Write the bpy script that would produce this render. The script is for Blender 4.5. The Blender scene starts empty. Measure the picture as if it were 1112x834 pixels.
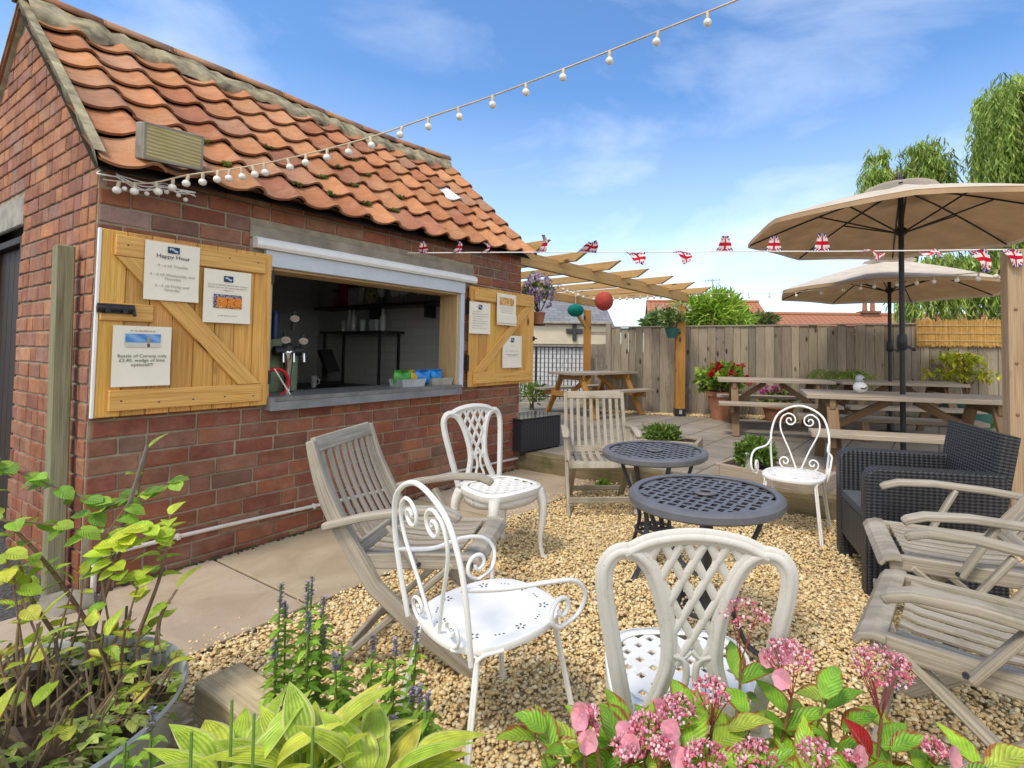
import bpy, math, random
import numpy as np
from mathutils import Vector as V, Matrix
random.seed(7)
R = math.radians
scene = bpy.context.scene
C = scene.collection
rnd = random.uniform

# ---------------------------------------------------------------- camera
FPX, PX, PY, CAMH = 555.0, 640.0, 360.6, 1.3
CAMROT = Matrix.Rotation(R(90 + 2.1), 3, 'X') @ Matrix.Rotation(R(0.7), 3, 'Z')
CAMPOS = V((0, 0, CAMH))
cam_d = bpy.data.cameras.new('camera')
cam = bpy.data.objects.new('camera', cam_d)
C.objects.link(cam)
cam.matrix_world = Matrix.Translation(CAMPOS) @ CAMROT.to_4x4()
cam_d.sensor_width = 36
cam_d.lens = 36 * FPX / 1112
cam_d.shift_x = (556 - PX) / 1112
cam_d.shift_y = -(417 - PY) / 1112
cam_d.clip_start = 0.05
cam_d.clip_end = 3000
scene.camera = cam

def ray(x, y):
    return CAMROT @ V(((x - PX) / FPX, -(y - PY) / FPX, -1.0))
def G(x, y, z=0.0):
    d = ray(x, y); return CAMPOS + d * ((z - CAMH) / d.z)
def D(x, y, Y):
    d = ray(x, y); return CAMPOS + d * (Y / d.y)
def DD(x, y, Y): return D(x, y, Y * 1.009)
def T2(x, y): return V((x - .153 * y, 1.009 * y, 0))
def plane_hit(x, y, p, n):
    d = ray(x, y); return CAMPOS + d * ((p - CAMPOS).dot(n) / d.dot(n))

# ---------------------------------------------------------------- objects
def tag(o, label=None, cat=None, group=None, kind=None):
    if label: o['label'] = label
    if cat: o['category'] = cat
    if group: o['group'] = group
    if kind: o['kind'] = kind
    return o
def thing(name, label, cat, loc=(0, 0, 0), rz=0.0, group=None):
    o = bpy.data.objects.new(name, None)
    o.empty_display_size = 0.1
    C.objects.link(o)
    o.location = loc; o.rotation_euler = (0, 0, rz)
    return tag(o, label, cat, group)
def kids(o):
    return [c for c in bpy.data.objects if c.parent == o]
def dup(o, loc=None, rz=None, label=None, parent=None):
    c = o.copy(); C.objects.link(c)
    if parent is not None: c.parent = parent
    if loc is not None: c.location = loc
    if rz is not None: c.rotation_euler = (0, 0, rz)
    if label: c['label'] = label
    for k in kids(o):
        dup(k, parent=c)
    return c

def lerp(a, b, t): return a + (b - a) * t
def mixc(a, b, t): return tuple(a[i] + (b[i] - a[i]) * t for i in range(3))
def srgb(r, g, b):
    f = lambda c: (c / 12.92) if c <= 0.04045 else ((c + 0.055) / 1.055) ** 2.4
    return (f(r / 255), f(g / 255), f(b / 255))

def spline(pts, n=8, closed=False):
    P = [V(p) for p in pts]; out = []
    m = len(P)
    rng = range(m) if closed else range(m - 1)
    for i in rng:
        if closed:
            a, b, c, d = P[(i - 1) % m], P[i], P[(i + 1) % m], P[(i + 2) % m]
        else:
            a = P[i - 1] if i > 0 else P[0] * 2 - P[1]
            b, c = P[i], P[i + 1]
            d = P[i + 2] if i + 2 < m else P[-1] * 2 - P[-2]
        for k in range(n):
            t = k / n
            out.append(0.5 * ((2 * b) + (c - a) * t + (2 * a - 5 * b + 4 * c - d) * t * t + (3 * b - a - 3 * c + d) * t ** 3))
    if not closed: out.append(P[-1])
    return out

class MB:
    def __init__(s):
        s.v = []; s.f = []; s.uv = []; s.c = []; s.mi = []
        s.col = (1, 1, 1); s.m = 0; s.xf = None
    def add(s, p):
        p = V(p)
        if s.xf is not None: p = s.xf @ p
        s.v.append(p); return len(s.v) - 1
    def face(s, idx, uv=None):
        s.f.append(tuple(idx)); s.uv.append(uv or [(0, 0)] * len(idx)); s.c.append(s.col); s.mi.append(s.m)
    def poly(s, pts, uv=None):
        s.face([s.add(p) for p in pts], uv)
    def box(s, c, size, M=None, taper=None):
        c = V(c); h = V(size) / 2
        M = M or Matrix.Identity(3)
        vs = []
        for z in (-1, 1):
            for y in (-1, 1):
                for x in (-1, 1):
                    q = V((x * h.x, y * h.y, z * h.z))
                    if taper and z > 0: q.x *= taper; q.y *= taper
                    vs.append((q, s.add(c + M @ q)))
        L = max(range(3), key=lambda i: size[i])
        ou, ov = rnd(0, 50), rnd(0, 50)
        for q, n in (((0, 2, 3, 1), 2), ((4, 5, 7, 6), 2), ((0, 1, 5, 4), 1), ((2, 6, 7, 3), 1), ((0, 4, 6, 2), 0), ((1, 3, 7, 5), 0)):
            ax = [i for i in range(3) if i != n]
            if L in ax: ua = L; va = [i for i in ax if i != L][0]
            else: ua, va = ax
            s.face([vs[k][1] for k in q], [(vs[k][0][ua] + ou, vs[k][0][va] + ov + n * 3.3) for k in q])
    def bar(s, p0, p1, w, h, up=(0, 0, 1), ext=0.0):
        p0, p1 = V(p0), V(p1); d = (p1 - p0); L = d.length; d.normalize()
        up = V(up); x = d.cross(up)
        if x.length < 1e-4: x = d.cross(V((1, 0, 0)))
        x.normalize(); z = x.cross(d)
        M = Matrix((x, d, z)).transposed()
        s.box((p0 + p1) / 2, (w, L + ext, h), M)
    def strip(s, pts, w, h, side, closed=False):
        """plank following a polyline: width w along 'side', thickness h across; side is fixed"""
        side = V(side).normalized(); P = [V(p) for p in pts]; n = len(P)
        rings = []; L = 0; ou, ov = rnd(0, 50), rnd(0, 50)
        ws = w if isinstance(w, (list, tuple)) else [w] * n
        hs = h if isinstance(h, (list, tuple)) else [h] * n
        for i in range(n):
            t = (P[min(i + 1, n - 1)] - P[max(i - 1, 0)]).normalized()
            nn = side.cross(t).normalized()
            if i: L += (P[i] - P[i - 1]).length
            a = side * ws[i] / 2; b = nn * hs[i] / 2
            rings.append(([s.add(P[i] + q) for q in (-a - b, a - b, a + b, -a + b)], L))
        for i in range(n - 1):
            (r0, l0), (r1, l1) = rings[i], rings[i + 1]
            for k in range(4):
                k2 = (k + 1) % 4
                s.face((r0[k], r0[k2], r1[k2], r1[k]), [(l0 + ou, k * .05 + ov), (l0 + ou, k * .05 + .05 + ov), (l1 + ou, k * .05 + .05 + ov), (l1 + ou, k * .05 + ov)])
        s.face(rings[0][0][::-1]); s.face(rings[-1][0])
    def tube(s, pts, r, n=8, closed=False, cap=True):
        P = [V(p) for p in pts]; m = len(P)
        if m < 2: return
        rs = r if isinstance(r, (list, tuple)) else [r] * m
        def tan(i):
            if closed: return (P[(i + 1) % m] - P[(i - 1) % m]).normalized()
            return (P[min(i + 1, m - 1)] - P[max(i - 1, 0)]).normalized()
        t0 = tan(0); a = t0.cross(V((0, 0, 1)))
        if a.length < 0.1: a = t0.cross(V((1, 0, 0)))
        a.normalize(); rings = []; L = 0; ou = rnd(0, 50)
        for i in range(m):
            t = tan(i); a = (a - t * a.dot(t))
            if a.length < 1e-6: a = t.orthogonal()
            a.normalize(); b = t.cross(a)
            if i: L += (P[i] - P[i - 1]).length
            rings.append(([s.add(P[i] + (a * math.cos(2 * math.pi * k / n) + b * math.sin(2 * math.pi * k / n)) * rs[i]) for k in range(n)], L + ou))
        per = 2 * math.pi * rs[0]
        for i in range(m if closed else m - 1):
            (r0, l0), (r1, l1) = rings[i], rings[(i + 1) % m]
            for k in range(n):
                k2 = (k + 1) % n
                s.face((r0[k], r0[k2], r1[k2], r1[k]), [(l0, k * per / n), (l0, (k + 1) * per / n), (l1, (k + 1) * per / n), (l1, k * per / n)])
        if cap and not closed:
            s.face(rings[0][0][::-1]); s.face(rings[-1][0])
    def band(s, pts, side, rw, rh, n=8, closed=False):
        """elliptical rod: rw in the plane of the path, rh along the fixed 'side' direction"""
        side = V(side).normalized(); P = [V(p) for p in pts]; m = len(P); rings = []
        for i in range(m):
            if closed: t = (P[(i + 1) % m] - P[(i - 1) % m]).normalized()
            else: t = (P[min(i + 1, m - 1)] - P[max(i - 1, 0)]).normalized()
            nn = side.cross(t).normalized()
            rings.append([s.add(P[i] + nn * rw * math.cos(2 * math.pi * k / n) + side * rh * math.sin(2 * math.pi * k / n)) for k in range(n)])
        for i in range(m if closed else m - 1):
            r0, r1 = rings[i], rings[(i + 1) % m]
            for k in range(n):
                s.face((r0[k], r0[(k + 1) % n], r1[(k + 1) % n], r1[k]))
        if not closed: s.face(rings[0][::-1]); s.face(rings[-1])
    def lathe(s, prof, n=24, c=(0, 0, 0), sx=1.0, sy=1.0, wob=0):
        c = V(c); rings = []
        for r, z in prof:
            rings.append([s.add(c + V((r * sx * math.cos(2 * math.pi * k / n), r * sy * math.sin(2 * math.pi * k / n), z))) for k in range(n)])
        for i in range(len(prof) - 1):
            for k in range(n):
                k2 = (k + 1) % n
                s.face((rings[i][k], rings[i][k2], rings[i + 1][k2], rings[i + 1][k]), [(k / n * 2, prof[i][1]), ((k + 1) / n * 2, prof[i][1]), ((k + 1) / n * 2, prof[i + 1][1]), (k / n * 2, prof[i + 1][1])])
        if prof[0][0] > 1e-4: s.face(rings[0][::-1])
        if prof[-1][0] > 1e-4: s.face(rings[-1])
    def prism(s, poly, a, b, ax):
        """poly: list of 3D points, extruded by vector ax from a*ax to b*ax"""
        ax = V(ax)
        lo = [s.add(V(p) + ax * a) for p in poly]; hi = [s.add(V(p) + ax * b) for p in poly]
        n = len(poly); ou = rnd(0, 9)
        s.face(lo[::-1], [(V(p)[0] + V(p)[1] + ou, V(p)[2]) for p in poly][::-1]); s.face(hi, [(V(p)[0] + V(p)[1] + ou, V(p)[2]) for p in poly])
        for k in range(n):
            s.face((lo[k], lo[(k + 1) % n], hi[(k + 1) % n], hi[k]))
    def ball(s, c, r, nu=8, nv=6, sc=(1, 1, 1), jit=0):
        c = V(c); rings = []
        top = s.add(c + V((0, 0, r * sc[2]))); bot = s.add(c - V((0, 0, r * sc[2])))
        for j in range(1, nv):
            th = math.pi * j / nv
            rings.append([s.add(c + V((r * sc[0] * math.sin(th) * math.cos(2 * math.pi * k / nu), r * sc[1] * math.sin(th) * math.sin(2 * math.pi * k / nu), r * sc[2] * math.cos(th))) * (1 + rnd(-jit, jit))) for k in range(nu)]) if jit == 0 else rings.append([s.add(c + V((r * sc[0] * math.sin(th) * math.cos(2 * math.pi * k / nu), r * sc[1] * math.sin(th) * math.sin(2 * math.pi * k / nu), r * sc[2] * math.cos(th))) + V((rnd(-1, 1), rnd(-1, 1), rnd(-1, 1))) * jit * r) for k in range(nu)])
        for k in range(nu):
            k2 = (k + 1) % nu
            s.face((top, rings[0][k], rings[0][k2])); s.face((bot, rings[-1][k2], rings[-1][k]))
            for j in range(len(rings) - 1):
                s.face((rings[j][k], rings[j + 1][k], rings[j + 1][k2], rings[j][k2]))
    def grid(s, P, uv=None, wrap=False):
        n, m = len(P), len(P[0])
        I = [[s.add(p) for p in row] for row in P]
        for i in range(n - 1):
            for j in range(m - 1):
                q = [(i, j), (i, j + 1), (i + 1, j + 1), (i + 1, j)]
                s.face([I[a][b] for a, b in q], [uv(a, b) if uv else (b / (m - 1), a / (n - 1)) for a, b in q])
        return I
    def leaf(s, base, d, up, L, w, curl=0.3, fold=0.25, n=4, tipw=None, wave=0):
        base = V(base); d = V(d).normalized(); up = V(up)
        side = d.cross(up)
        if side.length < 1e-3: side = d.orthogonal()
        side.normalize(); nn = side.cross(d)
        prev = None
        for i in range(n + 1):
            t = i / n
            ww = w * 0.5 * (math.sin(math.pi * min(1, (t * 0.93 + 0.07)) ** 0.8)) if tipw is None else w * .5 * tipw(t)
            dr = curl * t * t * L
            c = base + d * (L * t * (1 - 0.25 * abs(curl) * t)) - nn * dr
            if wave: c = c + nn * math.sin(t * 7) * wave
            l = c - side * ww + nn * ww * fold; r_ = c + side * ww + nn * ww * fold
            cur = (s.add(l), s.add(c), s.add(r_))
            if prev:
                t0 = (i - 1) / n
                s.face((prev[0], prev[1], cur[1], cur[0]), [(0, t0), (.5, t0), (.5, t), (0, t)])
                s.face((prev[1], prev[2], cur[2], cur[1]), [(.5, t0), (1, t0), (1, t), (.5, t)])
            prev = cur
    def build(s, name, mats, parent=None, smooth=None, bevel=0, seg=1, solid=0, subs=0):
        me = bpy.data.meshes.new(name)
        me.from_pydata([tuple(p) for p in s.v], [], s.f)
        if not isinstance(mats, (list, tuple)): mats = [mats]
        for m in mats: me.materials.append(m)
        me.polygons.foreach_set('material_index', s.mi)
        ul = me.uv_layers.new(name='UVMap')
        ul.data.foreach_set('uv', [x for f in s.uv for p in f for x in p])
        ca = me.color_attributes.new('Col', 'FLOAT_COLOR', 'CORNER')
        arr = []
        for f, c in zip(s.f, s.c): arr += [c[0], c[1], c[2], 1.0] * len(f)
        ca.data.foreach_set('color', arr)
        if smooth is not None:
            me.polygons.foreach_set('use_smooth', [True] * len(s.f))
            if smooth < 179: me.set_sharp_from_angle(angle=R(smooth))
        me.validate(); me.update()
        o = bpy.data.objects.new(name, me); C.objects.link(o)
        if parent is not None: o.parent = parent
        if solid:
            md = o.modifiers.new('thickness', 'SOLIDIFY'); md.thickness = abs(solid); md.offset = -1 if solid > 0 else 1
        if bevel:
            md = o.modifiers.new('bevel', 'BEVEL'); md.width = bevel; md.segments = seg; md.limit_method = 'ANGLE'; md.angle_limit = R(40)
            md.harden_normals = False
        if subs:
            md = o.modifiers.new('subd', 'SUBSURF'); md.levels = subs; md.render_levels = subs
        return o

# ---------------------------------------------------------------- materials
class NT:
    def __init__(s, name):
        s.mat = bpy.data.materials.new(name); s.mat.use_nodes = True
        s.t = s.mat.node_tree; s.N = s.t.nodes; s.L = s.t.links
        s.b = s.N['Principled BSDF']; s.out = s.N['Material Output']
    def n(s, typ, **kw):
        x = s.N.new(typ)
        for k, v in kw.items():
            if k.startswith('_'): setattr(x, k[1:], v)
            else: x.inputs[k.replace('__', ' ')].default_value = v
        return x
    def link(s, a, b): s.L.new(a, b)
    def coord(s, kind='UV', scale=(1, 1, 1)):
        tc = s.N.new('ShaderNodeTexCoord'); mp = s.N.new('ShaderNodeMapping')
        mp.inputs['Scale'].default_value = scale
        s.link(tc.outputs[kind], mp.inputs[0]); return mp.outputs[0]
    def noise(s, co, scale, detail=4, rough=.55, dist=0):
        x = s.n('ShaderNodeTexNoise', Scale=scale, Detail=detail, Roughness=rough, Distortion=dist)
        s.link(co, x.inputs['Vector']); return x.outputs[0]
    def ramp(s, fac, stops, interp='LINEAR'):
        x = s.N.new('ShaderNodeValToRGB'); e = x.color_ramp.elements; x.color_ramp.interpolation = interp
        while len(e) < len(stops): e.new(.5)
        for i, (p, c) in enumerate(stops):
            e[i].position = p; e[i].color = (*c, 1) if len(c) == 3 else c
        s.link(fac, x.inputs[0]); return x.outputs[0]
    def mix(s, fac, a, b, typ='MIX'):
        x = s.N.new('ShaderNodeMix'); x.data_type = 'RGBA'; x.blend_type = typ
        for inp, val in ((x.inputs[0], fac), (x.inputs[6], a), (x.inputs[7], b)):
            if hasattr(val, 'links'): s.link(val, inp)
            elif isinstance(val, (int, float)): inp.default_value = val
            else: inp.default_value = (*val, 1)
        return x.outputs[2]
    def attr(s, name='Col'):
        x = s.N.new('ShaderNodeAttribute'); x.attribute_name = name; return x.outputs['Color']
    def bump(s, h, strength=.3, dist=.01):
        x = s.n('ShaderNodeBump', Strength=strength, Distance=dist); s.link(h, x.inputs['Height'])
        s.link(x.outputs[0], s.b.inputs['Normal']); return x
    def color(s, c):
        if hasattr(c, 'links'): s.link(c, s.b.inputs['Base Color'])
        else: s.b.inputs['Base Color'].default_value = (*c, 1)
    def set(s, rough=None, metal=None, spec=None):
        if rough is not None: s.b.inputs['Roughness'].default_value = rough
        if metal is not None: s.b.inputs['Metallic'].default_value = metal
        if spec is not None: s.b.inputs['Specular IOR Level'].default_value = spec

def plain(name, c, rough=.6, metal=0, var=.25, scale=12, bump=.1, spec=.4, fine=90):
    m = NT(name); co = m.coord('Object')
    n1 = m.noise(co, scale, 5)
    dk = tuple(x * (1 - var) for x in c); lt = tuple(min(1, x * (1 + var * .6)) for x in c)
    m.color(m.ramp(n1, [(.3, dk), (.7, lt)])); m.set(rough, metal, spec)
    if bump: m.bump(m.noise(co, fine, 3), bump, .003)
    return m.mat
def tinted(name, rough=.7, var=.3, scale=14, bump=.25, fine=120, spec=.3, dist=.004):
    """colour comes from the per-face tint of each brick, tile, board or stone"""
    m = NT(name); co = m.coord('Object'); a = m.attr()
    n1 = m.noise(co, scale, 6, .65)
    m.color(m.mix(1.0, a, m.ramp(n1, [(.25, (1 - var,) * 3), (.75, (1 + var * .5,) * 3)]), 'MULTIPLY'))
    m.set(rough, 0, spec); m.bump(m.noise(co, fine, 4, .7), bump, dist)
    return m.mat
def wood(name, dark, light, rough=.7, knots=0, grain=1.0, tint=False, bump=.25, stain=0, staincol=(.1, .1, .08)):
    m = NT(name); uv = m.coord('UV', (1, 1, 1))
    mp = m.N.new('ShaderNodeMapping'); mp.inputs['Scale'].default_value = (1.6 * grain, 34 * grain, 1); m.link(uv, mp.inputs[0])
    n1 = m.noise(mp.outputs[0], 1.0, 6, .6, .8)
    mp2 = m.N.new('ShaderNodeMapping'); mp2.inputs['Scale'].default_value = (3, 160, 1); m.link(uv, mp2.inputs[0])
    n2 = m.noise(mp2.outputs[0], 1.0, 3)
    c = m.ramp(n1, [(.28, dark), (.5, mixc(dark, light, .65)), (.72, light)])
    c = m.mix(.35, c, m.ramp(n2, [(.35, tuple(x * .55 for x in dark)), (.6, light)]), 'MIX')
    if knots:
        mp3 = m.N.new('ShaderNodeMapping'); mp3.inputs['Scale'].default_value = (2.6, 6.5, 1); m.link(uv, mp3.inputs[0])
        vo = m.n('ShaderNodeTexVoronoi', Scale=1.0); m.link(mp3.outputs[0], vo.inputs['Vector'])
        k = m.ramp(vo.outputs['Distance'], [(.08, (1, 1, 1)), (.17, (0, 0, 0))])
        c = m.mix(k, c, tuple(x * .28 for x in dark))
    if stain:
        co = m.coord('Object'); ns = m.noise(co, 5, 6, .7)
        c = m.mix(m.ramp(ns, [(.52, (0, 0, 0)), (.75, (stain,) * 3)]), c, staincol)
    if tint: c = m.mix(1.0, c, m.attr(), 'MULTIPLY')
    m.color(c); m.set(rough, 0, .25); m.bump(n2, bump, .004)
    return m.mat
def leafmat(name, trans=.35, rough=.45, edge=None, vein=.25, rim=None, ribs=0):
    m = NT(name); a = m.attr(); uv = m.coord('UV')
    sx = m.N.new('ShaderNodeSeparateXYZ'); m.link(uv, sx.inputs[0])
    ab = m.n('ShaderNodeMath', _operation='SUBTRACT'); m.link(sx.outputs[0], ab.inputs[0]); ab.inputs[1].default_value = .5
    ab2 = m.n('ShaderNodeMath', _operation='ABSOLUTE'); m.link(ab.outputs[0], ab2.inputs[0])
    co = m.coord('Object'); n1 = m.noise(co, 30, 4)
    c = m.mix(1.0, a, m.ramp(n1, [(.3, (.68,) * 3), (.7, (1.2,) * 3)]), 'MULTIPLY')
    if vein and not ribs:   # side veins in a chevron, and a few brown specks
        k1 = m.n('ShaderNodeMath', _operation='MULTIPLY'); m.link(sx.outputs[1], k1.inputs[0]); k1.inputs[1].default_value = 52
        k2 = m.n('ShaderNodeMath', _operation='MULTIPLY'); m.link(ab2.outputs[0], k2.inputs[0]); k2.inputs[1].default_value = -34
        k3 = m.n('ShaderNodeMath', _operation='ADD'); m.link(k1.outputs[0], k3.inputs[0]); m.link(k2.outputs[0], k3.inputs[1])
        k4 = m.n('ShaderNodeMath', _operation='SINE'); m.link(k3.outputs[0], k4.inputs[0])
        c = m.mix(1.0, c, m.ramp(k4.outputs[0], [(.0, (.90,) * 3), (.75, (1.03,) * 3), (.97, (1.22, 1.2, 1.1))]), 'MULTIPLY')
        if not ribs: m.bump(k4.outputs[0], .35, .003)
        c = m.mix(m.ramp(m.noise(co, 55, 5, .7), [(.68, (0, 0, 0)), (.76, (.5,) * 3)]), c, (.22, .13, .04))
    c = m.mix(m.ramp(ab2.outputs[0], [(.0, (vein,) * 3), (.06, (0, 0, 0))]), c, (.35, .42, .12))
    if ribs:
        wv_ = m.n('ShaderNodeTexWave', Scale=ribs, Distortion=.4); m.link(uv, wv_.inputs['Vector']); wv_.bands_direction = 'X'
        c = m.mix(1.0, c, m.ramp(wv_.outputs['Fac'], [(.1, (.955,) * 3), (.7, (1.02,) * 3)]), 'MULTIPLY'); m.bump(wv_.outputs['Fac'], .35, .004)
    if edge: c = m.mix(m.ramp(ab2.outputs[0], [(.38, (0, 0, 0)), (.46, (1, 1, 1))]), c, edge)
    if rim: # autumn tint towards the tips, broken up by noise
        ad = m.n('ShaderNodeMath', _operation='ADD'); m.link(ab2.outputs[0], ad.inputs[0]); m.link(n1, ad.inputs[1])
        c = m.mix(m.ramp(ad.outputs[0], [(.86, (0, 0, 0)), (1.0, (.85,) * 3)]), c, rim)
    m.color(c); m.set(rough, 0, .35)
    tr = m.N.new('ShaderNodeBsdfTranslucent'); m.link(m.mix(1.0, c, (1.0, 1.05, .55), 'MULTIPLY'), tr.inputs[0])
    ms = m.N.new('ShaderNodeMixShader'); ms.inputs[0].default_value = trans
    m.link(m.b.outputs[0], ms.inputs[1]); m.link(tr.outputs[0], ms.inputs[2]); m.link(ms.outputs[0], m.out.inputs[0])
    return m.mat
def cloth(name, c, trans=.3, rough=.9, scale=400, tint=False):
    m = NT(name); co = m.coord('Object'); n1 = m.noise(co, 6, 4)
    cc = m.mix(1.0, m.attr() if tint else c, m.ramp(n1, [(.3, (.86,) * 3), (.7, (1.06,) * 3)]), 'MULTIPLY')
    m.color(cc); m.set(rough, 0, .15)
    tr = m.N.new('ShaderNodeBsdfTranslucent'); m.link(cc, tr.inputs[0])
    ms = m.N.new('ShaderNodeMixShader'); ms.inputs[0].default_value = trans
    m.link(m.b.outputs[0], ms.inputs[1]); m.link(tr.outputs[0], ms.inputs[2]); m.link(ms.outputs[0], m.out.inputs[0])
    return m.mat
def glass(name, c=(.9, .95, .95), rough=.05, alpha=.25):
    m = NT(name); m.color(c); m.set(rough, 0, .8); m.b.inputs['Alpha'].default_value = alpha
    return m.mat

MT = {}
def weathered(name, rough, pale, soot, pamt, samt, bump, dist, fine, s1=3.5, s2=6, var=.4):
    m = NT(name); co = m.coord('Object'); a = m.attr()
    c = m.mix(1.0, a, m.ramp(m.noise(co, 11, 8, .7), [(.25, (1 - var,) * 3), (.75, (1 + var * .55,) * 3)]), 'MULTIPLY')
    c = m.mix(m.ramp(m.noise(co, s1, 8, .72), [(.50, (0, 0, 0)), (.74, (pamt,) * 3)]), c, pale)
    c = m.mix(m.ramp(m.noise(co, s2, 8, .75, .6), [(.55, (0, 0, 0)), (.72, (samt,) * 3)]), c, soot)
    c = m.mix(m.ramp(m.noise(co, 60, 4, .6), [(.62, (0, 0, 0)), (.70, (.5,) * 3)]), c, soot)
    m.color(c); m.set(rough, 0, .2)
    ad = m.n('ShaderNodeMath', _operation='ADD'); m.link(m.noise(co, fine, 5, .75), ad.inputs[0]); m.link(m.noise(co, fine * .25, 4, .6), ad.inputs[1])
    m.bump(ad.outputs[0], bump, dist); return m.mat
MT['brick'] = weathered('brick', .9, (.40, .30, .23), (.13, .08, .06), .40, .38, .75, .006, 90)
MT['mortar'] = plain('mortar', (.34, .285, .205), .95, var=.35, scale=8, bump=.5, spec=.1)
MT['tile'] = weathered('terracotta', .85, (.50, .35, .23), (.17, .11, .07), .42, .40, .4, .004, 70, 4.5, 8, .30)
MT['lichen'] = plain('lichened_mortar', (.34, .29, .185), .95, var=.65, scale=9, bump=.8, spec=.1, fine=40)
MT['stone'] = plain('pale_stone', (.36, .34, .29), .9, var=.3, bump=.4, spec=.1)
MT['cement'] = plain('cement_render', (.3, .26, .2), .95, var=.35, scale=6, bump=.5, spec=.1)
MT['pine'] = wood('varnished_pine', (.50, .23, .045), (.78, .46, .14), .4, knots=1, bump=.1, tint=True)
MT['pine_pale'] = wood('bare_pine', (.46, .30, .14), (.66, .47, .25), .6, knots=1, bump=.12)
MT['treated'] = wood('treated_timber', (.38, .21, .075), (.56, .36, .15), .7, knots=1)
MT['orange_wood'] = wood('stained_timber', (.30, .13, .025), (.50, .25, .06), .6, knots=1)
MT['teak'] = wood('weathered_teak', (.20, .17, .13), (.46, .41, .33), .8, stain=.5, staincol=(.16, .145, .11), bump=.4)
MT['teak_old'] = wood('mossy_teak', (.18, .15, .105), (.43, .38, .30), .85, stain=.7, staincol=(.12, .12, .06), bump=.5)
MT['picnic'] = wood('weathered_picnic_timber', (.25, .20, .15), (.44, .37, .285), .75, bump=.35)
MT['picnic_leg'] = wood('brown_picnic_timber', (.14, .085, .045), (.25, .165, .095), .75)
MT['fence'] = wood('grey_fence_boards', (.19, .155, .115), (.40, .345, .275), .85, knots=1, tint=True, bump=.5)
MT['post'] = wood('rough_post_timber', (.27, .18, .10), (.45, .32, .20), .8, knots=1, bump=.6)
MT['oldpost'] = wood('old_grey_post', (.13, .12, .07), (.30, .29, .18), .9, bump=.5)
MT['sleeper'] = wood('sleeper_timber', (.40, .30, .17), (.60, .48, .30), .85, stain=.6, staincol=(.12, .08, .045), bump=.5)
MT['mossy'] = wood('mossy_sleeper', (.11, .09, .045), (.24, .19, .11), .95, stain=.8, staincol=(.06, .075, .02), bump=.7)
MT['white_metal'] = plain('white_painted_metal', (.80, .79, .76), .35, var=.06, bump=.04)
def painted_cast(name, c, grime, amt):
    m = NT(name); co = m.coord('Object')
    cc = m.ramp(m.noise(co, 9, 6, .65), [(.3, tuple(x * .90 for x in c)), (.7, c)])
    cc = m.mix(m.ramp(m.noise(co, 22, 8, .75, .8), [(.54, (0, 0, 0)), (.70, (amt,) * 3)]), cc, grime)
    cc = m.mix(m.ramp(m.noise(co, 75, 4, .6), [(.67, (0, 0, 0)), (.73, (amt * 1.2,) * 3)]), cc, (.22, .12, .06))
    m.color(cc); m.set(.5, 0, .35); m.bump(m.noise(co, 160, 5, .7), .3, .002); return m.mat
MT['shaded_cast'] = painted_cast('shaded_cast_metal', (.58, .57, .53), (.36, .34, .28), .6)  # greyer copy of the white paint for chair backs: shade put into the colour
MT['white_cast'] = painted_cast('white_cast_metal', (.76, .75, .71), (.50, .47, .40), .45)
MT['table_metal'] = plain('slate_cast_metal', (.115, .115, .125), .42, metal=0, var=.15, bump=.1)  # paler than the dark legs: sky sheen put into the top's colour
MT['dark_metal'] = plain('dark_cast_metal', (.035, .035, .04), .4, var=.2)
MT['black'] = plain('black_paint', (.02, .02, .022), .45, var=.2)
MT['grey_pvc'] = plain('grey_white_pvc', (.52, .56, .60), .4, var=.06, bump=.03)
MT['pipe'] = plain('white_conduit', (.62, .58, .52), .5, var=.12)
MT['lead'] = plain('lead_sheet', (.20, .205, .215), .5, var=.3, scale=6, bump=.25)
MT['galv'] = plain('galvanised_steel', (.44, .47, .47), .45, metal=.2, var=.28, scale=7, bump=.12)
MT['paper'] = plain('paper', (.82, .76, .62), .8, var=.03, bump=.02)
MT['ink'] = plain('ink', (.06, .06, .06), .7, var=0, bump=0)
MT['fadedink'] = plain('faded_ink', (.40, .38, .34), .7, var=0, bump=0)
MT['redink'] = plain('red_ink', (.42, .22, .14), .7, var=0, bump=0)
MT['greenink'] = plain('green_ink', (.12, .17, .08), .7, var=0, bump=0)
MT['tint'] = tinted('tinted_surface', .6, .05, 6, .03)
MT['tintrough'] = tinted('tinted_rough', .85, .3, 9, .4)
MT['bulb'] = plain('frosted_bulb', (.78, .75, .68), .3, var=.05, bump=.02)
MT['cable'] = plain('pale_cable', (.52, .43, .29), .6, var=.1)
MT['cord'] = plain('white_cord', (.78, .76, .72), .8, var=.05)
MT['flag'] = cloth('bunting_cloth', (1, 1, 1), .3, tint=True)
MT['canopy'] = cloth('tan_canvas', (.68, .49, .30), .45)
MT['canopy_top'] = cloth('lit_canvas', (.74, .66, .54), .3)  # same canvas as below, paler: light from above put into the colour
MT['leaf'] = leafmat('leaf', .35)
MT['leaf_dull'] = leafmat('far_leaf', .3, .6, vein=0)
MT['hosta'] = leafmat('hosta_leaf', .35, .35, edge=(.58, .60, .20), vein=.1, ribs=2.2)
MT['hydleaf'] = leafmat('hydrangea_leaf', .3, .35, rim=(.28, .03, .02), vein=.3)
MT['petal'] = leafmat('petal', .35, .6, vein=0)
MT['stem'] = tinted('stem', .75, .3, 40, .3)
MT['soil'] = plain('soil', (.055, .04, .028), .95, var=.5, scale=25, bump=1.0, spec=.1, fine=50)
MT['terracotta'] = plain('terracotta_pot', (.36, .15, .08), .8, var=.2, bump=.15)
MT['green_plastic'] = plain('green_plastic', (.03, .12, .10), .5, var=.1)
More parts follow.
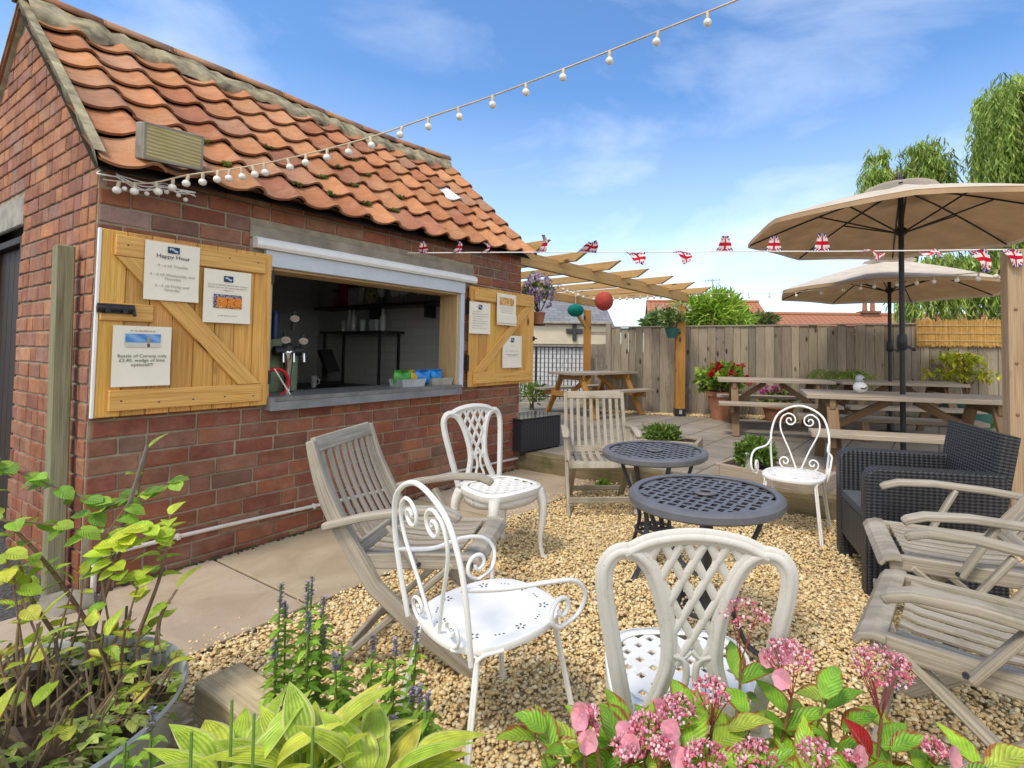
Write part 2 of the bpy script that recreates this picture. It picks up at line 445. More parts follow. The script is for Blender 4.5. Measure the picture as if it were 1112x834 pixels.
# ================================================================ building frame
C0 = G(86, 651); C1 = G(562, 509)
WL = (C1 - C0).length
bd = (C1 - C0).normalized()                     # along the wall
bn = V((bd.y, -bd.x, 0))                        # outwards
bg = -bn         # inwards along the gable (slightly off square)
BM = Matrix(((bd.x, bg.x, 0, C0.x), (bd.y, bg.y, 0, C0.y), (0, 0, 1, 0), (0, 0, 0, 1)))
BZ = math.atan2(bd.y, bd.x)
def bl(x, y, z=0): return BM @ V((x, y, z))
def wall_xy(px, py, off=0.0):
    q = plane_hit(px, py, C0 + bn * off, bn); return ((q - C0).dot(bd), q.z)
BINV = Matrix.Rotation(-BZ, 4, 'Z') @ Matrix.Translation(-C0) @ BM   # sheared frame in the building's own axes
def nrel(p): return ((p - C0).dot(bd), (p - C0).dot(bn))
PZ = 0.19                                       # patio level

# ================================================================ ground
def sheet(name, pts, z, mat):
    mb = MB(); mb.poly([(p[0], p[1], z) for p in pts], [(p[0], p[1]) for p in pts])
    return tag(mb.build(name, mat), kind='structure')
m = NT('dark_ground'); co = m.coord('Object'); n1 = m.noise(co, 14, 8, .7); n2 = m.noise(co, 160, 3)
vo = m.n('ShaderNodeTexVoronoi', Scale=70); m.link(co, vo.inputs['Vector'])
m.color(m.mix(m.ramp(vo.outputs['Distance'], [(.15, (.5,) * 3), (.5, (0, 0, 0))]), m.ramp(n1, [(.3, (.035, .034, .033)), (.7, (.085, .082, .08))]), (.2, .19, .18)))
m.set(.9, 0, .2); m.bump(vo.outputs['Distance'], .6, .01); MT['ground'] = m.mat
sheet('ground', [(-1500, -1500), (1500, -1500), (1500, 1500), (-1500, 1500)], -0.02, MT['ground'])

m = NT('gravel_bed'); co = m.coord('Object')
vo = m.n('ShaderNodeTexVoronoi', Scale=34, Randomness=1); m.link(co, vo.inputs['Vector'])
cc = m.ramp(m.noise(co, 40, 2), [(.3, (.36, .26, .14)), (.5, (.52, .39, .22)), (.7, (.66, .54, .36))])
m.color(m.mix(m.ramp(vo.outputs['Distance'], [(.2, (0, 0, 0)), (.7, (.6,) * 3)]), cc, (.14, .095, .05)))
m.set(.85, 0, .2); m.bump(vo.outputs['Distance'], -.8, .02); MT['gravel_bed'] = m.mat
def B2(s, n): q = C0 + bd * s + bn * n; return (q.x, q.y)
PATHW = nrel(G(333, 661))[1]
step_s = WL - .03
sheet('gravel_bed', [B2(-.02, PATHW), B2(step_s + .02, PATHW - .02), B2(step_s + .02, 9), B2(-4.5, 9), B2(-2.6, 1.2), B2(-.55, PATHW - .1)], -0.005, MT['gravel_bed'])

# loose gravel: angular chippings
rg = np.random.default_rng(3)
base = []
t_ = (1 + 5 ** .5) / 2
ico = np.array([(-1, t_, 0), (1, t_, 0), (-1, -t_, 0), (1, -t_, 0), (0, -1, t_), (0, 1, t_), (0, -1, -t_), (0, 1, -t_), (t_, 0, -1), (t_, 0, 1), (-t_, 0, -1), (-t_, 0, 1)]) / 1.902
icf = np.array([(0, 11, 5), (0, 5, 1), (0, 1, 7), (0, 7, 10), (0, 10, 11), (1, 5, 9), (5, 11, 4), (11, 10, 2), (10, 7, 6), (7, 1, 8), (3, 9, 4), (3, 4, 2), (3, 2, 6), (3, 6, 8), (3, 8, 9), (4, 9, 5), (2, 4, 11), (6, 2, 10), (8, 6, 7), (9, 8, 1)])
GRAVEL_PAL = np.array([(.78, .60, .33), (.80, .65, .39), (.75, .55, .29), (.82, .69, .45), (.70, .51, .27), (.84, .74, .54), (.78, .60, .34), (.64, .48, .27), (.80, .67, .45)])
def pebbles(name, region, dens, smin, smax, zbase, pal=GRAVEL_PAL, layers=.018):
    """region(n)->Nx2 points"""
    P = region(dens); N = len(P)
    s = rg.uniform(smin, smax, N) * (1 + (rg.random(N) > .93) * .5)
    sc = np.stack([s * rg.uniform(.8, 1.35, N), s * rg.uniform(.6, 1.0, N), s * rg.uniform(.4, .75, N)], 1) / 2
    vv = ico[None] * (1 + rg.uniform(-.28, .22, (N, 12, 1)))
    vv = vv * sc[:, None, :]
    a = rg.uniform(0, 6.283, N); ca, sa = np.cos(a)[:, None], np.sin(a)[:, None]
    b = rg.normal(0, .35, N); cb, sb = np.cos(b)[:, None], np.sin(b)[:, None]
    x, y, z = vv[..., 0], vv[..., 1], vv[..., 2]
    y, z = y * cb - z * sb, y * sb + z * cb
    x, y = x * ca - y * sa, x * sa + y * ca
    und = .012 * np.sin(P[:, 0] * 2.3 + 1) * np.sin(P[:, 1] * 2.9)
    zb = zbase + und + rg.uniform(0, layers, N)
    co = np.stack([x + P[:, :1], y + P[:, 1:2], z + zb[:, None]], 2).reshape(-1, 3)
    F = (icf[None] + (np.arange(N) * 12)[:, None, None]).reshape(-1, 3)
    me = bpy.data.meshes.new(name)
    me.vertices.add(len(co)); me.vertices.foreach_set('co', co.astype(np.float32).ravel())
    me.loops.add(F.size); me.loops.foreach_set('vertex_index', F.astype(np.int32).ravel())
    me.polygons.add(len(F)); me.polygons.foreach_set('loop_start', np.arange(0, F.size, 3, dtype=np.int32)); me.polygons.foreach_set('loop_total', np.full(len(F), 3, dtype=np.int32))
    col = pal[rg.integers(0, len(pal), N)] * np.array([1.0, .97, .86]) * rg.uniform(.88, 1.10, (N, 1))
    attr = me.color_attributes.new('Col', 'FLOAT_COLOR', 'POINT')
    c4 = np.ones((N, 12, 4)); c4[..., :3] = col[:, None]
    attr.data.foreach_set('color', c4.astype(np.float32).ravel())
    me.update(); me.validate()
    me.materials.append(MT['chip'])
    o = bpy.data.objects.new(name, me); C.objects.link(o)
    return tag(o, kind='stuff')
MT['chip'] = tinted('gravel_chipping', .8, .25, 60, .3, 250, .25, .002)
def reg_main(d):
    n0 = int(d * 9.0 * 9.0)
    s = rg.uniform(-2.6, step_s - .01, n0); n = rg.uniform(PATHW - .02, 6.4, n0)
    P = np.stack([C0.x + bd.x * s + bn.x * n, C0.y + bd.y * s + bn.y * n], 1)
    rr = np.hypot(P[:, 0], P[:, 1])
    keep = (P[:, 1] > .9) & (P[:, 0] < P[:, 1] * .95 + .3) & (P[:, 0] > -P[:, 1] * 1.3) & (rg.random(n0) < np.clip(2.6 / rr, .35, 1.0))
    edge = (n < PATHW + .01) & (rg.random(n0) < .5)
    bed = (s < -.05 - (n - .5) * .0) & (n < 1.95) & (s < -.02)
    return P[keep & ~edge & ~(bed)]
pebbles('gravel', reg_main, 2900, .009, .025, .0)

# ================================================================ slab path along the wall
m = NT('sandstone_slab'); co = m.coord('Object'); n1 = m.noise(co, 2.2, 6, .6, 1.2); n2 = m.noise(co, 9, 6, .7); n3 = m.noise(co, 90, 4)
c = m.ramp(n1, [(.25, (.32, .25, .17)), (.5, (.41, .33, .235)), (.75, (.48, .40, .30))])
c = m.mix(m.ramp(n2, [(.56, (0, 0, 0)), (.72, (.55,) * 3)]), c, (.30, .22, .14))
m.color(m.mix(1, c, m.attr(), 'MULTIPLY')); m.set(.8, 0, .25); m.bump(n3, .25, .004); MT['slab'] = m.mat
mb = MB()
joints = [-.62, nrel(G(242, 614))[0], 1.36, 2.1, 2.83, WL - .02]
for i in range(len(joints) - 1):
    a, b = joints[i] + .008, joints[i + 1] - .008
    k = rnd(.9, 1.08); mb.col = (k, k * rnd(.97, 1.02), k * rnd(.94, 1.02))
    x0 = PATHW + rnd(-.012, .012)
    pts = [B2(a, .012), B2(b, .012), B2(b, x0), B2(a, x0)]
    mb.prism([(p[0], p[1], 0) for p in pts], -.05, .012 + rnd(-.002, .003), (0, 0, 1))
tag(mb.build('path', MT['slab'], bevel=.006, seg=2), kind='structure')
sheet('path_bedding', [B2(-.62, -.0), B2(WL, -.0), B2(WL, PATHW + .01), B2(-.62, PATHW + .01)], -.001, MT['soil'])

def reg_stray(d):
    s = rg.uniform(-.3, WL, 420); e = np.abs(rg.normal(0, .09, 420)); n = PATHW - .01 - e
    return np.stack([C0.x + bd.x * s + bn.x * n, C0.y + bd.y * s + bn.y * n], 1)
pebbles('gravel_strays', reg_stray, 1, .008, .02, .014, layers=.001)
# ================================================================ patio
m = NT('patio_flags'); co = m.coord('Object')
br = m.n('ShaderNodeTexBrick', Scale=1.0); br.inputs['Brick Width'].default_value = .62; br.inputs['Row Height'].default_value = .46
br.inputs['Mortar Size'].default_value = .009; br.inputs['Color1'].default_value = (.8, .8, .8, 1); br.inputs['Color2'].default_value = (1.12, 1.1, 1.05, 1); br.inputs['Mortar'].default_value = (.42, .40, .36, 1)
m.link(co, br.inputs['Vector'])
n1 = m.noise(co, 1.7, 7, .65); n2 = m.noise(co, 14, 5, .7)
c = m.ramp(n1, [(.25, (.185, .155, .12)), (.5, (.27, .235, .19)), (.75, (.36, .32, .27))])
c = m.mix(m.ramp(n2, [(.55, (0, 0, 0)), (.75, (.4,) * 3)]), c, (.15, .135, .10))
m.color(m.mix(1, c, br.outputs['Color'], 'MULTIPLY')); m.set(.85, 0, .25); m.bump(br.outputs['Fac'], -.4, .006); MT['patio'] = m.mat
mb = MB()
pp = [B2(step_s + .115, -.02), B2(step_s + .115, 8), B2(9.5, 11), B2(18, 4), B2(18, -6), B2(step_s + .115, -3)]
LOC = V((0, 0, 0))
mb.prism([(p[0], p[1], 0) for p in pp], -.05, PZ, (0, 0, 1))
o = mb.build('patio', MT['patio']); tag(o, kind='structure')
# patio axes: let the flag pattern follow the building
o.data.transform(Matrix.Rotation(-BZ + R(3), 4, 'Z')); o.rotation_euler = (0, 0, BZ - R(3))

t = thing('timber_step', 'mossy timber sleeper forming the step up from gravel to patio', 'step', (*B2(step_s + .055, 2.4), 0), BZ)
for k, (a, b) in enumerate(((2.42, .62), (.6, -1.5), (-1.52, -4.2))):
    mb = MB()
    mb.box((rnd(-.006, .006), (a + b) / 2, .094), (.118, a - b, .196))
    mb.build('sleeper', MT['mossy'], t, bevel=.012, seg=2)

# pale gravel strip under the fence
# ================================================================ brick outbuilding with serving hatch
BT = thing('brick_outbuilding', 'red brick outbuilding with pantile roof and an open serving hatch', 'outbuilding', C0, BZ)
def bmb():
    m = MB(); m.xf = BINV; return m
GY, GZ = 1.606, 3.673                     # gable apex
GW = GY * 2
OPX0, OPX1, OPZ0, OPZ1 = .865, 2.56, .955, 1.90
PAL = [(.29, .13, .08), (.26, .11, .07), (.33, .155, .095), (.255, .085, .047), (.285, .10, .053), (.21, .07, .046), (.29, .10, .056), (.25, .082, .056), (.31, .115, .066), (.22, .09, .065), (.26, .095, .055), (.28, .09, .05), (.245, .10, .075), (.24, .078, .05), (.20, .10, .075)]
PALG = [(.36, .15, .09), (.40, .17, .10), (.33, .135, .085), (.44, .20, .115), (.36, .16, .12), (.29, .12, .08), (.46, .19, .095), (.33, .17, .13)]  # gable bricks paler than the front wall's: stronger light put into their colour
CH, BLEN, JT = .095, .236, .0125
def course_bricks(mb, a, b, z0, z1, pos, pal, phase, opens, shortp=.12, halfp=.0):
    """pos(x,z,out)->3D"""
    x = a - phase
    while x < b:
        L = BLEN if rnd(0, 1) > shortp else BLEN * .5
        if rnd(0, 1) < halfp: L = BLEN * .5
        L *= rnd(.96, 1.04)
        x0, x1 = max(x + JT / 2, a), min(x + L - JT / 2, b)
        x += L
        segs = [(x0, x1)]
        zc = (z0 + z1) / 2
        for (ox0, ox1, oz0, oz1) in opens:
            if z1 - JT <= oz0 + .004 or z0 + JT >= oz1 - .004: continue
            ns = []
            for s0, s1 in segs:
                if s1 <= ox0 or s0 >= ox1: ns.append((s0, s1)); continue
                if s0 < ox0: ns.append((s0, ox0))
                if s1 > ox1: ns.append((ox1, s1))
            segs = ns
        for s0, s1 in segs:
            if s1 - s0 < .03: continue
            c = random.choice(pal); k = rnd(.90, 1.16); mb.col = (c[0] * k, c[1] * k * 1.08, c[2] * k * 1.05); mb.m = 0
            if pal is PAL and rnd(0, 1) < .02: mb.col = mixc(mb.col, (.45, .38, .34), .45)
            o = rnd(.007, .0115); ch = .005
            zz0, zz1 = z0 + JT / 2, z1 - JT / 2
            j = lambda: rnd(-.0022, .0022)
            out = [(s0 + j(), zz0 + j()), (s1 + j(), zz0 + j()), (s1 + j(), zz1 + j()), (s0 + j(), zz1 + j())]
            B = [mb.add(pos(px, pz, 0)) for px, pz in out]
            M_ = [mb.add(pos(px, pz, o - .003)) for px, pz in out]
            cx, cz = (s0 + s1) / 2, (zz0 + zz1) / 2
            F_ = [mb.add(pos(px + (ch if px < cx else -ch), pz + (ch if pz < cz else -ch), o + rnd(-.0012, .0012))) for px, pz in out]
            uvq = [(px, pz) for px, pz in out]
            mb.face(F_, uvq)
            for k2 in range(4):
                k3 = (k2 + 1) % 4
                mb.face((B[k2], B[k3], M_[k3], M_[k2])); mb.face((M_[k2], M_[k3], F_[k3], F_[k2]))
# --- front wall
mb = bmb()
fw = lambda x, z, o: (x, -o, z)
opens = [(OPX0 - .03, OPX1 + .085, OPZ0 - .055, OPZ1 + .09), (.73, 2.76, 1.995, 2.10)]
nrows = 26
for i in range(nrows):
    course_bricks(mb, 0.004 if i < 25 else 2.2, WL - .004, i * CH - .05, (i + 1) * CH - .05, fw, PAL, (0 if i % 2 else BLEN / 2) + rnd(-.02, .02), opens)
mb.m = 1; mb.col = (1, 1, 1)
def rect_with_hole(mb, x0, x1, z0, z1, hx0, hx1, hz0, hz1, pos):
    for (a, b, c, d) in ((x0, hx0, z0, z1), (hx1, x1, z0, z1), (hx0, hx1, z0, hz0), (hx0, hx1, hz1, z1)):
        mb.poly([pos(a, c, 0), pos(b, c, 0), pos(b, d, 0), pos(a, d, 0)], [(a, c), (b, c), (b, d), (a, d)])
rect_with_hole(mb, 0, WL, -.05, 2.335, OPX0, OPX1, OPZ0 - .02, OPZ1 + .02, fw)
# reveal and inner leaf
mb.m = 2
rect_with_hole(mb, .12, WL - .12, 0, 2.36, OPX0, OPX1, OPZ0 - .02, OPZ1 + .02, lambda x, z, o: (x, .2, z))
mb.poly([(OPX0, 0, OPZ1 + .02), (OPX1, 0, OPZ1 + .02), (OPX1, .2, OPZ1 + .02), (OPX0, .2, OPZ1 + .02)])
mb.poly([(OPX0, 0, OPZ0 - .02), (OPX1, 0, OPZ0 - .02), (OPX1, .2, OPZ0 - .02), (OPX0, .2, OPZ0 - .02)])
for x in (OPX0, OPX1): mb.poly([(x, 0, OPZ0 - .02), (x, .2, OPZ0 - .02), (x, .2, OPZ1 + .02), (x, 0, OPZ1 + .02)])
MT['inner'] = plain('grey_emulsion', (.42, .42, .40), .8, var=.12, scale=5, bump=.2)
mb.build('front_wall', [MT['brick'], MT['mortar'], MT['inner']], BT)
# --- gable wall with door opening
DY0, DY1, DZ = 1.40, 2.25, 2.085
mb = bmb()
gw = lambda y, z, o: (-o, y, z)
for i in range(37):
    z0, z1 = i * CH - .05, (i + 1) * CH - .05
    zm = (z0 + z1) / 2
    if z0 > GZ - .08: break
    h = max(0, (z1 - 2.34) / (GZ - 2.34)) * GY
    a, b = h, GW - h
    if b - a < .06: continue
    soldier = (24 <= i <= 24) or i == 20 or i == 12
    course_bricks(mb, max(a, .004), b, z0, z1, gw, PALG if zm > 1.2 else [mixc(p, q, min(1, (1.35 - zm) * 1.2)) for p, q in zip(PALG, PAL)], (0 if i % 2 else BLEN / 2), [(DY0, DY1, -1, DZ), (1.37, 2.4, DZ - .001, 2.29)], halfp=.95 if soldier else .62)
mb.m = 1
def gpoly(pts): mb.poly([gw(y, z, 0) for y, z in pts], pts)
gpoly([(0, -.05), (DY0, -.05), (DY0, DZ), (0, DZ)]); gpoly([(DY1, -.05), (GW, -.05), (GW, DZ), (DY1, DZ)])
gpoly([(0, DZ), (GW, DZ), (GW, 2.34), (GY, GZ), (0, 2.34)])
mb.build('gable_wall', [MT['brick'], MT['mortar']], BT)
# other walls, floor and the room behind the hatch
mb = bmb(); mb.m = 0
XE = lambda y: WL + .12 * y
mb.poly([(XE(0), 0, -.05), (XE(GW), GW, -.05), (XE(GW), GW, 2.4), (XE(GY), GY, 3.73), (XE(0), 0, 2.42)], [(0, 0), (3, 0), (3, 2.4), (1.5, 3.6), (0, 2.4)])
mb.poly([(0, GW, -.05), (XE(GW), GW, -.05), (XE(GW), GW, 2.4), (0, GW, 2.33)], [(0, 0), (3.7, 0), (3.7, 2.4), (0, 2.4)])
m = NT('brick_far'); uv = m.coord('UV'); br = m.n('ShaderNodeTexBrick', Scale=1.0)
br.inputs['Brick Width'].default_value = BLEN; br.inputs['Row Height'].default_value = CH; br.inputs['Mortar Size'].default_value = .012
for k, c in (('Color1', (.24, .07, .04, 1)), ('Color2', (.30, .11, .065, 1)), ('Mortar', (.25, .2, .15, 1))): br.inputs[k].default_value = c
m.link(uv, br.inputs['Vector']); m.color(br.outputs['Color']); m.set(.9); m.bump(br.outputs['Fac'], -.4, .01); MT['brick_far'] = m.mat
mb.build('back_wall', MT['brick_far'], BT)
RX0, RX1, RY = .12, 2.84, 2.75
m = NT('painted_block'); uv = m.coord('UV'); br = m.n('ShaderNodeTexBrick', Scale=1.0)
br.inputs['Brick Width'].default_value = .24; br.inputs['Row Height'].default_value = .09; br.inputs['Mortar Size'].default_value = .007
for k, c in (('Color1', (.46, .46, .44, 1)), ('Color2', (.50, .50, .48, 1)), ('Mortar', (.43, .43, .41, 1))): br.inputs[k].default_value = c
m.link(uv, br.inputs['Vector']); m.color(br.outputs['Color']); m.set(.6); m.bump(br.outputs['Fac'], -.5, .008); MT['painted_block'] = m.mat
mb = bmb(); mb.m = 0
q = lambda pts, uv: mb.poly(pts, uv)
q([(RX0, RY, 0), (RX1, RY, 0), (RX1, RY, 2.3), (RX0, RY, 2.3)], [(0, 0), (RX1, 0), (RX1, 2.3), (0, 2.3)])
q([(RX1, .2, 0), (RX1, RY, 0), (RX1, RY, 2.3), (RX1, .2, 2.3)], [(0, 0), (RY, 0), (RY, 2.3), (0, 2.3)])
q([(RX0, .2, 0), (RX0, RY, 0), (RX0, RY, 2.3), (RX0, .2, 2.3)], [(0, 0), (RY, 0), (RY, 2.3), (0, 2.3)])
mb.m = 1
q([(RX0, .2, 2.3), (RX1, .2, 2.3), (RX1, RY, 2.3), (RX0, RY, 2.3)], None); q([(RX0, .2, .01), (RX1, .2, .01), (RX1, RY, .01), (RX0, RY, .01)], None)
mb.build('room_lining', [MT['painted_block'], MT['inner']], BT)

# --- lintel strip, roller-blind box, frame, reveal boards, counter
mb = bmb(); mb.box((1.745, -.004, 2.05), (2.03, .03, .085)); mb.box((.785, -.003, 1.95), (.11, .028, .1)); mb.box((2.70, -.003, 1.95), (.12, .028, .1))
mb.build('lintel', MT['cement'], BT, bevel=.006)
mb = bmb()
prof = [(-.012, 1.925), (-.07, 1.925), (-.082, 1.945), (-.082, 1.965), (-.07, 1.985), (-.05, 1.997), (-.012, 1.997)]
mb.prism([(.745, y, z + .015) for y, z in prof], 0, 1.995, (1, 0, 0))
mb.build('blind_box', MT['white_metal'], BT, smooth=30)
mb = bmb()
mb.box((1.715, -.03, 1.885), (1.80, .035, .108)); mb.box((2.595, -.022, 1.39), (.05, .03, .90)); mb.box((.848, -.02, 1.39), (.028, .03, .90))
mb.build('hatch_frame', MT['grey_pvc'], BT, bevel=.003)
mb = bmb()
mb.box((2.562, .11, 1.40), (.022, .235, .90)); mb.box((.872, .11, 1.40), (.018, .235, .90)); mb.box((1.715, .105, 1.825), (1.66, .225, .02))
mb.build('reveal_board', MT['pine_pale'], BT, bevel=.002)
MT['counter_top'] = plain('counter_top', (.17, .165, .16), .4, var=.25, bump=.1)
mb = bmb(); mb.box((1.712, .16, .955), (1.675, .52, .03))
mb.build('counter', MT['counter_top'], BT, bevel=.004)
mb = bmb(); mb.box((1.70, -.045, .926), (1.70, .10, .085)); mb.box((1.70, -.097, .888), (1.702, .006, .012))
mb.build('sill', MT['lead'], BT, bevel=.008, seg=2)

# --- door in the gable
mb = bmb()
mb.box((-.004, (1.37 + 2.4) / 2, 2.188), (.03, 1.03, .20))
mb.build('stone_lintel', MT['stone'], BT, bevel=.008)
MT['dark_door'] = wood('dark_door_timber', (.02, .012, .008), (.045, .028, .02), .6)
dr = bmb()
for k in range(6): dr.box((.06, DY0 + .09 + k * .135, 1.0), (.03, .131, 1.98))
d_o = dr.build('door', MT['dark_door'], BT, bevel=.004)
mb = bmb(); mb.box((.03, DY0 + .02, 1.0), (.07, .05, 2.0)); mb.box((.03, DY1 - .02, 1.0), (.07, .05, 2.0)); mb.box((.03, (DY0 + DY1) / 2, 2.0), (.07, DY1 - DY0, .05))
mb.build('door_frame', MT['dark_door'], d_o, bevel=.004)

# --- roof of clay pantiles
EY, EZ = -.13, 2.235
SL = math.hypot(GY - EY, GZ - EZ); ct, st = (GY - EY) / SL, (GZ - EZ) / SL
NC, NR = 14, 7
gauge = (SL - .06) / NR
def xend(t): return WL + .05 + .32 * t / SL
def roofp(u, t, h):
    """u 0..1 across the roof, t up the slope, h normal to it"""
    x = -.045 + u * (xend(t) + .045)
    sag = .10 * u - .035 * math.sin(math.pi * u) * (t / SL) + .012 * math.sin(u * 9 + t * 2)
    return V((x, EY + t * ct - h * st, EZ + t * st + h * ct + sag))
def tprof(u):
    if u < .62: return -.020 * math.sin(math.pi * u / .62)
    return .034 * math.sin(math.pi * (u - .62) / .38)
TP = [(.40, .165, .075), (.45, .20, .09), (.36, .14, .065), (.47, .225, .11), (.42, .18, .08), (.33, .135, .075), (.46, .21, .095), (.38, .19, .11)]
mb = bmb(); glass_tile = None
for j in range(NR):
    for i in range(NC):
        c = random.choice(TP); k = rnd(.82, 1.15); mb.col = tuple(q * k for q in c)
        if (i, j) == (11, 3): mb.col = (.72, .76, .78)
        t0 = j * gauge + rnd(-.012, .012) - (.03 if j == 0 else 0); t1 = t0 + gauge + .05
        lift = rnd(0, .008); rot = rnd(-.012, .012); nu = 12
        du = 1 / NC
        def P(a, tt, dh=0):
            f = (tt - t0) / (t1 - t0)
            return roofp((i + a * 1.06) * du, tt + rot * (a - .5), tprof(a) + .036 * (1 - f) + lift + dh)
        rows = []
        for b in range(4): rows.append([P(a / nu, lerp(t0, t1, b / 3)) for a in range(nu + 1)])
        mb.grid(rows, lambda a, b: (b / nu * .27, a * .1))
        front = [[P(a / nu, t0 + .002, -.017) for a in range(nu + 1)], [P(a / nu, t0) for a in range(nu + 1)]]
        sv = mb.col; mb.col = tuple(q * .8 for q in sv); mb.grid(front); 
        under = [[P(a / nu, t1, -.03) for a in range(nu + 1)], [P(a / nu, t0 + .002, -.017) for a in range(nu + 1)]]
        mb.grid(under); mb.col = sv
roof = mb.build('roof', MT['tile'], BT, smooth=50)
# rear slope
mb = bmb(); mb.col = (.38, .14, .06)
back = lambda u, t, h: (-.045 + u * 3.8, 2 * GY - (EY + t * ct) + h * st, EZ + t * st + .10 * u + h * ct - .02)
mb.grid([[back(a / 84, b / 7 * SL, tprof((a / 6) % 1) + .02) for a in range(85)] for b in range(8)])
mb.grid([[back(a / 84, b / 7 * SL, -.05) for a in range(85)] for b in (0, 7)])
mb.build('rear_roof', MT['tile'], BT, smooth=60)
# underlay so no light leaks between the tiles
mb = bmb(); mb.col = (.03, .025, .02)
mb.grid([[roofp(u / 6, t * SL / 4, -.045) for u in range(7)] for t in range(5)])
mb.build('roof_underlay', MT['tintrough'], roof)
# ridge: lumpy lichened bedding and half-round caps
mb = bmb(); rows = []
for a in range(61):
    u = a / 60; row = []
    low = .27 + .05 * math.sin(u * 31) + rnd(-.04, .04)
    for b, (tt, h) in enumerate(((SL - low, .012), (SL - low + .02, .055), (SL - low * .5, .075), (SL - .07, .085))):
        row.append(roofp(u * .985 + .004, tt, h + rnd(-.018, .018)))
    rows.append(row)
mb.grid(rows, lambda a, b: (a * .06, b * .08)); mb.build('ridge_bedding', MT['lichen'], roof, smooth=80)
mb = bmb(); n = 9
for k in range(n):
    u0, u1 = k / n, (k + 1) / n - .004; mb.col = mixc(random.choice(TP), (.25, .19, .13), rnd(.2, .5))
    rows = []
    for uu in (u0, u1):
        c = roofp(uu, SL, 0); rr = .105
        rows.append([c + V((0, math.cos(w) * rr, math.sin(w) * rr * .8 + .035)) for w in [math.pi * q / 10 for q in range(11)]])
    mb.grid(rows); mb.poly([q for q in rows[0]])
mb.build('ridge_tile', MT['tile'], roof, smooth=60, solid=.014)
# moss tufts
mb = bmb()
for k in range(15):
    mb = bmb(); u = rnd(.17, .62); j = random.choice([1, 1, 2, 2, 3, 4]); t0 = j * gauge - .01; i = int(u * NC)
    base = roofp((i + rnd(.3, .6)) / NC, t0, .02)
    for q in range(9):
        g_ = rnd(.6, 1.3); mb.col = (.10 * g_, .13 * g_, .02)
        mb.ball(base + V((rnd(-.03, .03), rnd(-.012, .012), rnd(-.008, .012))), rnd(.006, .014), 5, 4)
    mb.build('moss', MT['tintrough'], roof)
# verge mortar along the gable
mb = bmb(); rows = []
for a in range(25):
    t = a / 24 * SL + .02; w = .05 + .015 * math.sin(a * 1.7) + rnd(-.01, .01)
    p0 = roofp(0, t, .045); p1 = roofp(0, t, -w)
    rows.append([p0 + V((.03, 0, .0)), p0 + V((-.016, 0, 0)), V((-.024, p1.y, p1.z)) + V((rnd(-.004, .004), 0, 0)), V((.01, p1.y + .005, p1.z - .006))])
mb.grid(rows, lambda a, b: (a * .08, b * .06)); mb.build('verge', MT['lichen'], roof, smooth=80)
mb = bmb(); rows = []
for a in range(25):
    t = a / 24 * SL + .02
    q = lambda h, x: V((x, 2 * GY - (EY + t * ct) + h * st, EZ + t * st + h * ct))
    rows.append([q(.06, .03), q(.05, -.04), q(-.07, -.03), q(-.075, .01)])
mb.grid(rows); mb.build('rear_verge', MT['lichen'], roof, smooth=80)

# --- shutters
def shutter(x0, w, z0, h, brace, name_bits):
    mb = bmb(); n = 8; yy = -.045
    for k in range(n):
        a = w / n; q_ = rnd(.78, 1.12); mb.col = (q_, q_ * rnd(.9, 1.03), q_ * rnd(.8, 1.0)); mb.box((x0 + a * (k + .5), yy, z0 + h / 2), (a - .0025, .02, h))
    sh = mb.build('shutter', MT['pine'], BT, bevel=.004)
    for zz_ in (z0 + h - .08, z0 + .085):
        mb = bmb(); mb.box((x0 + w / 2, yy - .022, zz_), (w - .10, .024, .11)); mb.build('ledge', MT['pine'], sh, bevel=.004)
    mb = bmb()
    zt, zb = z0 + h - .137, z0 + .142
    xa, xb = (x0 + .055, x0 + w - .055)
    if brace == 'down': P = [(xa, zt), (xa + .13, zt), (xb, zb), (xb - .13, zb)]
    else: P = [(xb, zt), (xb - .13, zt), (xa, zb), (xa + .13, zb)]
    pts = [V((px, yy - .010, pz)) for px, pz in P]
    if brace != 'down': pts = pts[::-1]
    lo = [mb.add(p) for p in pts]; hi = [mb.add(p + V((0, -.022, 0))) for p in pts]
    dd = (V((P[2][0], 0, P[2][1])) - V((P[1][0], 0, P[1][1]))).normalized()
    uvs = [(p.dot(dd), p.dot(V((dd.z, 0, -dd.x)))) for p in pts]
    mb.face(hi, uvs); mb.face(lo[::-1])
    for k in range(4): mb.face((lo[k], lo[(k + 1) % 4], hi[(k + 1) % 4], hi[k]), [(uvs[k][0], 0), (uvs[(k + 1) % 4][0], 0), (uvs[(k + 1) % 4][0], .02), (uvs[k][0], .02)])
    mb.build('brace', MT['pine'], sh, bevel=.003)
    first = None
    for zz_ in (z0 + h - .08, z0 + .085):
        for q_ in range(5):
            xx_ = x0 + .10 + (w - .2) * q_ / 4
            if first is None:
                mb = MB(); mb.tube([(0, .002, 0), (0, -.0015, 0)], .0045, 8); first = so_ = mb.build('screw', MT['dark_metal'], sh)
            else:
                so_ = first.copy(); C.objects.link(so_); so_.parent = sh
            so_.location = BINV @ V((xx_, yy - .034, zz_ + rnd(-.02, .02))); so_.rotation_euler = (0, 0, 0)
    return sh
s1 = shutter(.006, .845, .922, .985, 'down', '')
mb = bmb(); mb.box((.000, -.045, 1.415), (.010, .026, .985)); mb.build('edge_strip', MT['white_metal'], s1)
mb = bmb(); mb.box((.12, -.063, 1.475), (.22, .016, .095)); mb.build('bolt_board', MT['pine'], s1, bevel=.003)
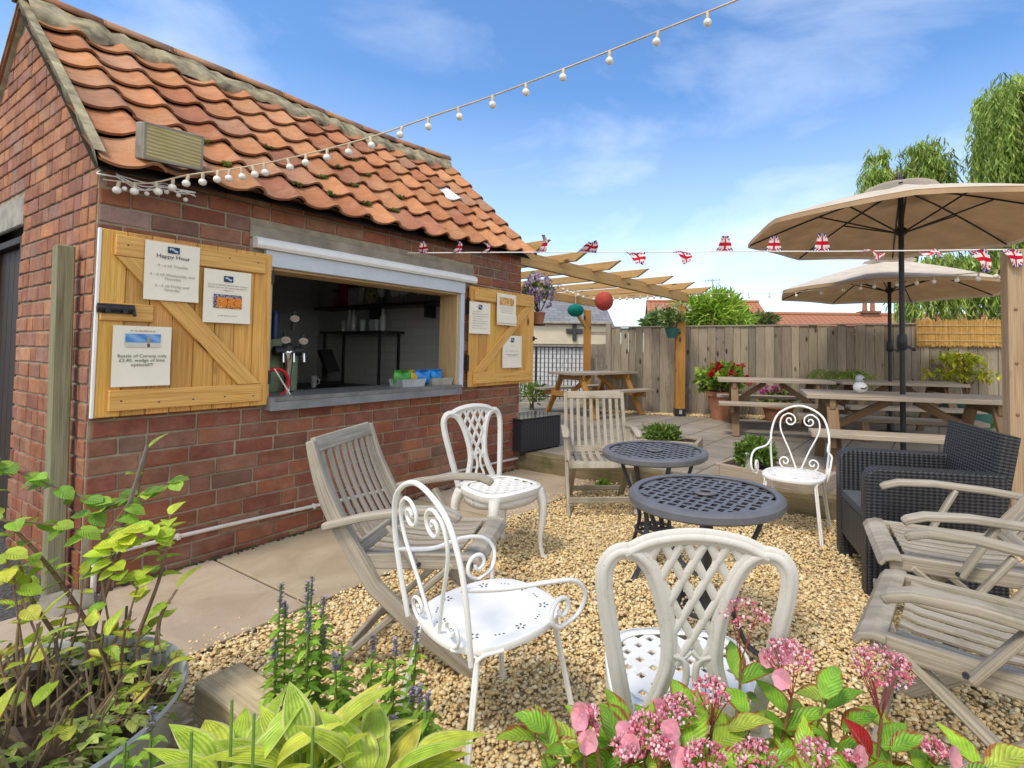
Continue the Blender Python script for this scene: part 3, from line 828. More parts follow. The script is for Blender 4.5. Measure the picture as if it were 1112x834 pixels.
mb = bmb(); mb.tube([(-.01, -.094, 1.49), (.14, -.094, 1.49)], .013, 8); mb.box((.07, -.077, 1.49), (.15, .010, .05)); mb.bar((.135, -.09, 1.49), (.135, -.118, 1.455), .012, .012); mb.box((.03, -.09, 1.49), (.02, .03, .045)); mb.box((.10, -.09, 1.49), (.02, .03, .045))
mb.build('bolt', MT['black'], s1)
s2 = shutter(2.668, 1.015, .937, .978, 'up', '')
mb = bmb(); mb.box((3.672, -.06, 1.43), (.02, .02, .05)); mb.tube([(3.668, -.07, 1.43), (3.70, -.085, 1.43)], .008); mb.build('catch', MT['black'], s2)
for z in (1.17, 1.72):
    mb = bmb(); mb.box((2.655, -.048, z), (.022, .03, .15)); mb.build('hinge', MT['black'], s2)
for z in (1.10, 1.76):
    mb = bmb(); mb.box((.858, -.040, z), (.022, .02, .09)); mb.build('hinge', MT['black'], s1)

# --- conduit along the foot of the wall
t = thing('conduit', 'thin white conduit pipe clipped low along the brick wall', 'pipe', C0, BZ)
mb = bmb(); zz = lambda x: .205 - .022 * x + .006 * math.sin(x * 3)
mb.tube([(x, -.030, zz(x)) for x in [.06 + k * .17 for k in range(21)]], .0125, 8)
mb.tube([(.06, -.03, zz(.06)), (.045, -.03, zz(0) - .02), (.043, -.03, .0)], .0125, 8)
mb.build('pipe', MT['pipe'], t, smooth=60)
for x in (.40, 1.2, 2.05, 2.9):
    mb = bmb(); mb.box((x, -.03, zz(x)), (.02, .034, .034)); mb.build('clip', MT['pipe'], t, bevel=.004)

# --- grey post against the gable
q = plane_hit(74, 420, C0 + bl(0, 0, 0) * 0, V((-bg.y, bg.x, 0)))
t = thing('timber_post', 'old grey square timber post leaning beside the brick gable corner', 'post', bl(-.07, .115, 0), BZ)
mb = MB(); mb.bar((0, .0, -.02), (0, .10, 1.825), .07, .075, (1, 0, 0)); mb.build('post', MT['oldpost'], t, bevel=.006)

# --- floodlight under the eaves
t = thing('floodlight', 'weathered rectangular floodlight with a yellowed lens under the tiled eaves', 'floodlight', bl(.24, -.02, 2.405), BZ)
MT['old_case'] = plain('weathered_case', (.27, .25, .20), .65, var=.3)
M = Matrix.Rotation(R(-4), 3, 'Y') @ Matrix.Rotation(R(12), 3, 'X')
c0 = V((.0, -.14, -.01))
mb = MB(); mb.box(c0, (.27, .10, .19), M); mb.build('housing', MT['old_case'], t, bevel=.006)
m = NT('yellowed_lens'); co = m.coord('Object', (1, 1, 1)); wv = m.n('ShaderNodeTexWave', Scale=17, Distortion=1.5); wv.bands_direction = 'Z'; m.link(co, wv.inputs['Vector'])
m.color(m.mix(m.noise(co, 9, 5), (.34, .28, .10), (.52, .45, .22))); m.set(.3, 0, .5); m.bump(wv.outputs['Fac'], .5, .006)
mb = MB(); mb.box(c0 + M @ V((0, -.056, 0)), (.25, .016, .172), M); mb.build('lens', m.mat, t, bevel=.003)
mb = MB()
for a, b in (((-.128, -.055, 0), (.012, .02, .19)), ((.128, -.055, 0), (.012, .02, .19)), ((0, -.055, .088), (.244, .02, .014)), ((0, -.055, -.088), (.244, .02, .014))): mb.box(c0 + M @ V(a), b, M)
mb.build('bezel', MT['old_case'], t, bevel=.002)
mb = MB(); mb.box((0, -.05, -.02), (.05, .11, .03)); mb.box((0, -.0, -.04), (.09, .02, .11)); mb.build('bracket', MT['black'], t)

# ================================================================ notices pinned on the shutters
def text_mesh(txt, size, parent, loc, mat, align='CENTER', ext=.0004):
    cu = bpy.data.curves.new('lettering', 'FONT'); cu.body = txt; cu.size = size; cu.align_x = align; cu.extrude = ext; cu.resolution_u = 2
    tmp = bpy.data.objects.new('tmp', cu); C.objects.link(tmp)
    dg = bpy.context.evaluated_depsgraph_get(); me = bpy.data.meshes.new_from_object(tmp.evaluated_get(dg)); 
    bpy.data.objects.remove(tmp)
    me.name = 'lettering'; me.materials.clear(); me.materials.append(mat)
    o = bpy.data.objects.new('lettering', me); C.objects.link(o); o.parent = parent
    o.location = loc; o.rotation_euler = (R(90), 0, 0); return o
def squiggles(parent, rows, mat, th=.0045):
    mb = MB()
    for z, a, b in rows:
        x = a
        while x < b:
            w = min(rnd(.008, .022), b - x); mb.box((x + w / 2, -.0042, z + rnd(-.0006, .0006)), (w, .0006, th * rnd(.7, 1.1))); x += w + rnd(.003, .006)
    return mb.build('print', mat, parent)
def notice(label, px0, py0, px1, py1, off=.088, wh=None, tilt=0, curl=.006):
    a = wall_xy(px0, py0, off); b = wall_xy(px1, py1, off)
    w, h = abs(b[0] - a[0]), abs(a[1] - b[1]); cx, cz = (a[0] + b[0]) / 2, (a[1] + b[1]) / 2
    if wh: w, h = wh
    p = C0 + bd * cx + bn * off; p.z = cz
    t = thing('notice', label, 'notice', p, BZ, 'paper notices on the shutters'); t.rotation_euler = (0, tilt, BZ)
    mb = MB(); nu, nv = 8, 10
    mb.grid([[(lerp(-w / 2, w / 2, i / nu), -curl * max(0, 1 - 2 * j / nv) ** 3 * (.4 + .6 * i / nu), lerp(-h / 2, h / 2, j / nv)) for i in range(nu + 1)] for j in range(nv + 1)])
    o = mb.build('paper', MT['paper'], t, smooth=30)
    for v in o.data.vertices: pass
    return t, w, h
def pic(parent, x, z, w, h, fn, n=16, name='picture'):
    mb = MB(); mb.m = 0; k = max(4, int(n * h / w))
    for i in range(n):
        for j in range(k):
            mb.col = fn((i + .5) / n, (j + .5) / k)
            x0, x1, z0, z1 = x - w / 2 + w * i / n, x - w / 2 + w * (i + 1) / n, z - h / 2 + h * j / k, z - h / 2 + h * (j + 1) / k
            mb.poly([(x0, -.0048, z0), (x1, -.0048, z0), (x1, -.0048, z1), (x0, -.0048, z1)])
    return mb.build(name, MT['tint'], parent)
def emblem(parent, x, z, w=.05, h=.032):
    def fn(u, v):
        return (.45, .55, .65) if abs(v - .5 - .18 * math.sin(u * 6)) < .16 and .15 < u < .85 else (.02, .045, .10)
    pic(parent, x, z, w, h, fn, 14, 'emblem')
t, w, h = notice('largest cream notice headed Happy Hour at the top of the left shutter', 158, 260, 215, 329)
emblem(t, 0, h * .38, .055, .036); text_mesh('Happy Hour', .031, t, (0, -.0045, h * .23), MT['ink'])
text_mesh('4 - 6 till Tuesday', .021, t, (0, -.0045, h * .08), MT['fadedink']); text_mesh('4 - 8 till Wednesday and\nThursday', .021, t, (0, -.0045, h * -.08), MT['fadedink']); text_mesh('4 - 6 till Friday and\nSaturday', .021, t, (0, -.0045, h * -.27), MT['fadedink'])
t, w, h = notice('cream notice with an orange drinks photo on the right of the left shutter', 222, 291, 271, 352)
emblem(t, 0, h * .34, .05, .036)
squiggles(t, [(h * .22, -w * .42, w * .42), (h * .17, -w * .42, w * .42), (h * .12, -w * .1, w * .1), (h * -.36, -w * .2, w * .2)], MT['fadedink'])
def glasses(u, v):
    s = abs(((u * 4) % 1) - .5)
    if v > .75 or u < .12: return (.10, .07, .13) if rnd(0, 1) < .7 else (.4, .4, .5)
    return (.75, .22, .02) if s < .33 and v > .2 else ((.65, .30, .06) if rnd(0, 1) < .6 else (.35, .06, .02))
pic(t, 0, -h * .09, w * .6, h * .26, glasses, 26)
t, w, h = notice('cream notice with a blue beach photo at the lower left of the left shutter', 123, 353, 184, 418)
text_mesh('', .01, t, (0, 0, 0), MT['ink']) if False else None
squiggles(t, [(h * .42, -w * .22, w * .22)], MT['redink'])
def beach(u, v):
    if .60 < u < .70 and v < .72: return (.45, .30, .12) if v > .25 else (.08, .05, .03)
    return mixc((.06, .22, .55), (.35, .55, .75), max(0, .5 + .5 * math.sin(u * 11 + v * 7)) * .6) if v > .42 else ((.10, .30, .50) if v > .34 else (.60, .58, .50))
pic(t, 0, h * .26, w * .6, h * .22, beach, 26)
text_mesh('Bottle of Corona only\n£3.40, wedge of lime\noptional!!!', .0235, t, (0, -.0045, h * -.02), MT['greenink'])
t, w, h = notice('typed cream notice hanging at the left of the right shutter', 510, 327, 532, 363, off=.072)
emblem(t, 0, h * .35, .05, .045)
squiggles(t, [(h * .2 - k * h * .075, -w * .38, w * (.36 if k % 3 else .1)) for k in range(8)], MT['fadedink'])
t, w, h = notice('cream notice with a food photo overlapping the top rail of the right shutter', 540, 318, 560, 354, off=.092)
pic(t, 0, h * .26, w * .75, h * .24, lambda u, v: (.55, .28, .08) if rnd(0, 1) < .6 else (.75, .5, .2), 14)
squiggles(t, [(h * .05, -w * .35, w * .35), (h * -.03, -w * .3, w * .3), (h * -.1, -w * .3, w * .3)], MT['fadedink'])
mb = MB(); mb.box((0, -.008, -h * .30), (w, .012, h * .28)); mb.build('leaflet', MT['paper'], t, bevel=.003)
t, w, h = notice('cream notice at the lower right of the right shutter', 546, 364, 566, 399, off=.072)
emblem(t, 0, h * .36, .05, .045)
squiggles(t, [(h * .18, -w * .1, w * .1), (h * .02, -w * .35, w * .35)], MT['fadedink']); squiggles(t, [(h * -.08, -w * .36, w * .36), (h * -.13, -w * .25, w * .25)], MT['redink'])

# ================================================================ inside the hatch
def inside(px, py, y):
    """point at depth y behind the front of the wall, on the sight line"""
    return plane_hit(px, py, C0 - bn * y, bn)
cz = .951
def put(px, y, z=cz):
    d = ray(px, 400); p = plane_hit(px, 400, C0 - bn * y, bn); return V((p.x, p.y, z))
t = thing('beer_tap', 'chrome beer tap with three round badges on the hatch counter', 'beer tap', put(312, .26), BZ)
MT['chrome'] = plain('chrome', (.6, .6, .6), .15, metal=1, var=.05, bump=0)
mb = MB(); mb.lathe([(.055, 0), (.055, .015), (.03, .03), (.026, .12), (.036, .25), (.05, .30), (.045, .33)], 16); mb.build('column', MT['chrome'], t, smooth=40)
mb = MB(); mb.tube([(-.10, 0, .32), (.10, 0, .32)], .035, 12); mb.ball((0, 0, .33), .05, 10, 8); mb.build('head', MT['black'], t, smooth=60)
mb = MB()
for x in (-.07, 0.005, .08): mb.tube([(x, -.03, .31), (x, -.07, .30), (x, -.075, .24)], .011, 8)
mb.build('spout', MT['chrome'], t, smooth=60)
for x, z in ((-.03, .40), (.10, .395), (.03, .56)):
    mb = MB(); mb.prism([(x + .034 * math.cos(a), -.02, z + .025 * math.sin(a)) for a in [k * math.pi / 10 for k in range(20)]], -.006, .006, (0, 1, 0))
    bo = mb.build('badge', MT['stone'], t)
    mb = MB(); mb.box((x, -.027, z), (.044, .002, .014)); mb.build('emblem', MT['redink'], bo)
    mb = MB(); mb.bar((x, -.005, z - .08), (x, -.005, z + .06), .022, .022); mb.build('handle', MT['black'], t, bevel=.004)
t = thing('pump_handle', 'tall blue pump handle beside the beer tap', 'pump handle', put(297, .5), BZ)
mb = MB(); mb.lathe([(.03, 0), (.03, .02), (.014, .04), (.016, .25), (.024, .42), (.024, .60), (.012, .63)], 10); mb.col = (.02, .05, .15); mb.build('handle', plain('navy_handle', (.02, .045, .14), .35), t, smooth=50)
t = thing('bar_bag', 'pale green cool bag behind the beer tap', 'bag', put(299, .42), BZ)
mb = MB(); mb.lathe([(.10, 0), (.13, .03), (.13, .26), (.11, .34), (.05, .40), (.0, .41)], 14, sx=1.2, sy=.8); mb.build('bag', plain('sage_cloth', (.22, .28, .16), .8), t, smooth=50)
t = thing('hose_ring', 'coiled red hose standing on the hatch counter', 'hose', put(300, .12), BZ)
mb = MB(); mb.tube([(0.085 * math.cos(a), .0, .10 + .095 * math.sin(a)) for a in [k * math.pi / 14 for k in range(28)]], .012, 8, closed=True); mb.build('hose', plain('red_rubber', (.55, .01, .02), .4), t, smooth=60)
t = thing('stirring_stick', 'thin pale stick leaning across the red hose', 'stick', put(306, .10), BZ)
mb = MB(); mb.tube([(-.06, -.02, .20), (.05, -.04, .004)], .005, 6); mb.build('stick', MT['paper'], t)
t = thing('bar_runner', 'green and yellow bar towel along the hatch counter', 'bar towel', put(345, .03), BZ)
mb = MB()
for k in range(12):
    mb.col = (.35, .38, .03) if k % 3 else (.55, .42, .04); mb.box((-.27 + k * .055, 0, .006 + .003 * math.sin(k)), (.054, .06, .005))
mb.build('towel', MT['tintrough'], t)
t = thing('paper_stack', 'flat pale menu folder lying on the counter beside the trays', 'folder', put(420, .16), BZ)
mb = MB(); mb.box((0, 0, .008), (.30, .12, .014)); mb.col = (.3, .3, .4); mb.build('folder', plain('lilac_card', (.42, .41, .48), .6), t, bevel=.003)
for k, (px, lab) in enumerate(((443, 'grey snack tray on the counter, holding blue and yellow crisp packets'), (474, 'whitewashed snack tray nearest the right side of the hatch'))):
    t = thing('snack_tray', lab, 'tray', put(px, .10 + .0 * k), BZ, 'snack trays on the counter')
    W_, D_, H_ = .26, .17, .085
    mb = MB()
    mb.box((0, 0, .008), (W_ * .86, D_ * .86, .014))
    for sx in (-1, 1): mb.bar((sx * W_ * .43, -D_ * .45, .04), (sx * W_ * .43, D_ * .45, .04), .01, H_, (0, 0, 1))
    for sy in (-1, 1):
        a, b = W_ * .43, W_ * .5
        y0, y1 = sy * D_ * .43, sy * D_ * .5
        mb.prism([(-a, y0, 0), (a, y0, 0), (b, y1, H_), (-b, y1, H_)], -.005, .005, (0, 1, 0))
    mb.build('tray', MT['galv'] if k == 0 else MT['stone'], t)
for k, (px, y, c, lab) in enumerate(((437, .10, (.06, .30, .04), 'green crisp packet at the left end of the trays'), (449, .11, (.70, .45, .02), 'yellow crisp packet standing in the grey tray'), (459, .08, (.02, .22, .62), 'blue crisp packet leaning between the two trays'), (474, .10, (.03, .28, .70), 'bright blue crisp packet lying on the whitewashed tray'))):
    t = thing('crisp_packet', lab, 'crisp packet', put(px, y, cz + .06), BZ + rnd(-.3, .3), 'crisp packets')
    mb = MB(); P_ = []
    for i in range(9):
        u = i / 8 * 2 - 1; P_.append([(u * .075 + rnd(-.004, .004), (.03 * (1 - v * v) * (1 - u * u) + .004) , v * .05 + .03 + rnd(-.004, .004)) for v in [q / 5 * 2 - 1 for q in range(11 - 4)]])
    mb.grid(P_); P2 = [[(x, -y, z) for x, y, z in r_] for r_ in P_]; mb.grid(P2)
    mb.build('packet', plain('foil_%d' % k, c, .3, var=.5, scale=18, bump=.4), t, smooth=50)
# shelves on the end wall, in building axes
def bmb_at(): return bmb()
SX = RX1
def wallpt(px, py):
    """point on the end wall of the room"""
    n_ = V((-bg.y, bg.x, 0)); return plane_hit(px, py, bl(SX, 0, 0), n_)
def ysz(px, py):
    p = wallpt(px, py); return ((p - bl(SX, 0, 0)).dot(bg), p.z)
t = thing('glass_shelf', 'long black upper shelf on the dark back wall inside the hatch', 'shelf', bl(SX, .9, 0), BZ)
y0, zs = ysz(362, 337); y1, zs2 = ysz(470, 334); ysA, ysB = max(y0, y1), .3
binv = Matrix.Rotation(-BZ, 4, 'Z') @ Matrix.Translation(-t.location) @ BM
mb = MB(); mb.xf = binv; mb.box((SX - .13, (ysA + ysB) / 2, zs), (.24, ysA - ysB, .035)); mb.build('shelf', MT['black'], t, bevel=.003)
for y in (.6, 1.5):
    mb = MB(); mb.xf = binv; mb.box((SX - .08, y, zs - .08), (.14, .02, .12)); mb.build('bracket', MT['black'], t)
MT['glassware'] = glass('glassware', (.8, .85, .85), .08, .45)
gcount = 0
for k in range(11):
    y = .55 + k * .105; px = 0
    t = thing('wine_glass', 'clear stemmed glass in the row of glasses on the upper hatch shelf', 'wine glass', bl(SX - .13 + rnd(-.05, .05), y, zs + .0185), BZ, 'glasses on the upper shelf')
    mb = MB(); mb.lathe([(.032, 0), (.032, .003), (.004, .008), (.004, .08), (.03, .10), (.038, .14), (.033, .19)], 12); mb.build('glass', MT['glassware'], t, smooth=50, solid=.0015)
for lab, y, size, c in (('bright red box on the upper shelf inside the hatch', 1.93, (.16, .12, .26), (.45, .01, .04)), ('brown carton on the upper shelf beside the red box', 2.08, (.14, .10, .20), (.28, .17, .07)), ('white storage tub on the upper shelf next to the red box', 1.70, (.18, .22, .20), (.5, .48, .45))):
    t = thing('storage_box', lab, 'box', bl(SX - .13, y, zs + .0185), BZ)
    mb = MB(); mb.box((0, 0, size[2] / 2 - .01), (size[0], size[1], size[2] - .02)); mb.build('box', plain('box_' + str(size[2]) + str(y), c, .6), t, bevel=.006)
    mb = MB(); mb.box((0, 0, size[2] - .008), (size[0] + .008, size[1] + .008, .018)); mb.build('lid', plain('lid_' + str(y), tuple(x * .7 for x in c), .6), t, bevel=.003)
t = thing('patterned_bag', 'patterned cream cloth bag leaning on the upper shelf', 'bag', bl(SX - .14, 1.5, zs + .0185), BZ)
mb = MB(); mb.lathe([(.09, 0), (.10, .04), (.09, .16), (.05, .26), (0, .28)], 10, sx=.7, sy=1.1); mb.build('bag', plain('speckled_cloth', (.34, .31, .22), .9, var=.8, scale=30), t, smooth=60)
t = thing('wall_cabinet', 'dark navy cabinet hanging above the upper shelf', 'cabinet', bl(SX - .12, 1.75, zs + .40), BZ)
mb = MB(); mb.box((0, 0, 0), (.22, .75, .15)); mb.build('cabinet', plain('navy_panel', (.015, .02, .05), .5), t, bevel=.004)
mb = MB(); mb.box((-.112, 0, 0), (.004, .70, .12)); mb.build('door', plain('navy_door', (.02, .028, .07), .5), t, bevel=.002)
y0, zl = ysz(345, 368)
zl = zs - .29
t = thing('lower_shelf', 'short dark lower rack under the long shelf inside the hatch', 'shelf', bl(SX, 1.7, 0), BZ)
binv2 = Matrix.Rotation(-BZ, 4, 'Z') @ Matrix.Translation(-t.location) @ BM
mb = MB(); mb.xf = binv2; mb.box((SX - .15, 1.65, zl), (.28, 1.15, .025)); mb.build('shelf', MT['black'], t)
for y in (1.15, 2.15):
    for x in (SX - .03, SX - .27):
        mb = MB(); mb.xf = binv2; mb.box((x, y, zl / 2), (.022, .022, zl - .026)); mb.build('upright', MT['black'], t)
for k in range(7):
    tall = k in (0, 4, 5)
    t = thing('bottle' if tall else 'tumbler', 'tall clear bottle on the lower hatch rack' if tall else 'clear tumbler on the lower hatch rack', 'bottle' if tall else 'glass', bl(SX - .16 + rnd(-.04, .04), 1.25 + k * .12, zl + .0128), BZ, 'bottles on the lower rack' if tall else 'tumblers on the lower rack')
    mb = MB(); mb.lathe([(.03, 0), (.032, .01), (.032, .15), (.012, .20), (.012, .25)] if tall else [(.028, 0), (.036, .13), (.034, .132)], 12); mb.build('glass', MT['glassware'], t, smooth=50)
t = thing('till_screen', 'black till screen tilted on the work surface inside the hatch', 'till', bl(2.45, 1.9, .88), BZ + R(40))
MT['screen'] = plain('screen', (.01, .01, .012), .2, var=0, bump=0)
mb = MB(); mb.box((0, 0, .02), (.26, .24, .04)); mb.bar((0, .02, .03), (0, .02, .2), .05, .04); mb.build('stand', MT['black'], t, bevel=.004)
mb = MB(); mb.box((0, -.02, .27), (.40, .03, .27), Matrix.Rotation(R(-20), 3, 'X')); mb.build('screen', MT['screen'], t, bevel=.006)
t = thing('work_surface', 'dark work surface at the back of the hatch room', 'worktop', bl(2.3, 2.0, 0), BZ)
binv3 = Matrix.Rotation(-BZ, 4, 'Z') @ Matrix.Translation(-t.location) @ BM
mb = MB(); mb.xf = binv3; mb.box((2.15, 2.05, .86), (1.6, .95, .035)); mb.build('top', MT['black'], t)
mb = MB(); mb.xf = binv3; mb.box((2.15, 2.1, .42), (1.5, .8, .84)); mb.build('cupboard', MT['black'], t)
for px, r_, h_, lab, c in ((402, .05, .09, 'small cream bowl on the dark work surface inside the hatch', (.5, .48, .38)), (386, .035, .12, 'white mug on the dark work surface beside the till', (.5, .5, .48))):
    p = bl(1.95 if r_ > .04 else 2.2, 1.72, .879); t = thing('bowl' if r_ > .04 else 'mug', lab, 'bowl' if r_ > .04 else 'mug', p, BZ)
    mb = MB(); mb.lathe([(r_ * .7, 0), (r_, h_), (r_ * .9, h_), (r_ * .6, .01)], 14); mb.build('body', plain('china_%d' % px, c, .4), t, smooth=50)
    if r_ < .04:
        mb = MB(); mb.tube([(r_, 0, .03), (r_ + .025, 0, .04), (r_ + .025, 0, .08), (r_, 0, .09)], .005, 6); mb.build('handle', MT['white_metal'], t)
# ================================================================ folding teak chairs (forward = +y)
def teak_chair(label, loc, fwd, W=.52, backdy=-.46, backz=.97, mat='teak', seatz=.43, sd=.48, armz=.62, tl=.0, group='weathered folding chairs'):
    t = thing('folding_chair', label, 'chair', loc, math.atan2(fwd[1], fwd[0]) - math.pi / 2, group)
    T = MT[mat]; hw = W / 2; yb = -sd / 2; yf = sd / 2
    # seat: side rails, front rail, slats running front to back
    ins = hw - .045
    for s in (-1, 1):
        mb = MB(); mb.bar((s * ins, yb, seatz - .025), (s * ins, yf - .01, seatz - .018), .03, .062); mb.build('seat_rail', T, t, bevel=.006, seg=2)
    mb = MB(); mb.strip([(0, yf - .055, seatz + .002), (0, yf - .02, seatz + .004), (0, yf + .012, seatz - .006), (0, yf + .03, seatz - .03)], W - .02, .022, (1, 0, 0)); mb.build('front_rail', T, t, bevel=.006, seg=2)
    mb = MB(); n = 7; ww = (2 * ins - .03) / n
    for k in range(n):
        x = -ins + .015 + ww * (k + .5)
        mb.strip([(x, yb, seatz + .0), (x, yb + sd * .35, seatz - .014), (x, yf - .12, seatz - .006), (x, yf - .075, seatz + .003)], ww * .58, .012, (1, 0, 0))
    mb.bar((-ins, yb + .02, seatz - .02), (ins, yb + .02, seatz - .02), .04, .02); mb.bar((-ins, .05, seatz - .03), (ins, .05, seatz - .03), .04, .02)
    mb.build('seat', T, t, bevel=.002)
    # back: curved stiles, top rail, slats
    def bk(f, off=0):  # f 0 at the seat, 1 at the top
        y = yb + .0 + (backdy - 0) * f + .05 * math.sin(math.pi * f) * (-.6)
        return V((0, y + off, seatz - .02 + (backz - seatz + .02) * f))
    sh = hw - .015
    for s in (-1, 1):
        mb = MB(); pts = [bk(k / 10) + V((s * sh, 0, 0)) for k in range(-2, 11)]
        foot = V((s * sh, yf + .02 if backdy > -.23 else yf - .02, 0))
        low = [foot + V((0, -.0, 0)), (foot + pts[0]) / 2 + V((0, -.015, 0))]
        mb.strip(low + pts, [.03] * 2 + [.032] * 13, [.042, .06] + [.062] * 8 + [.055, .05, .045, .04, .034], (1, 0, 0)); mb.build('stile', T, t, bevel=.007, seg=2)
    d = (bk(1) - bk(.8)).normalized(); nrm = V((1, 0, 0)).cross(d)
    mb = MB(); mb.bar(bk(.955) + V((-sh + .014, 0, 0)), bk(.955) + V((sh - .014, 0, 0)), (bk(1) - bk(.87)).length, .024, nrm); 
    mb.build('top_rail', T, t, bevel=.006, seg=2)
    mb = MB(); mb.bar(bk(.08) + V((-sh + .014, 0, 0)), bk(.08) + V((sh - .014, 0, 0)), .06, .022, nrm); mb.build('lower_rail', T, t, bevel=.005)
    mb = MB(); n = 8; ww = (2 * sh - .05) / n
    for k in range(n):
        x = -sh + .025 + ww * (k + .5)
        mb.strip([bk(.1 + .8 * q / 6) + V((x, .002, 0)) for q in range(7)], ww * .50, .009, (1, 0, 0))
    mb.build('back_slats', T, t, bevel=.002)
    # arms, struts, crossed legs
    fa = (armz - seatz) / (backz - seatz)
    for s in (-1, 1):
        x = s * (hw + .012); p0 = bk(fa) + V((x, -.05, 0)); yend = yf - .05
        mb = MB(); L = yend - p0.y
        mb.strip([p0, p0 + V((0, L * .3, .018 + tl * .4)), p0 + V((0, L * .65, .024 + tl * .8)), p0 + V((0, L * .88, .012 + tl)), p0 + V((0, L * .97, -.008 + tl)), p0 + V((0, L, -.022 + tl))], [.045, .05, .058, .062, .056, .042], .03, (1, 0, 0)); mb.build('arm', T, t, bevel=.01, seg=3)
        mb = MB(); mb.bar((x - s * .03, -.0, seatz - .035), (x - s * .012, yb + .12 if backdy > -.23 else -.12, armz + .0), .022, .05, (1, 0, 0)); so = mb.build('strut', T, t, bevel=.008, seg=2)
        mb = MB(); mb.tube([(x - s * .03 + s * .010, .012, seatz - .02), (x - s * .03 + s * .015, .012, seatz - .02)], .009, 10); mb.build('bolt', MT['dark_metal'], so)
        mb = MB(); mb.bar((s * (hw - .05), yf - .09, seatz - .03), (s * (hw - .05), yb - .12, 0), .026, .052, (1, 0, 0)); mb.build('rear_leg', T, t, bevel=.006)
    mb = MB(); mb.bar((-sh, yf - .02, .13), (sh, yf - .02, .13), .022, .045); mb.build('stretcher', T, t, bevel=.004)
    mb = MB(); mb.bar((-hw + .05, yb - .05, .09), (hw - .05, yb - .05, .09), .022, .042); mb.build('stretcher', T, t, bevel=.004)
    return t
def gmid(a, b, z=0): return (G(*a, z) + G(*b, z)) / 2
def ground(p): return V((p.x, p.y, 0))
def ang(a): return V((math.cos(a), math.sin(a), 0))
teak_chair('upright grey slatted folding chair behind the tables, facing the front', V((.10, 4.28, 0)), ang(-1.475), W=.56, backdy=-.30, backz=.91, mat='teak_old', seatz=.415, armz=.62, tl=.02)
teak_chair('reclined teak folding chair between the brick wall and white scrollwork armchair', V((-.67, 2.33, 0)), ang(-.04), W=.53, backdy=-.22, backz=.92, seatz=.46, armz=.60, tl=.06, sd=.46)
teak_chair('reclined teak folding chair standing in front of the black rattan armchair', V((1.60, 2.33, 0)), ang(2.757), W=.566, backdy=-.36, backz=1.0, seatz=.445, armz=.635, tl=.01, sd=.51)
teak_chair('stained grey teak folding chair with wide front rail, beside the tallest pink hydrangea head', V((1.21, 1.634, 0)), ang(2.495), W=.60, backdy=-.36, backz=1.0, mat='teak_old', seatz=.46, armz=.60, tl=.03, sd=.51)

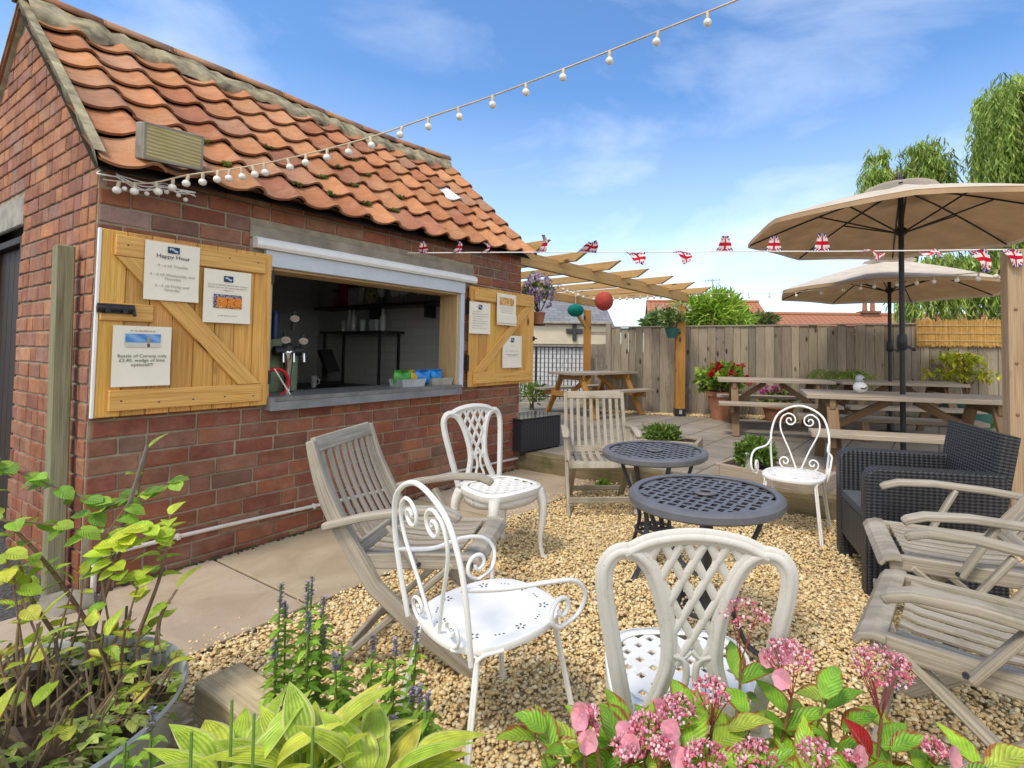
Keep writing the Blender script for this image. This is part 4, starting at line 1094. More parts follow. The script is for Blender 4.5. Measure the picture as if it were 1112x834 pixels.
# ================================================================ white wire armchairs with scrolls (forward = +y)
def scroll(c, r0, turns, a0, sgn, plane, n=26, r1=.008):
    out = []
    for k in range(n + 1):
        f = k / n; a = a0 + sgn * turns * 2 * math.pi * f; r = lerp(r0, r1, f ** .8)
        out.append(V(c) + plane[0] * (r * math.cos(a)) + plane[1] * (r * math.sin(a)))
    return out
def wire_chair(label, loc, fwd, sz=.44):
    t = thing('wire_armchair', label, 'chair', loc, math.atan2(fwd[1], fwd[0]) - math.pi / 2, 'white scrollwork armchairs')
    Wm = MT['white_metal']; r = .0075
    # seat disc: rounded, pierced with little flowers
    N = 56; sr = .215
    def ro(a, q=1.0): # squarish round
        c, s_ = math.cos(a), math.sin(a); k = (abs(c) ** 2.6 + abs(s_) ** 2.6) ** (-1 / 2.6); return V((c * k * sr * q, s_ * k * sr * q, 0))
    mb = MB(); rings = []
    for q, z in ((.0, .0), (.5, .0), (.93, .001), (.985, -.003), (1.0, -.012), (.985, -.024), (.9, -.022)):
        rings.append([mb.add(ro(2 * math.pi * k / N, max(q, .001)) + V((0, 0, sz + z))) for k in range(N)])
    for i in range(len(rings) - 1):
        for k in range(N): mb.face((rings[i][k], rings[i][(k + 1) % N], rings[i + 1][(k + 1) % N], rings[i + 1][k]))
    so = mb.build('seat', Wm, t, smooth=40)
    mb = MB(); 
    for k in range(14):
        a = 2 * math.pi * k / 14; c = ro(a, .76)
        for p in range(5):
            b = a + 2 * math.pi * p / 5; rr = .0125 if k % 2 == 0 else .0
            if k % 2 == 0:
                q = c + V((math.cos(b), math.sin(b), 0)) * rr
                dx = V((math.cos(b), math.sin(b), 0)); dy = V((-math.sin(b), math.cos(b), 0))
                mb.poly([q + dx * .006 * math.cos(w) + dy * .0032 * math.sin(w) + V((0, 0, sz + .0016)) for w in [2 * math.pi * e / 8 for e in range(8)]])
        if k % 2:
            for dxx in (-.013, 0, .013):
                q = c + V((-math.sin(a), math.cos(a), 0)) * dxx
                mb.poly([q + V((.0032 * math.cos(w), .0032 * math.sin(w), sz + .0016)) for w in [2 * math.pi * e / 8 for e in range(8)]])
    mb.build('piercing', MT['dark_metal'], so)
    # back hoop
    up = V((0, -.16, .98)).normalized(); X = V((1, 0, 0)); o0 = V((0, -sr + .015, sz - .015))
    bp = lambda x, h: o0 + X * x * 1.17 + up * h * 1.09
    hoop = spline([bp(-.165, -.01), bp(-.178, .14), bp(-.172, .28), bp(-.125, .39), bp(0, .445), bp(.125, .39), bp(.172, .28), bp(.178, .14), bp(.165, -.01)], 8)
    mb = MB(); mb.tube(hoop, .0085, 8); mb.build('back_hoop', Wm, t, smooth=70)
    # heart of two mirrored wires ending in scrolls
    for s in (-1, 1):
        mb = MB()
        path = spline([bp(s * .012, .0), bp(s * .06, .13), bp(s * .115, .26), bp(s * .118, .34), bp(s * .085, .392)], 8)
        sc_ = scroll(bp(s * .062, .338), .055, 1.35, math.pi / 2 - s * .35, s, (X, up), 30)
        mb.tube(path[:-4] + sc_, .0062, 7); mb.build('back_scroll', Wm, t, smooth=70)
        mb = MB()
        low = scroll(bp(s * .085, .05), .05, 1.3, -math.pi / 2, s, (X, up), 26)
        mb.tube([bp(s * .015, .005)] + low, .0058, 7); mb.build('lower_scroll', Wm, t, smooth=70)
        # arm: leaves the hoop, sweeps forward and curls down to the seat
        mb = MB(); Yv, Zv = V((0, 1, 0)), V((0, 0, 1))
        a0 = bp(s * .176, .20)
        arm = spline([a0, V((s * .215, -.10, sz + .165)), V((s * .255, .04, sz + .155)), V((s * .262, .14, sz + .13)), V((s * .258, .19, sz + .075)), V((s * .245, .175, sz + .012)), V((s * .235, .11, sz - .012))], 7)
        sc2 = scroll(V((s * .24, .105, sz + .045)), .057, 1.2, -math.pi / 2, -1 if False else 1, (-Yv * -1, Zv), 26)
        sc2 = [V((s * .24, .105 - .0, sz + .045)) + Yv * (-(lerp(.057, .012, f ** .8)) * math.sin(1.25 * 2 * math.pi * f)) + Zv * (-(lerp(.057, .012, f ** .8)) * math.cos(1.25 * 2 * math.pi * f)) for f in [k / 26 for k in range(27)]]
        mb.tube(arm + sc2, .0075, 8); mb.build('arm', Wm, t, smooth=70)
        # legs: two rods meeting in one slim leg
        for fy, out in ((.13, .05), (-.15, -.05)):
            mb = MB(); top = V((s * .13, fy, sz - .02)); foot = V((s * .215, fy + out * 1.6, 0.0))
            for w in (-1, 1):
                sd_ = V((-s * .0, 0, 0)); ofs = V((w * .0065, 0, 0)) if True else sd_
                ang = V((s * .17 + w * s * -.0, 0, 0))
                st_ = V((s * .15, fy, sz - .018)) + V((w * .055, w * s * -.055 * (1 if fy > 0 else -1), 0))
                mb.tube(spline([st_, V((s * .165, fy + out * .2, sz - .03)) + ofs * 1.6, V((s * .172, fy + out * .4, sz - .09)) + ofs, foot + V((-s * .004, 0, .02)) + ofs, foot + ofs], 5), .0062, 7)
            mb.ball(foot + V((0, 0, .006)), .013, 8, 5, (1, 1, .6)); mb.build('leg', Wm, t, smooth=70)
    return t
cA = G(533, 660, .43)
fA = V((.70, .71, 0)).normalized()
wire_chair('white scrollwork armchair with pierced round seat beside the reclined teak chair', ground(cA), fA, .43)
cB = G(862, 514, .43)
fB = V((-.52, -.85, 0)).normalized()
wire_chair('white scrollwork armchair standing behind the tables beside the black rattan armchair', ground(cB), fB, .43)

# ================================================================ cast lattice chairs (forward = +y)
def lattice_cells(mb, inside, half, pitch, hole, ang, z, pt, core=None):
    """flat lattice: square cells with a square hole; pt(u,v) -> 3D"""
    n = int(half / pitch) + 3; ca, sa = math.cos(ang), math.sin(ang)
    for i in range(-n, n + 1):
        for j in range(-n, n + 1):
            c = (i * pitch, j * pitch)
            rot = lambda p: (p[0] * ca - p[1] * sa, p[0] * sa + p[1] * ca)
            corner = [(c[0] + dx * pitch / 2, c[1] + dy * pitch / 2) for dx, dy in ((-1, -1), (1, -1), (1, 1), (-1, 1))]
            cc = [rot(p) for p in corner]
            k = sum(inside(*p) for p in cc)
            if k < 4:
                if core and core(*rot(c)): mb.poly([pt(*p) for p in cc])
                continue
            hs = hole(i, j)
            if hs is None: mb.poly([pt(*p) for p in cc]); continue
            hc = [rot((c[0] + dx * hs[0] / 2, c[1] + dy * hs[1] / 2)) for dx, dy in ((-1, -1), (1, -1), (1, 1), (-1, 1))]
            A = [mb.add(pt(*p)) for p in cc]; B = [mb.add(pt(*p)) for p in hc]
            for q in range(4): mb.face((A[q], A[(q + 1) % 4], B[(q + 1) % 4], B[q]))
def cast_chair(label, loc, fwd, sz=.44, sc=1.0, mat='shaded_cast'):
    t = thing('cast_chair', label, 'chair', loc, math.atan2(fwd[1], fwd[0]) - math.pi / 2, 'white cast lattice chairs')
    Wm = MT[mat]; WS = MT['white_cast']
    # seat outline: rounded, wider in front
    def outl(a, q=1.0):
        c, s_ = math.cos(a), math.sin(a); k = (abs(c) ** 3.4 + abs(s_) ** 3.4) ** (-1 / 3.4)
        return V((c * k * (.205 + .02 * s_) * q, s_ * k * .205 * q, 0))
    def ins(x, y, q=.87):
        w = .205 + .02 * y / .205; return (abs(x) / (w * q)) ** 3.4 + (abs(y) / (.205 * q)) ** 3.4 < 1
    mb = MB(); lattice_cells(mb, lambda x, y: ins(x, y, .93), .3, .052, lambda i, j: (.021, .021), R(45), sz, lambda u, v: V((u, v, sz - .002)), lambda x, y: ins(x, y, .86))
    mb.build('seat', WS, t, solid=.006); mb = MB()
    N = 48; ring = []
    for q, z in ((.78, .0), (.97, .001), (1.0, -.006), (1.0, -.03), (.985, -.036), (.95, -.03)):
        ring.append([mb.add(outl(2 * math.pi * k / N, q) + V((0, 0, sz + z))) for k in range(N)])
    # close the gap between lattice and rim with a flat web pierced by nothing
    for i in range(1, len(ring) - 1):
        for k in range(N): mb.face((ring[i][k], ring[i][(k + 1) % N], ring[i + 1][(k + 1) % N], ring[i + 1][k]))
    rr = [[mb.add(outl(2 * math.pi * k / N, q) + V((0, 0, sz - .0005))) for k in range(N)] for q in (.83, .97)]
    for k in range(N): mb.face((rr[0][k], rr[0][(k + 1) % N], rr[1][(k + 1) % N], rr[1][k]))
    mb.build('seat_rim', WS, t, smooth=35, solid=.005)
    # apron below the seat
    mb = MB(); rows = []
    for k in range(N + 1):
        a = 2 * math.pi * k / N; d_ = .045 + .018 * abs(math.cos(2 * a))
        rows.append([outl(a, .955) + V((0, 0, sz - .03)), outl(a, .94) + V((0, 0, sz - .03 - d_))])
    mb.grid(rows); mb.build('apron', WS, t, smooth=60, solid=.006)
    # cabriole legs
    for sx in (-1, 1):
        for sy in (-1, 1):
            mb = MB(); b = V((sx * .165, sy * .165, 0)); o_ = V((sx, sy, 0)).normalized()
            pts = spline([b + V((0, 0, sz - .03)), b + o_ * .028 + V((0, 0, sz - .10)), b + o_ * .03 + V((0, 0, sz - .2)), b + o_ * .018 + V((0, 0, .12)), b + o_ * .03 + V((0, 0, .03)), b + o_ * .055 + V((0, 0, .0))], 5)
            n_ = len(pts); rad = [lerp(.036, .013, min(1, (k / n_ * 1.6))) for k in range(n_)]
            mb.tube(pts, rad, 8); mb.build('leg', WS, t, smooth=60)
    # back
    up = V((0, -.20, .98)).normalized(); X = V((1, 0, 0)); nrm = X.cross(up)
    o0 = V((0, -.19, sz - .01)); bp = lambda x, h: o0 + X * (x * 1.0) + up * h - nrm * (0.10 * (x * x) * -4)
    H = 1.05
    loop = [(-.155, .0), (-.175, .10), (-.195, .21), (-.212, .31), (-.214, .375), (-.190, .412), (-.150, .415), (-.112, .385), (-.082, .32), (-.060, .23), (-.056, .15), (-.075, .08), (-.098, .03), (-.105, .0)]
    for s in (-1, 1):
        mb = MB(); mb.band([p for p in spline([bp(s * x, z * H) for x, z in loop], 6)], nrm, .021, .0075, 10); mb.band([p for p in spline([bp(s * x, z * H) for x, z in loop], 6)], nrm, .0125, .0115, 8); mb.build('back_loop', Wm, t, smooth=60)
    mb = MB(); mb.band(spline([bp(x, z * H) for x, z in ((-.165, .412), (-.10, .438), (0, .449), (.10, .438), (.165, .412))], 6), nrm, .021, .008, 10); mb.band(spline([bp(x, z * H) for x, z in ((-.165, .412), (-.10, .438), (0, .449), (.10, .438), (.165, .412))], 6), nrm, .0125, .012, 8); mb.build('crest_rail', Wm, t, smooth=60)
    # lattice splat
    def edge(z):
        zz = [.15, .23, .32, .385, .43]; xx = [.056, .060, .082, .112, .13]
        for k in range(4):
            if z <= zz[k + 1]: return lerp(xx[k], xx[k + 1], (z - zz[k]) / (zz[k + 1] - zz[k]))
        return .13
    mb = MB(); slope = 1.75
    for sgn in (-1, 1):
        for k in range(-5, 6):
            x0 = k * .054; seg = []
            for q in range(60):
                z = .14 + q * .30 / 59; x = x0 + sgn * (z - .30) / slope
                if abs(x) < edge(z) + .004 and z < .435 - .5 * x * x: seg.append(bp(x, z * H))
            if len(seg) > 4: mb.band([seg[0], seg[len(seg) // 2], seg[-1]], nrm, .0105, .005 + sgn * .001, 6)
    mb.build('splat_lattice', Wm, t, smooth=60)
    mb = MB()
    for s in (-1, 1):
        mb.band(spline([bp(s * .05, .165 * H), bp(s * .018, .15 * H), bp(s * .012, .10 * H), bp(s * .03, .045 * H), bp(s * .02, .0)], 6), nrm, .009, .008, 6)
        mb.band(spline([bp(0, .175 * H), bp(s * .02, .158 * H), bp(s * .045, .168 * H)], 5), nrm, .008, .007, 6)
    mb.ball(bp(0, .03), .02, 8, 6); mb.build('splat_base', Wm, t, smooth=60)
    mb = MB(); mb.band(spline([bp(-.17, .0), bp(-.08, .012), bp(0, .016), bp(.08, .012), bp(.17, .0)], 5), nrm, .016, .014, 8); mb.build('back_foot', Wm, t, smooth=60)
    for o in kids(t): pass
    t.scale = (sc, sc, max(sc, 1.0))
    return t
pF = (G(640, 600, .86) + G(860, 603, .86)) / 2
cast_chair('white lattice-backed cast chair with its back turned, standing among the pink hydrangeas', T2(.475, 1.42), T2(.20, 1).normalized(), .435, .955)
a, b = G(540, 618), G(592, 597)
cc = T2(-.06, 3.2)
cast_chair('white lattice-backed cast chair standing by the brick wall below the right shutter', cc, T2(.70, -.72).normalized(), .44, 1.03, 'shaded_cast')

# ================================================================ round bistro tables
def bistro(label, loc, D_=.66, h=.70, rz=0):
    t = thing('bistro_table', label, 'table', loc, rz, 'round cast metal tables')
    rad = D_ / 2; mb = MB()
    ok = lambda x, y: x * x + y * y < (rad * .93) ** 2 and x * x + y * y > .026 ** 2
    p = .046
    lattice_cells(mb, ok, rad, p, lambda i, j: (.036, .024) if (i + j) % 2 else (.024, .036), R(20), h, lambda u, v: V((u, v, h - .003)), lambda x, y: x * x + y * y < (rad * .90) ** 2)
    lo_ = mb.build('lattice_top', [MT['table_metal'], MT['dark_metal']], t, solid=.012); lo_.modifiers[0].material_offset_rim = 1; mb = MB()  # hole walls darker than the top: shade inside the holes put into the colour
    N = 64
    prof = [(rad * .90, -.0028), (rad * .905, .001), (rad * .94, .0015), (rad * .97, .0), (rad, -.008), (rad, -.026), (rad * .985, -.030), (rad * .95, -.026)]
    rings = [[mb.add(V((q * math.cos(2 * math.pi * k / N), q * math.sin(2 * math.pi * k / N), h + z))) for k in range(N)] for q, z in prof]
    for i in range(len(rings) - 1):
        for k in range(N): mb.face((rings[i][k], rings[i][(k + 1) % N], rings[i + 1][(k + 1) % N], rings[i + 1][k]))
    for r0, r1 in ((.024, .052),):
        ra = [mb.add(V((r0 * math.cos(2 * math.pi * k / 20), r0 * math.sin(2 * math.pi * k / 20), h + .001))) for k in range(20)]
        rb = [mb.add(V((r1 * math.cos(2 * math.pi * k / 20), r1 * math.sin(2 * math.pi * k / 20), h + .0))) for k in range(20)]
        for k in range(20): mb.face((ra[k], ra[(k + 1) % 20], rb[(k + 1) % 20], rb[k]))
    mb.build('rim', MT['table_metal'], t, smooth=35, solid=.007)
    for k in range(4):
        a = math.pi / 4 + k * math.pi / 2; o_ = V((math.cos(a), math.sin(a), 0)); mb = MB()
        pts = spline([o_ * rad * .80 + V((0, 0, h - .02)), o_ * rad * .66 + V((0, 0, h * .78)), o_ * rad * .36 + V((0, 0, h * .5)), o_ * rad * .33 + V((0, 0, h * .36)), o_ * rad * .52 + V((0, 0, h * .13)), o_ * rad * .80 + V((0, 0, .03)), o_ * rad * .92 + V((0, 0, .0))], 6)
        side = V((-o_.y, o_.x, 0)); mb.band(pts, side, .0105, .017, 8); mb.build('leg', MT['dark_metal'], t, smooth=60)
    mb = MB(); R_ = rad * .36
    mb.tube([V((R_ * math.cos(w), R_ * math.sin(w), h * .33)) for w in [2 * math.pi * q / 24 for q in range(24)]], .009, 6, closed=True)
    for q in range(4):
        w = q * math.pi / 2
        mb.tube([V((R_ * math.cos(w), R_ * math.sin(w), h * .33)), V((-R_ * math.cos(w), -R_ * math.sin(w), h * .33))], .007, 6)
        c = V((R_ * .5 * math.cos(w + .78), R_ * .5 * math.sin(w + .78), h * .33)); mb.tube([c + V((.03 * math.cos(z), .03 * math.sin(z), 0)) for z in [2 * math.pi * e / 12 for e in range(12)]], .006, 6, closed=True)
    mb.ball((0, 0, h * .33), .03, 10, 6, (1, 1, .5)); mb.build('shelf_ring', MT['dark_metal'], t, smooth=60)
    mb = MB(); mb.tube([V((rad * .78 * math.cos(w), rad * .78 * math.sin(w), h - .03)) for w in [2 * math.pi * q / 32 for q in range(32)]], .011, 6, closed=True); mb.build('top_ring', MT['dark_metal'], t, smooth=60)
    return t
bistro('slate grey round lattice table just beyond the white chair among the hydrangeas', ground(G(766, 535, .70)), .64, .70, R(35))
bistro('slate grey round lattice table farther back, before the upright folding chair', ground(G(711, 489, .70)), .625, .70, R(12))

# ================================================================ rattan armchair and side table
m = NT('black_rattan'); uv = m.coord('UV')
def wv(sx, sy, ph):
    w = m.n('ShaderNodeTexWave', Scale=1.0, Distortion=0.0); mp = m.N.new('ShaderNodeMapping'); mp.inputs['Scale'].default_value = (sx, sy, 1); mp.inputs['Location'].default_value = (ph, ph, 0); m.link(uv, mp.inputs[0]); m.link(mp.outputs[0], w.inputs['Vector']); w.bands_direction = 'X' if sx else 'Y'; return w.outputs['Fac']
ck = m.n('ShaderNodeTexChecker', Scale=1.0); mpc = m.N.new('ShaderNodeMapping'); mpc.inputs['Scale'].default_value = (74, 112, 1); m.link(uv, mpc.inputs[0]); m.link(mpc.outputs[0], ck.inputs['Vector']); ck.inputs[1].default_value = (1, 1, 1, 1); ck.inputs[2].default_value = (0, 0, 0, 1)
h1 = m.mix(ck.outputs[1], wv(11.5, 0, 0), wv(0, 17.8, 0))
m.color(m.ramp(h1, [(.2, (.008, .008, .010)), (.8, (.05, .052, .06))])); m.set(.45, 0, .4); m.bump(h1, .8, .004); MT['rattan'] = m.mat
def uvbox(mb, c, size, M=None, rad=0):
    """box with metric uv on every side"""
    c = V(c); h = V(size) / 2; M = M or Matrix.Identity(3)
    for ax in range(3):
        for s in (-1, 1):
            u_, v_ = [(1, 2), (0, 2), (0, 1)][ax]
            pts = []; uvs = []
            for a, b in ((-1, -1), (1, -1), (1, 1), (-1, 1)):
                q = V((0, 0, 0)); q[ax] = s * h[ax]; q[u_] = a * h[u_]; q[v_] = b * h[v_]; pts.append(q); uvs.append((q[u_] + c[u_], q[v_] + c[v_]))
            if (s > 0) == (ax == 1): pts.reverse(); uvs.reverse()
            mb.poly([c + M @ q for q in pts], uvs)
def rattan_panel(prof, x0, x1):
    """side panel: closed profile in y,z extruded in x, metric uv"""
    mb = MB(); L = 0; n = len(prof)
    a = [mb.add((x0, y, z)) for y, z in prof]; b = [mb.add((x1, y, z)) for y, z in prof]
    mb.face(a, [(y, z) for y, z in prof]); mb.face(b[::-1], [(y, z) for y, z in prof][::-1])
    for k in range(n):
        k2 = (k + 1) % n; d = math.hypot(prof[k2][0] - prof[k][0], prof[k2][1] - prof[k][1])
        mb.face((a[k2], a[k], b[k], b[k2]), [(x0, L + d), (x0, L), (x1, L), (x1, L + d)]); L += d
    return mb
w1, w2 = G(908, 598), G(941, 648)
wid = (w2 - w1).length; f = V((-(w1.y - w2.y), w1.x - w2.x, 0)).normalized()
ctr = ground((w1 + w2) / 2) - f * .33
t = thing('rattan_armchair', 'black woven rattan armchair with a grey seat pad beside the teak chairs', 'armchair', ctr, math.atan2(f.y, f.x) - math.pi / 2)
hw = wid / 2
def rounded(y0, y1, z0, z1, r):
    out = [(y0, z0), (y1, z0)]
    for k in range(7): w = k / 6 * math.pi / 2; out.append((y1 - r + r * math.cos(w), z1 - r + r * math.sin(w)))
    for k in range(5): w = math.pi / 2 + k / 4 * math.pi / 2; out.append((y0 + r * .4 + r * .4 * math.cos(w), z1 - r * .4 + r * .4 * math.sin(w)))
    return out
for s in (-1, 1):
    mb = rattan_panel(rounded(-.34, .33, .0, .685, .07), s * hw, s * (hw - .10)); mb.build('arm', MT['rattan'], t, bevel=.012, seg=2)
mb = MB(); uvbox(mb, (0, .02, .27), (2 * hw - .2, .60, .22)); mb.build('seat_base', MT['rattan'], t)
mb = MB(); uvbox(mb, (0, -.305, .52), (2 * hw - .06, .09, .74), Matrix.Rotation(R(10), 3, 'X')); mb.build('backrest', MT['rattan'], t, bevel=.015, seg=2)
mb = MB(); uvbox(mb, (0, .03, .405), (2 * hw - .205, .57, .045)); mb.build('seat_pad', plain('grey_pad', (.075, .08, .09), .85, var=.1, bump=.3, fine=400), t, bevel=.018, seg=3)
# small glass-topped rattan table behind the building corner
p1, p2 = G(563, 494, PZ), G(598, 487, PZ)
t = thing('rattan_table', 'low black rattan side table with glass top at the building corner', 'side table', V((*((p1 + p2) / 2 + V((-.10, .2, 0))).xy, PZ)), math.atan2(p2.y - p1.y, p2.x - p1.x))
wl = (p2 - p1).length + .12
mb = MB(); 
for s in (-1, 1):
    uvbox(mb, (0, s * .2, .19), (wl, .02, .34)); uvbox(mb, (s * (wl / 2 - .01), 0, .19), (.02, .4, .34))
mb.build('frame', MT['rattan'], t)
for sx in (-1, 1):
    for sy in (-1, 1):
        mb = MB(); mb.box((sx * (wl / 2 - .03), sy * .185, .01), (.03, .03, .06)); mb.build('leg', MT['black'], t)
MT['tabletop_glass'] = plain('dark_glass', (.10, .105, .105), .08, var=.05, bump=0, spec=.8)
mb = MB(); mb.box((0, 0, .372), (wl + .03, .45, .008)); mb.build('glass_top', MT['tabletop_glass'], t, bevel=.002)

# ================================================================ picnic tables
def picnic(label, loc, ang, L=1.6, W_=.72, h=.74, benchy=.62, leg='picnic_leg', top='picnic', lens=None):
    t = thing('picnic_table', label, 'picnic table', loc, ang, 'timber picnic tables')
    mb = MB(); n = 5; a = W_ / n
    for k in range(n): mb.box((0, -W_ / 2 + a * (k + .5), h - .02), (L + rnd(-.006, .006), a - .008, .04))
    mb.build('tabletop', MT[top], t, bevel=.004)
    for s in (-1, 1):
        mb = MB()
        for k in (0, 1): mb.box((0, s * (benchy - .075 + k * .14), .43), (L, .132, .04))
        mb.build('bench', MT[top], t, bevel=.004)
    for sx in (-1, 1):
        x = sx * (L / 2 - .22)
        for sy in (-1, 1):
            mb = MB(); mb.bar((x, sy * .24, h - .04), (x, sy * .66, 0), .045, .095, (1, 0, 0)); mb.build('leg', MT[leg], t, bevel=.004)
        mb = MB(); mb.box((x - sx * .0, 0, h - .085), (.05, W_ - .05, .09)); mb.build('top_bearer', MT[leg], t, bevel=.004)
        mb = MB(); mb.box((x + sx * .046, 0, .365), (.045, benchy * 2 + .16, .09)); mb.build('bench_bearer', MT[leg], t, bevel=.004)
        mb = MB(); mb.bar((x - sx * .03, 0, .40), (sx * .10, 0, h - .06), .07, .045, (0, 1, 0)); mb.build('brace', MT[leg], t, bevel=.004)
    return t
TA = R(-17.5)
ux, uy = V((math.cos(TA), math.sin(TA), 0)), V((-math.sin(TA), math.cos(TA), 0))
tz = PZ + .74
c1 = G(880, 428, tz)
PT1 = c1 + ux * .83 + uy * .36; PT1.z = PZ
picnic('nearest grey picnic table, with the tall parasol standing through it', PT1, TA, 1.72)
c2 = G(770, 411, tz); PT2 = c2 + ux * .86 + uy * .36; PT2.z = PZ
TB = R(-13)
picnic('grey picnic table beside the red geranium pot, second row on the left', PT2, TB, 1.52)
c3 = G(907, 414, tz); PT3 = c3 + ux * .80 + uy * .36; PT3.z = PZ
picnic('grey picnic table with the farther parasol, in front of the reed screen', PT3, TB, 1.5)
p1, p2 = G(590, 447, PZ), G(702, 451, PZ); PT4 = (p1 + p2) / 2; PT4.z = PZ
picnic('orange-brown legged picnic table under the pergola by the railings', PT4, R(41), 1.5, leg='orange_wood', top='picnic')
t = thing('table_ornament', 'small white round bird-shaped ornament on the nearest picnic table', 'ornament', V((*(G(934, 427, tz)).xy, tz)), .3)
mb = MB(); mb.ball((0, 0, .055), .062, 14, 10, (1, 1, .9)); mb.build('body', MT['white_metal'], t, smooth=80)
mb = MB(); mb.ball((0, 0, .135), .042, 12, 8); mb.build('head', MT['galv'], t, smooth=80)
mb = MB(); mb.tube([(.02, -.055, .06), (-.01, -.066, .045), (-.04, -.05, .05)], .007, 6); mb.tube([(0.0, -.04, .14), (0, -.058, .132)], .006, 6); mb.build('marking', MT['black'], t)

# ================================================================ parasols
def parasol(label, loc, r, rimz, topz, tilt=0, group='tan parasols', nseg=8, a0=.2):
    t = thing('parasol', label, 'parasol', loc, 0, group)
    mb = MB(); mb.tube([(0, 0, 0), (0, 0, topz - .02)], .024, 12); po = mb.build('pole', MT['black'], t, smooth=60)
    mb = MB(); mb.lathe([(.03, 0), (.045, .02), (.045, .12), (.034, .15)], 12, (0, 0, 1.15)); mb.bar((.03, 0, 1.2), (.10, 0, 1.16), .015, .02); mb.ball((.11, 0, 1.16), .018); mb.build('crank', MT['black'], po, smooth=50)
    mb = MB(); mb.lathe([(.19, 0), (.19, .05), (.05, .08), (.04, .22)], 20); mb.build('base', MT['black'], t, smooth=40)
    # canopy panels with scalloped hem and slight sag between ribs
    n = nseg * 6; rows = []
    def cp(f, a):
        k = ((a - a0) / (2 * math.pi) * nseg) % 1; sgx = math.sin(math.pi * k)
        rr = r * f * (1 - .075 * sgx * f); z = topz + (rimz - topz) * (f ** 1.25) - .03 * sgx * math.sin(math.pi * f) + .012 * sgx * f
        return V((rr * math.cos(a), rr * math.sin(a), z))
    for i in range(9):
        f = .10 + .90 * i / 8; rows.append([cp(f, a0 + 2 * math.pi * k / n) for k in range(n + 1)])
    mb.v.clear(); mb = MB(); mb.grid(rows); mb.build('underside', MT['canopy'], t, smooth=80)  # darker tan layer under the canopy: its shade is put into the colour
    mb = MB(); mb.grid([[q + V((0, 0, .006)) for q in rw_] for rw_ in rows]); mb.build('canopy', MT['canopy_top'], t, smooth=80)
    mb = MB(); hem = [cp(1.0, a0 + 2 * math.pi * k / n) for k in range(n)]
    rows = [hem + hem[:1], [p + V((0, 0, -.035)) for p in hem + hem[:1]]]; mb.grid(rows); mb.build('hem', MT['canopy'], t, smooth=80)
    mb = MB(); rows = []
    for i in range(6):
        f = i / 5
        rows.append([V((r * .23 * f * (1 - .1 * abs(math.sin(k * math.pi / 6))) * math.cos(a0 + 2 * math.pi * k / n), r * .23 * f * (1 - .1 * abs(math.sin(k * math.pi / 6))) * math.sin(a0 + 2 * math.pi * k / n), topz + .055 - .075 * f ** 1.5 + .02 * abs(math.sin(k * math.pi / 6)) * f)) for k in range(n + 1)])
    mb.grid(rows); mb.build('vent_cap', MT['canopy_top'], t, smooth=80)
    mb = MB(); mb.lathe([(.02, 0), (.02, .05), (.008, .09)], 10, (0, 0, topz + .05)); mb.build('finial', MT['black'], t, smooth=50)
    hubz = topz - .42
    mb = MB(); mb.lathe([(.03, 0), (.05, .015), (.05, .06), (.03, .075)], 14, (0, 0, hubz - .03)); mb.build('hub', MT['black'], t, smooth=50)
    for k in range(nseg):
        a = a0 + 2 * math.pi * k / nseg; mb = MB()
        mb.tube([cp(f, a) + V((0, 0, -.018)) for f in (.08, .3, .5, .7, .85, .99)], .0085, 6); rb = mb.build('rib', MT['black'], t, smooth=60)
        mb = MB(); mb.tube([V((.045 * math.cos(a), .045 * math.sin(a), hubz)), cp(.5, a) + V((0, 0, -.022))], .008, 6); mb.build('strut', MT['black'], rb)
    return t
u1 = V((*PT1.xy, PZ))
def zat(py, px, Y): return D(px, py, Y).z
parasol('large tan parasol rising through the nearest picnic table', u1, (985 - 822) / FPX * u1.y, zat(272, 818, u1.y), zat(226, 985, u1.y), a0=.30)
u2 = D(967, 440, PT3.y + .0); u2.z = PZ
parasol('tan parasol standing behind, over the second row of picnic tables', u2, (968 - 850) / FPX * u2.y, zat(331, 850, u2.y), zat(298, 968, u2.y), a0=.05)
# ================================================================ fences
FA = G(659, 446, PZ); FB = V((6.75, 0, PZ)); 
FB = G(1000, 459, PZ)
fd = (FB - FA).normalized(); fn_ = V((fd.y, -fd.x, 0))           # towards the viewer
FANG = math.atan2(fd.y, fd.x)
def fence(name, label, p0, length, ang, hts, bw=.145, base=0, posts=(), cap=True, group=None, dark=1.0):
    t = thing(name, label, 'fence', p0, ang, group)
    mb = MB(); x = 0
    while x < length:
        w = bw * rnd(.85, 1.1); k = rnd(.62, 1.15) * dark; mb.col = (k, k * rnd(.95, 1.0), k * rnd(.88, .98))
        h = hts(x) + rnd(-.012, .006)
        mb.box((x + w / 2, rnd(-.006, .006) + (.012 if rnd(0, 1) < .5 else 0), h / 2 + base), (w - .006, .02, h)); x += w
    mb.build('boards', MT['fence'], t, bevel=.003)
    mb = MB()
    for z in (.4, 1.0, 1.5): mb.box((length / 2, .05, z), (length, .05, .08))
    mb.build('rail', MT['fence'], t)
    for px in posts:
        mb = MB(); mb.box((px, .02, hts(px) / 2 + .02), (.10, .11, hts(px) + .08)); mb.build('post', MT['fence'], t, bevel=.006)
    if cap:
        mb = MB(); k = 24
        for q in range(k):
            xa, xb = length * q / k, length * (q + 1) / k; mb.bar((xa, .0, hts(xa) + .012), (xb, 0, hts(xb) + .012), .05, .022)
        mb.build('capping', MT['fence'], t)
    return t
h0 = D(662, 356, FA.y).z - PZ; h1 = D(1000, 352, FB.y).z - PZ; fl = (FB - FA).length
fence('board_fence', 'long weathered grey board fence behind the picnic tables', FA, fl + 3.5, FANG, lambda x: h0 + (h1 - h0) * min(1, x / fl), posts=(0.02,))
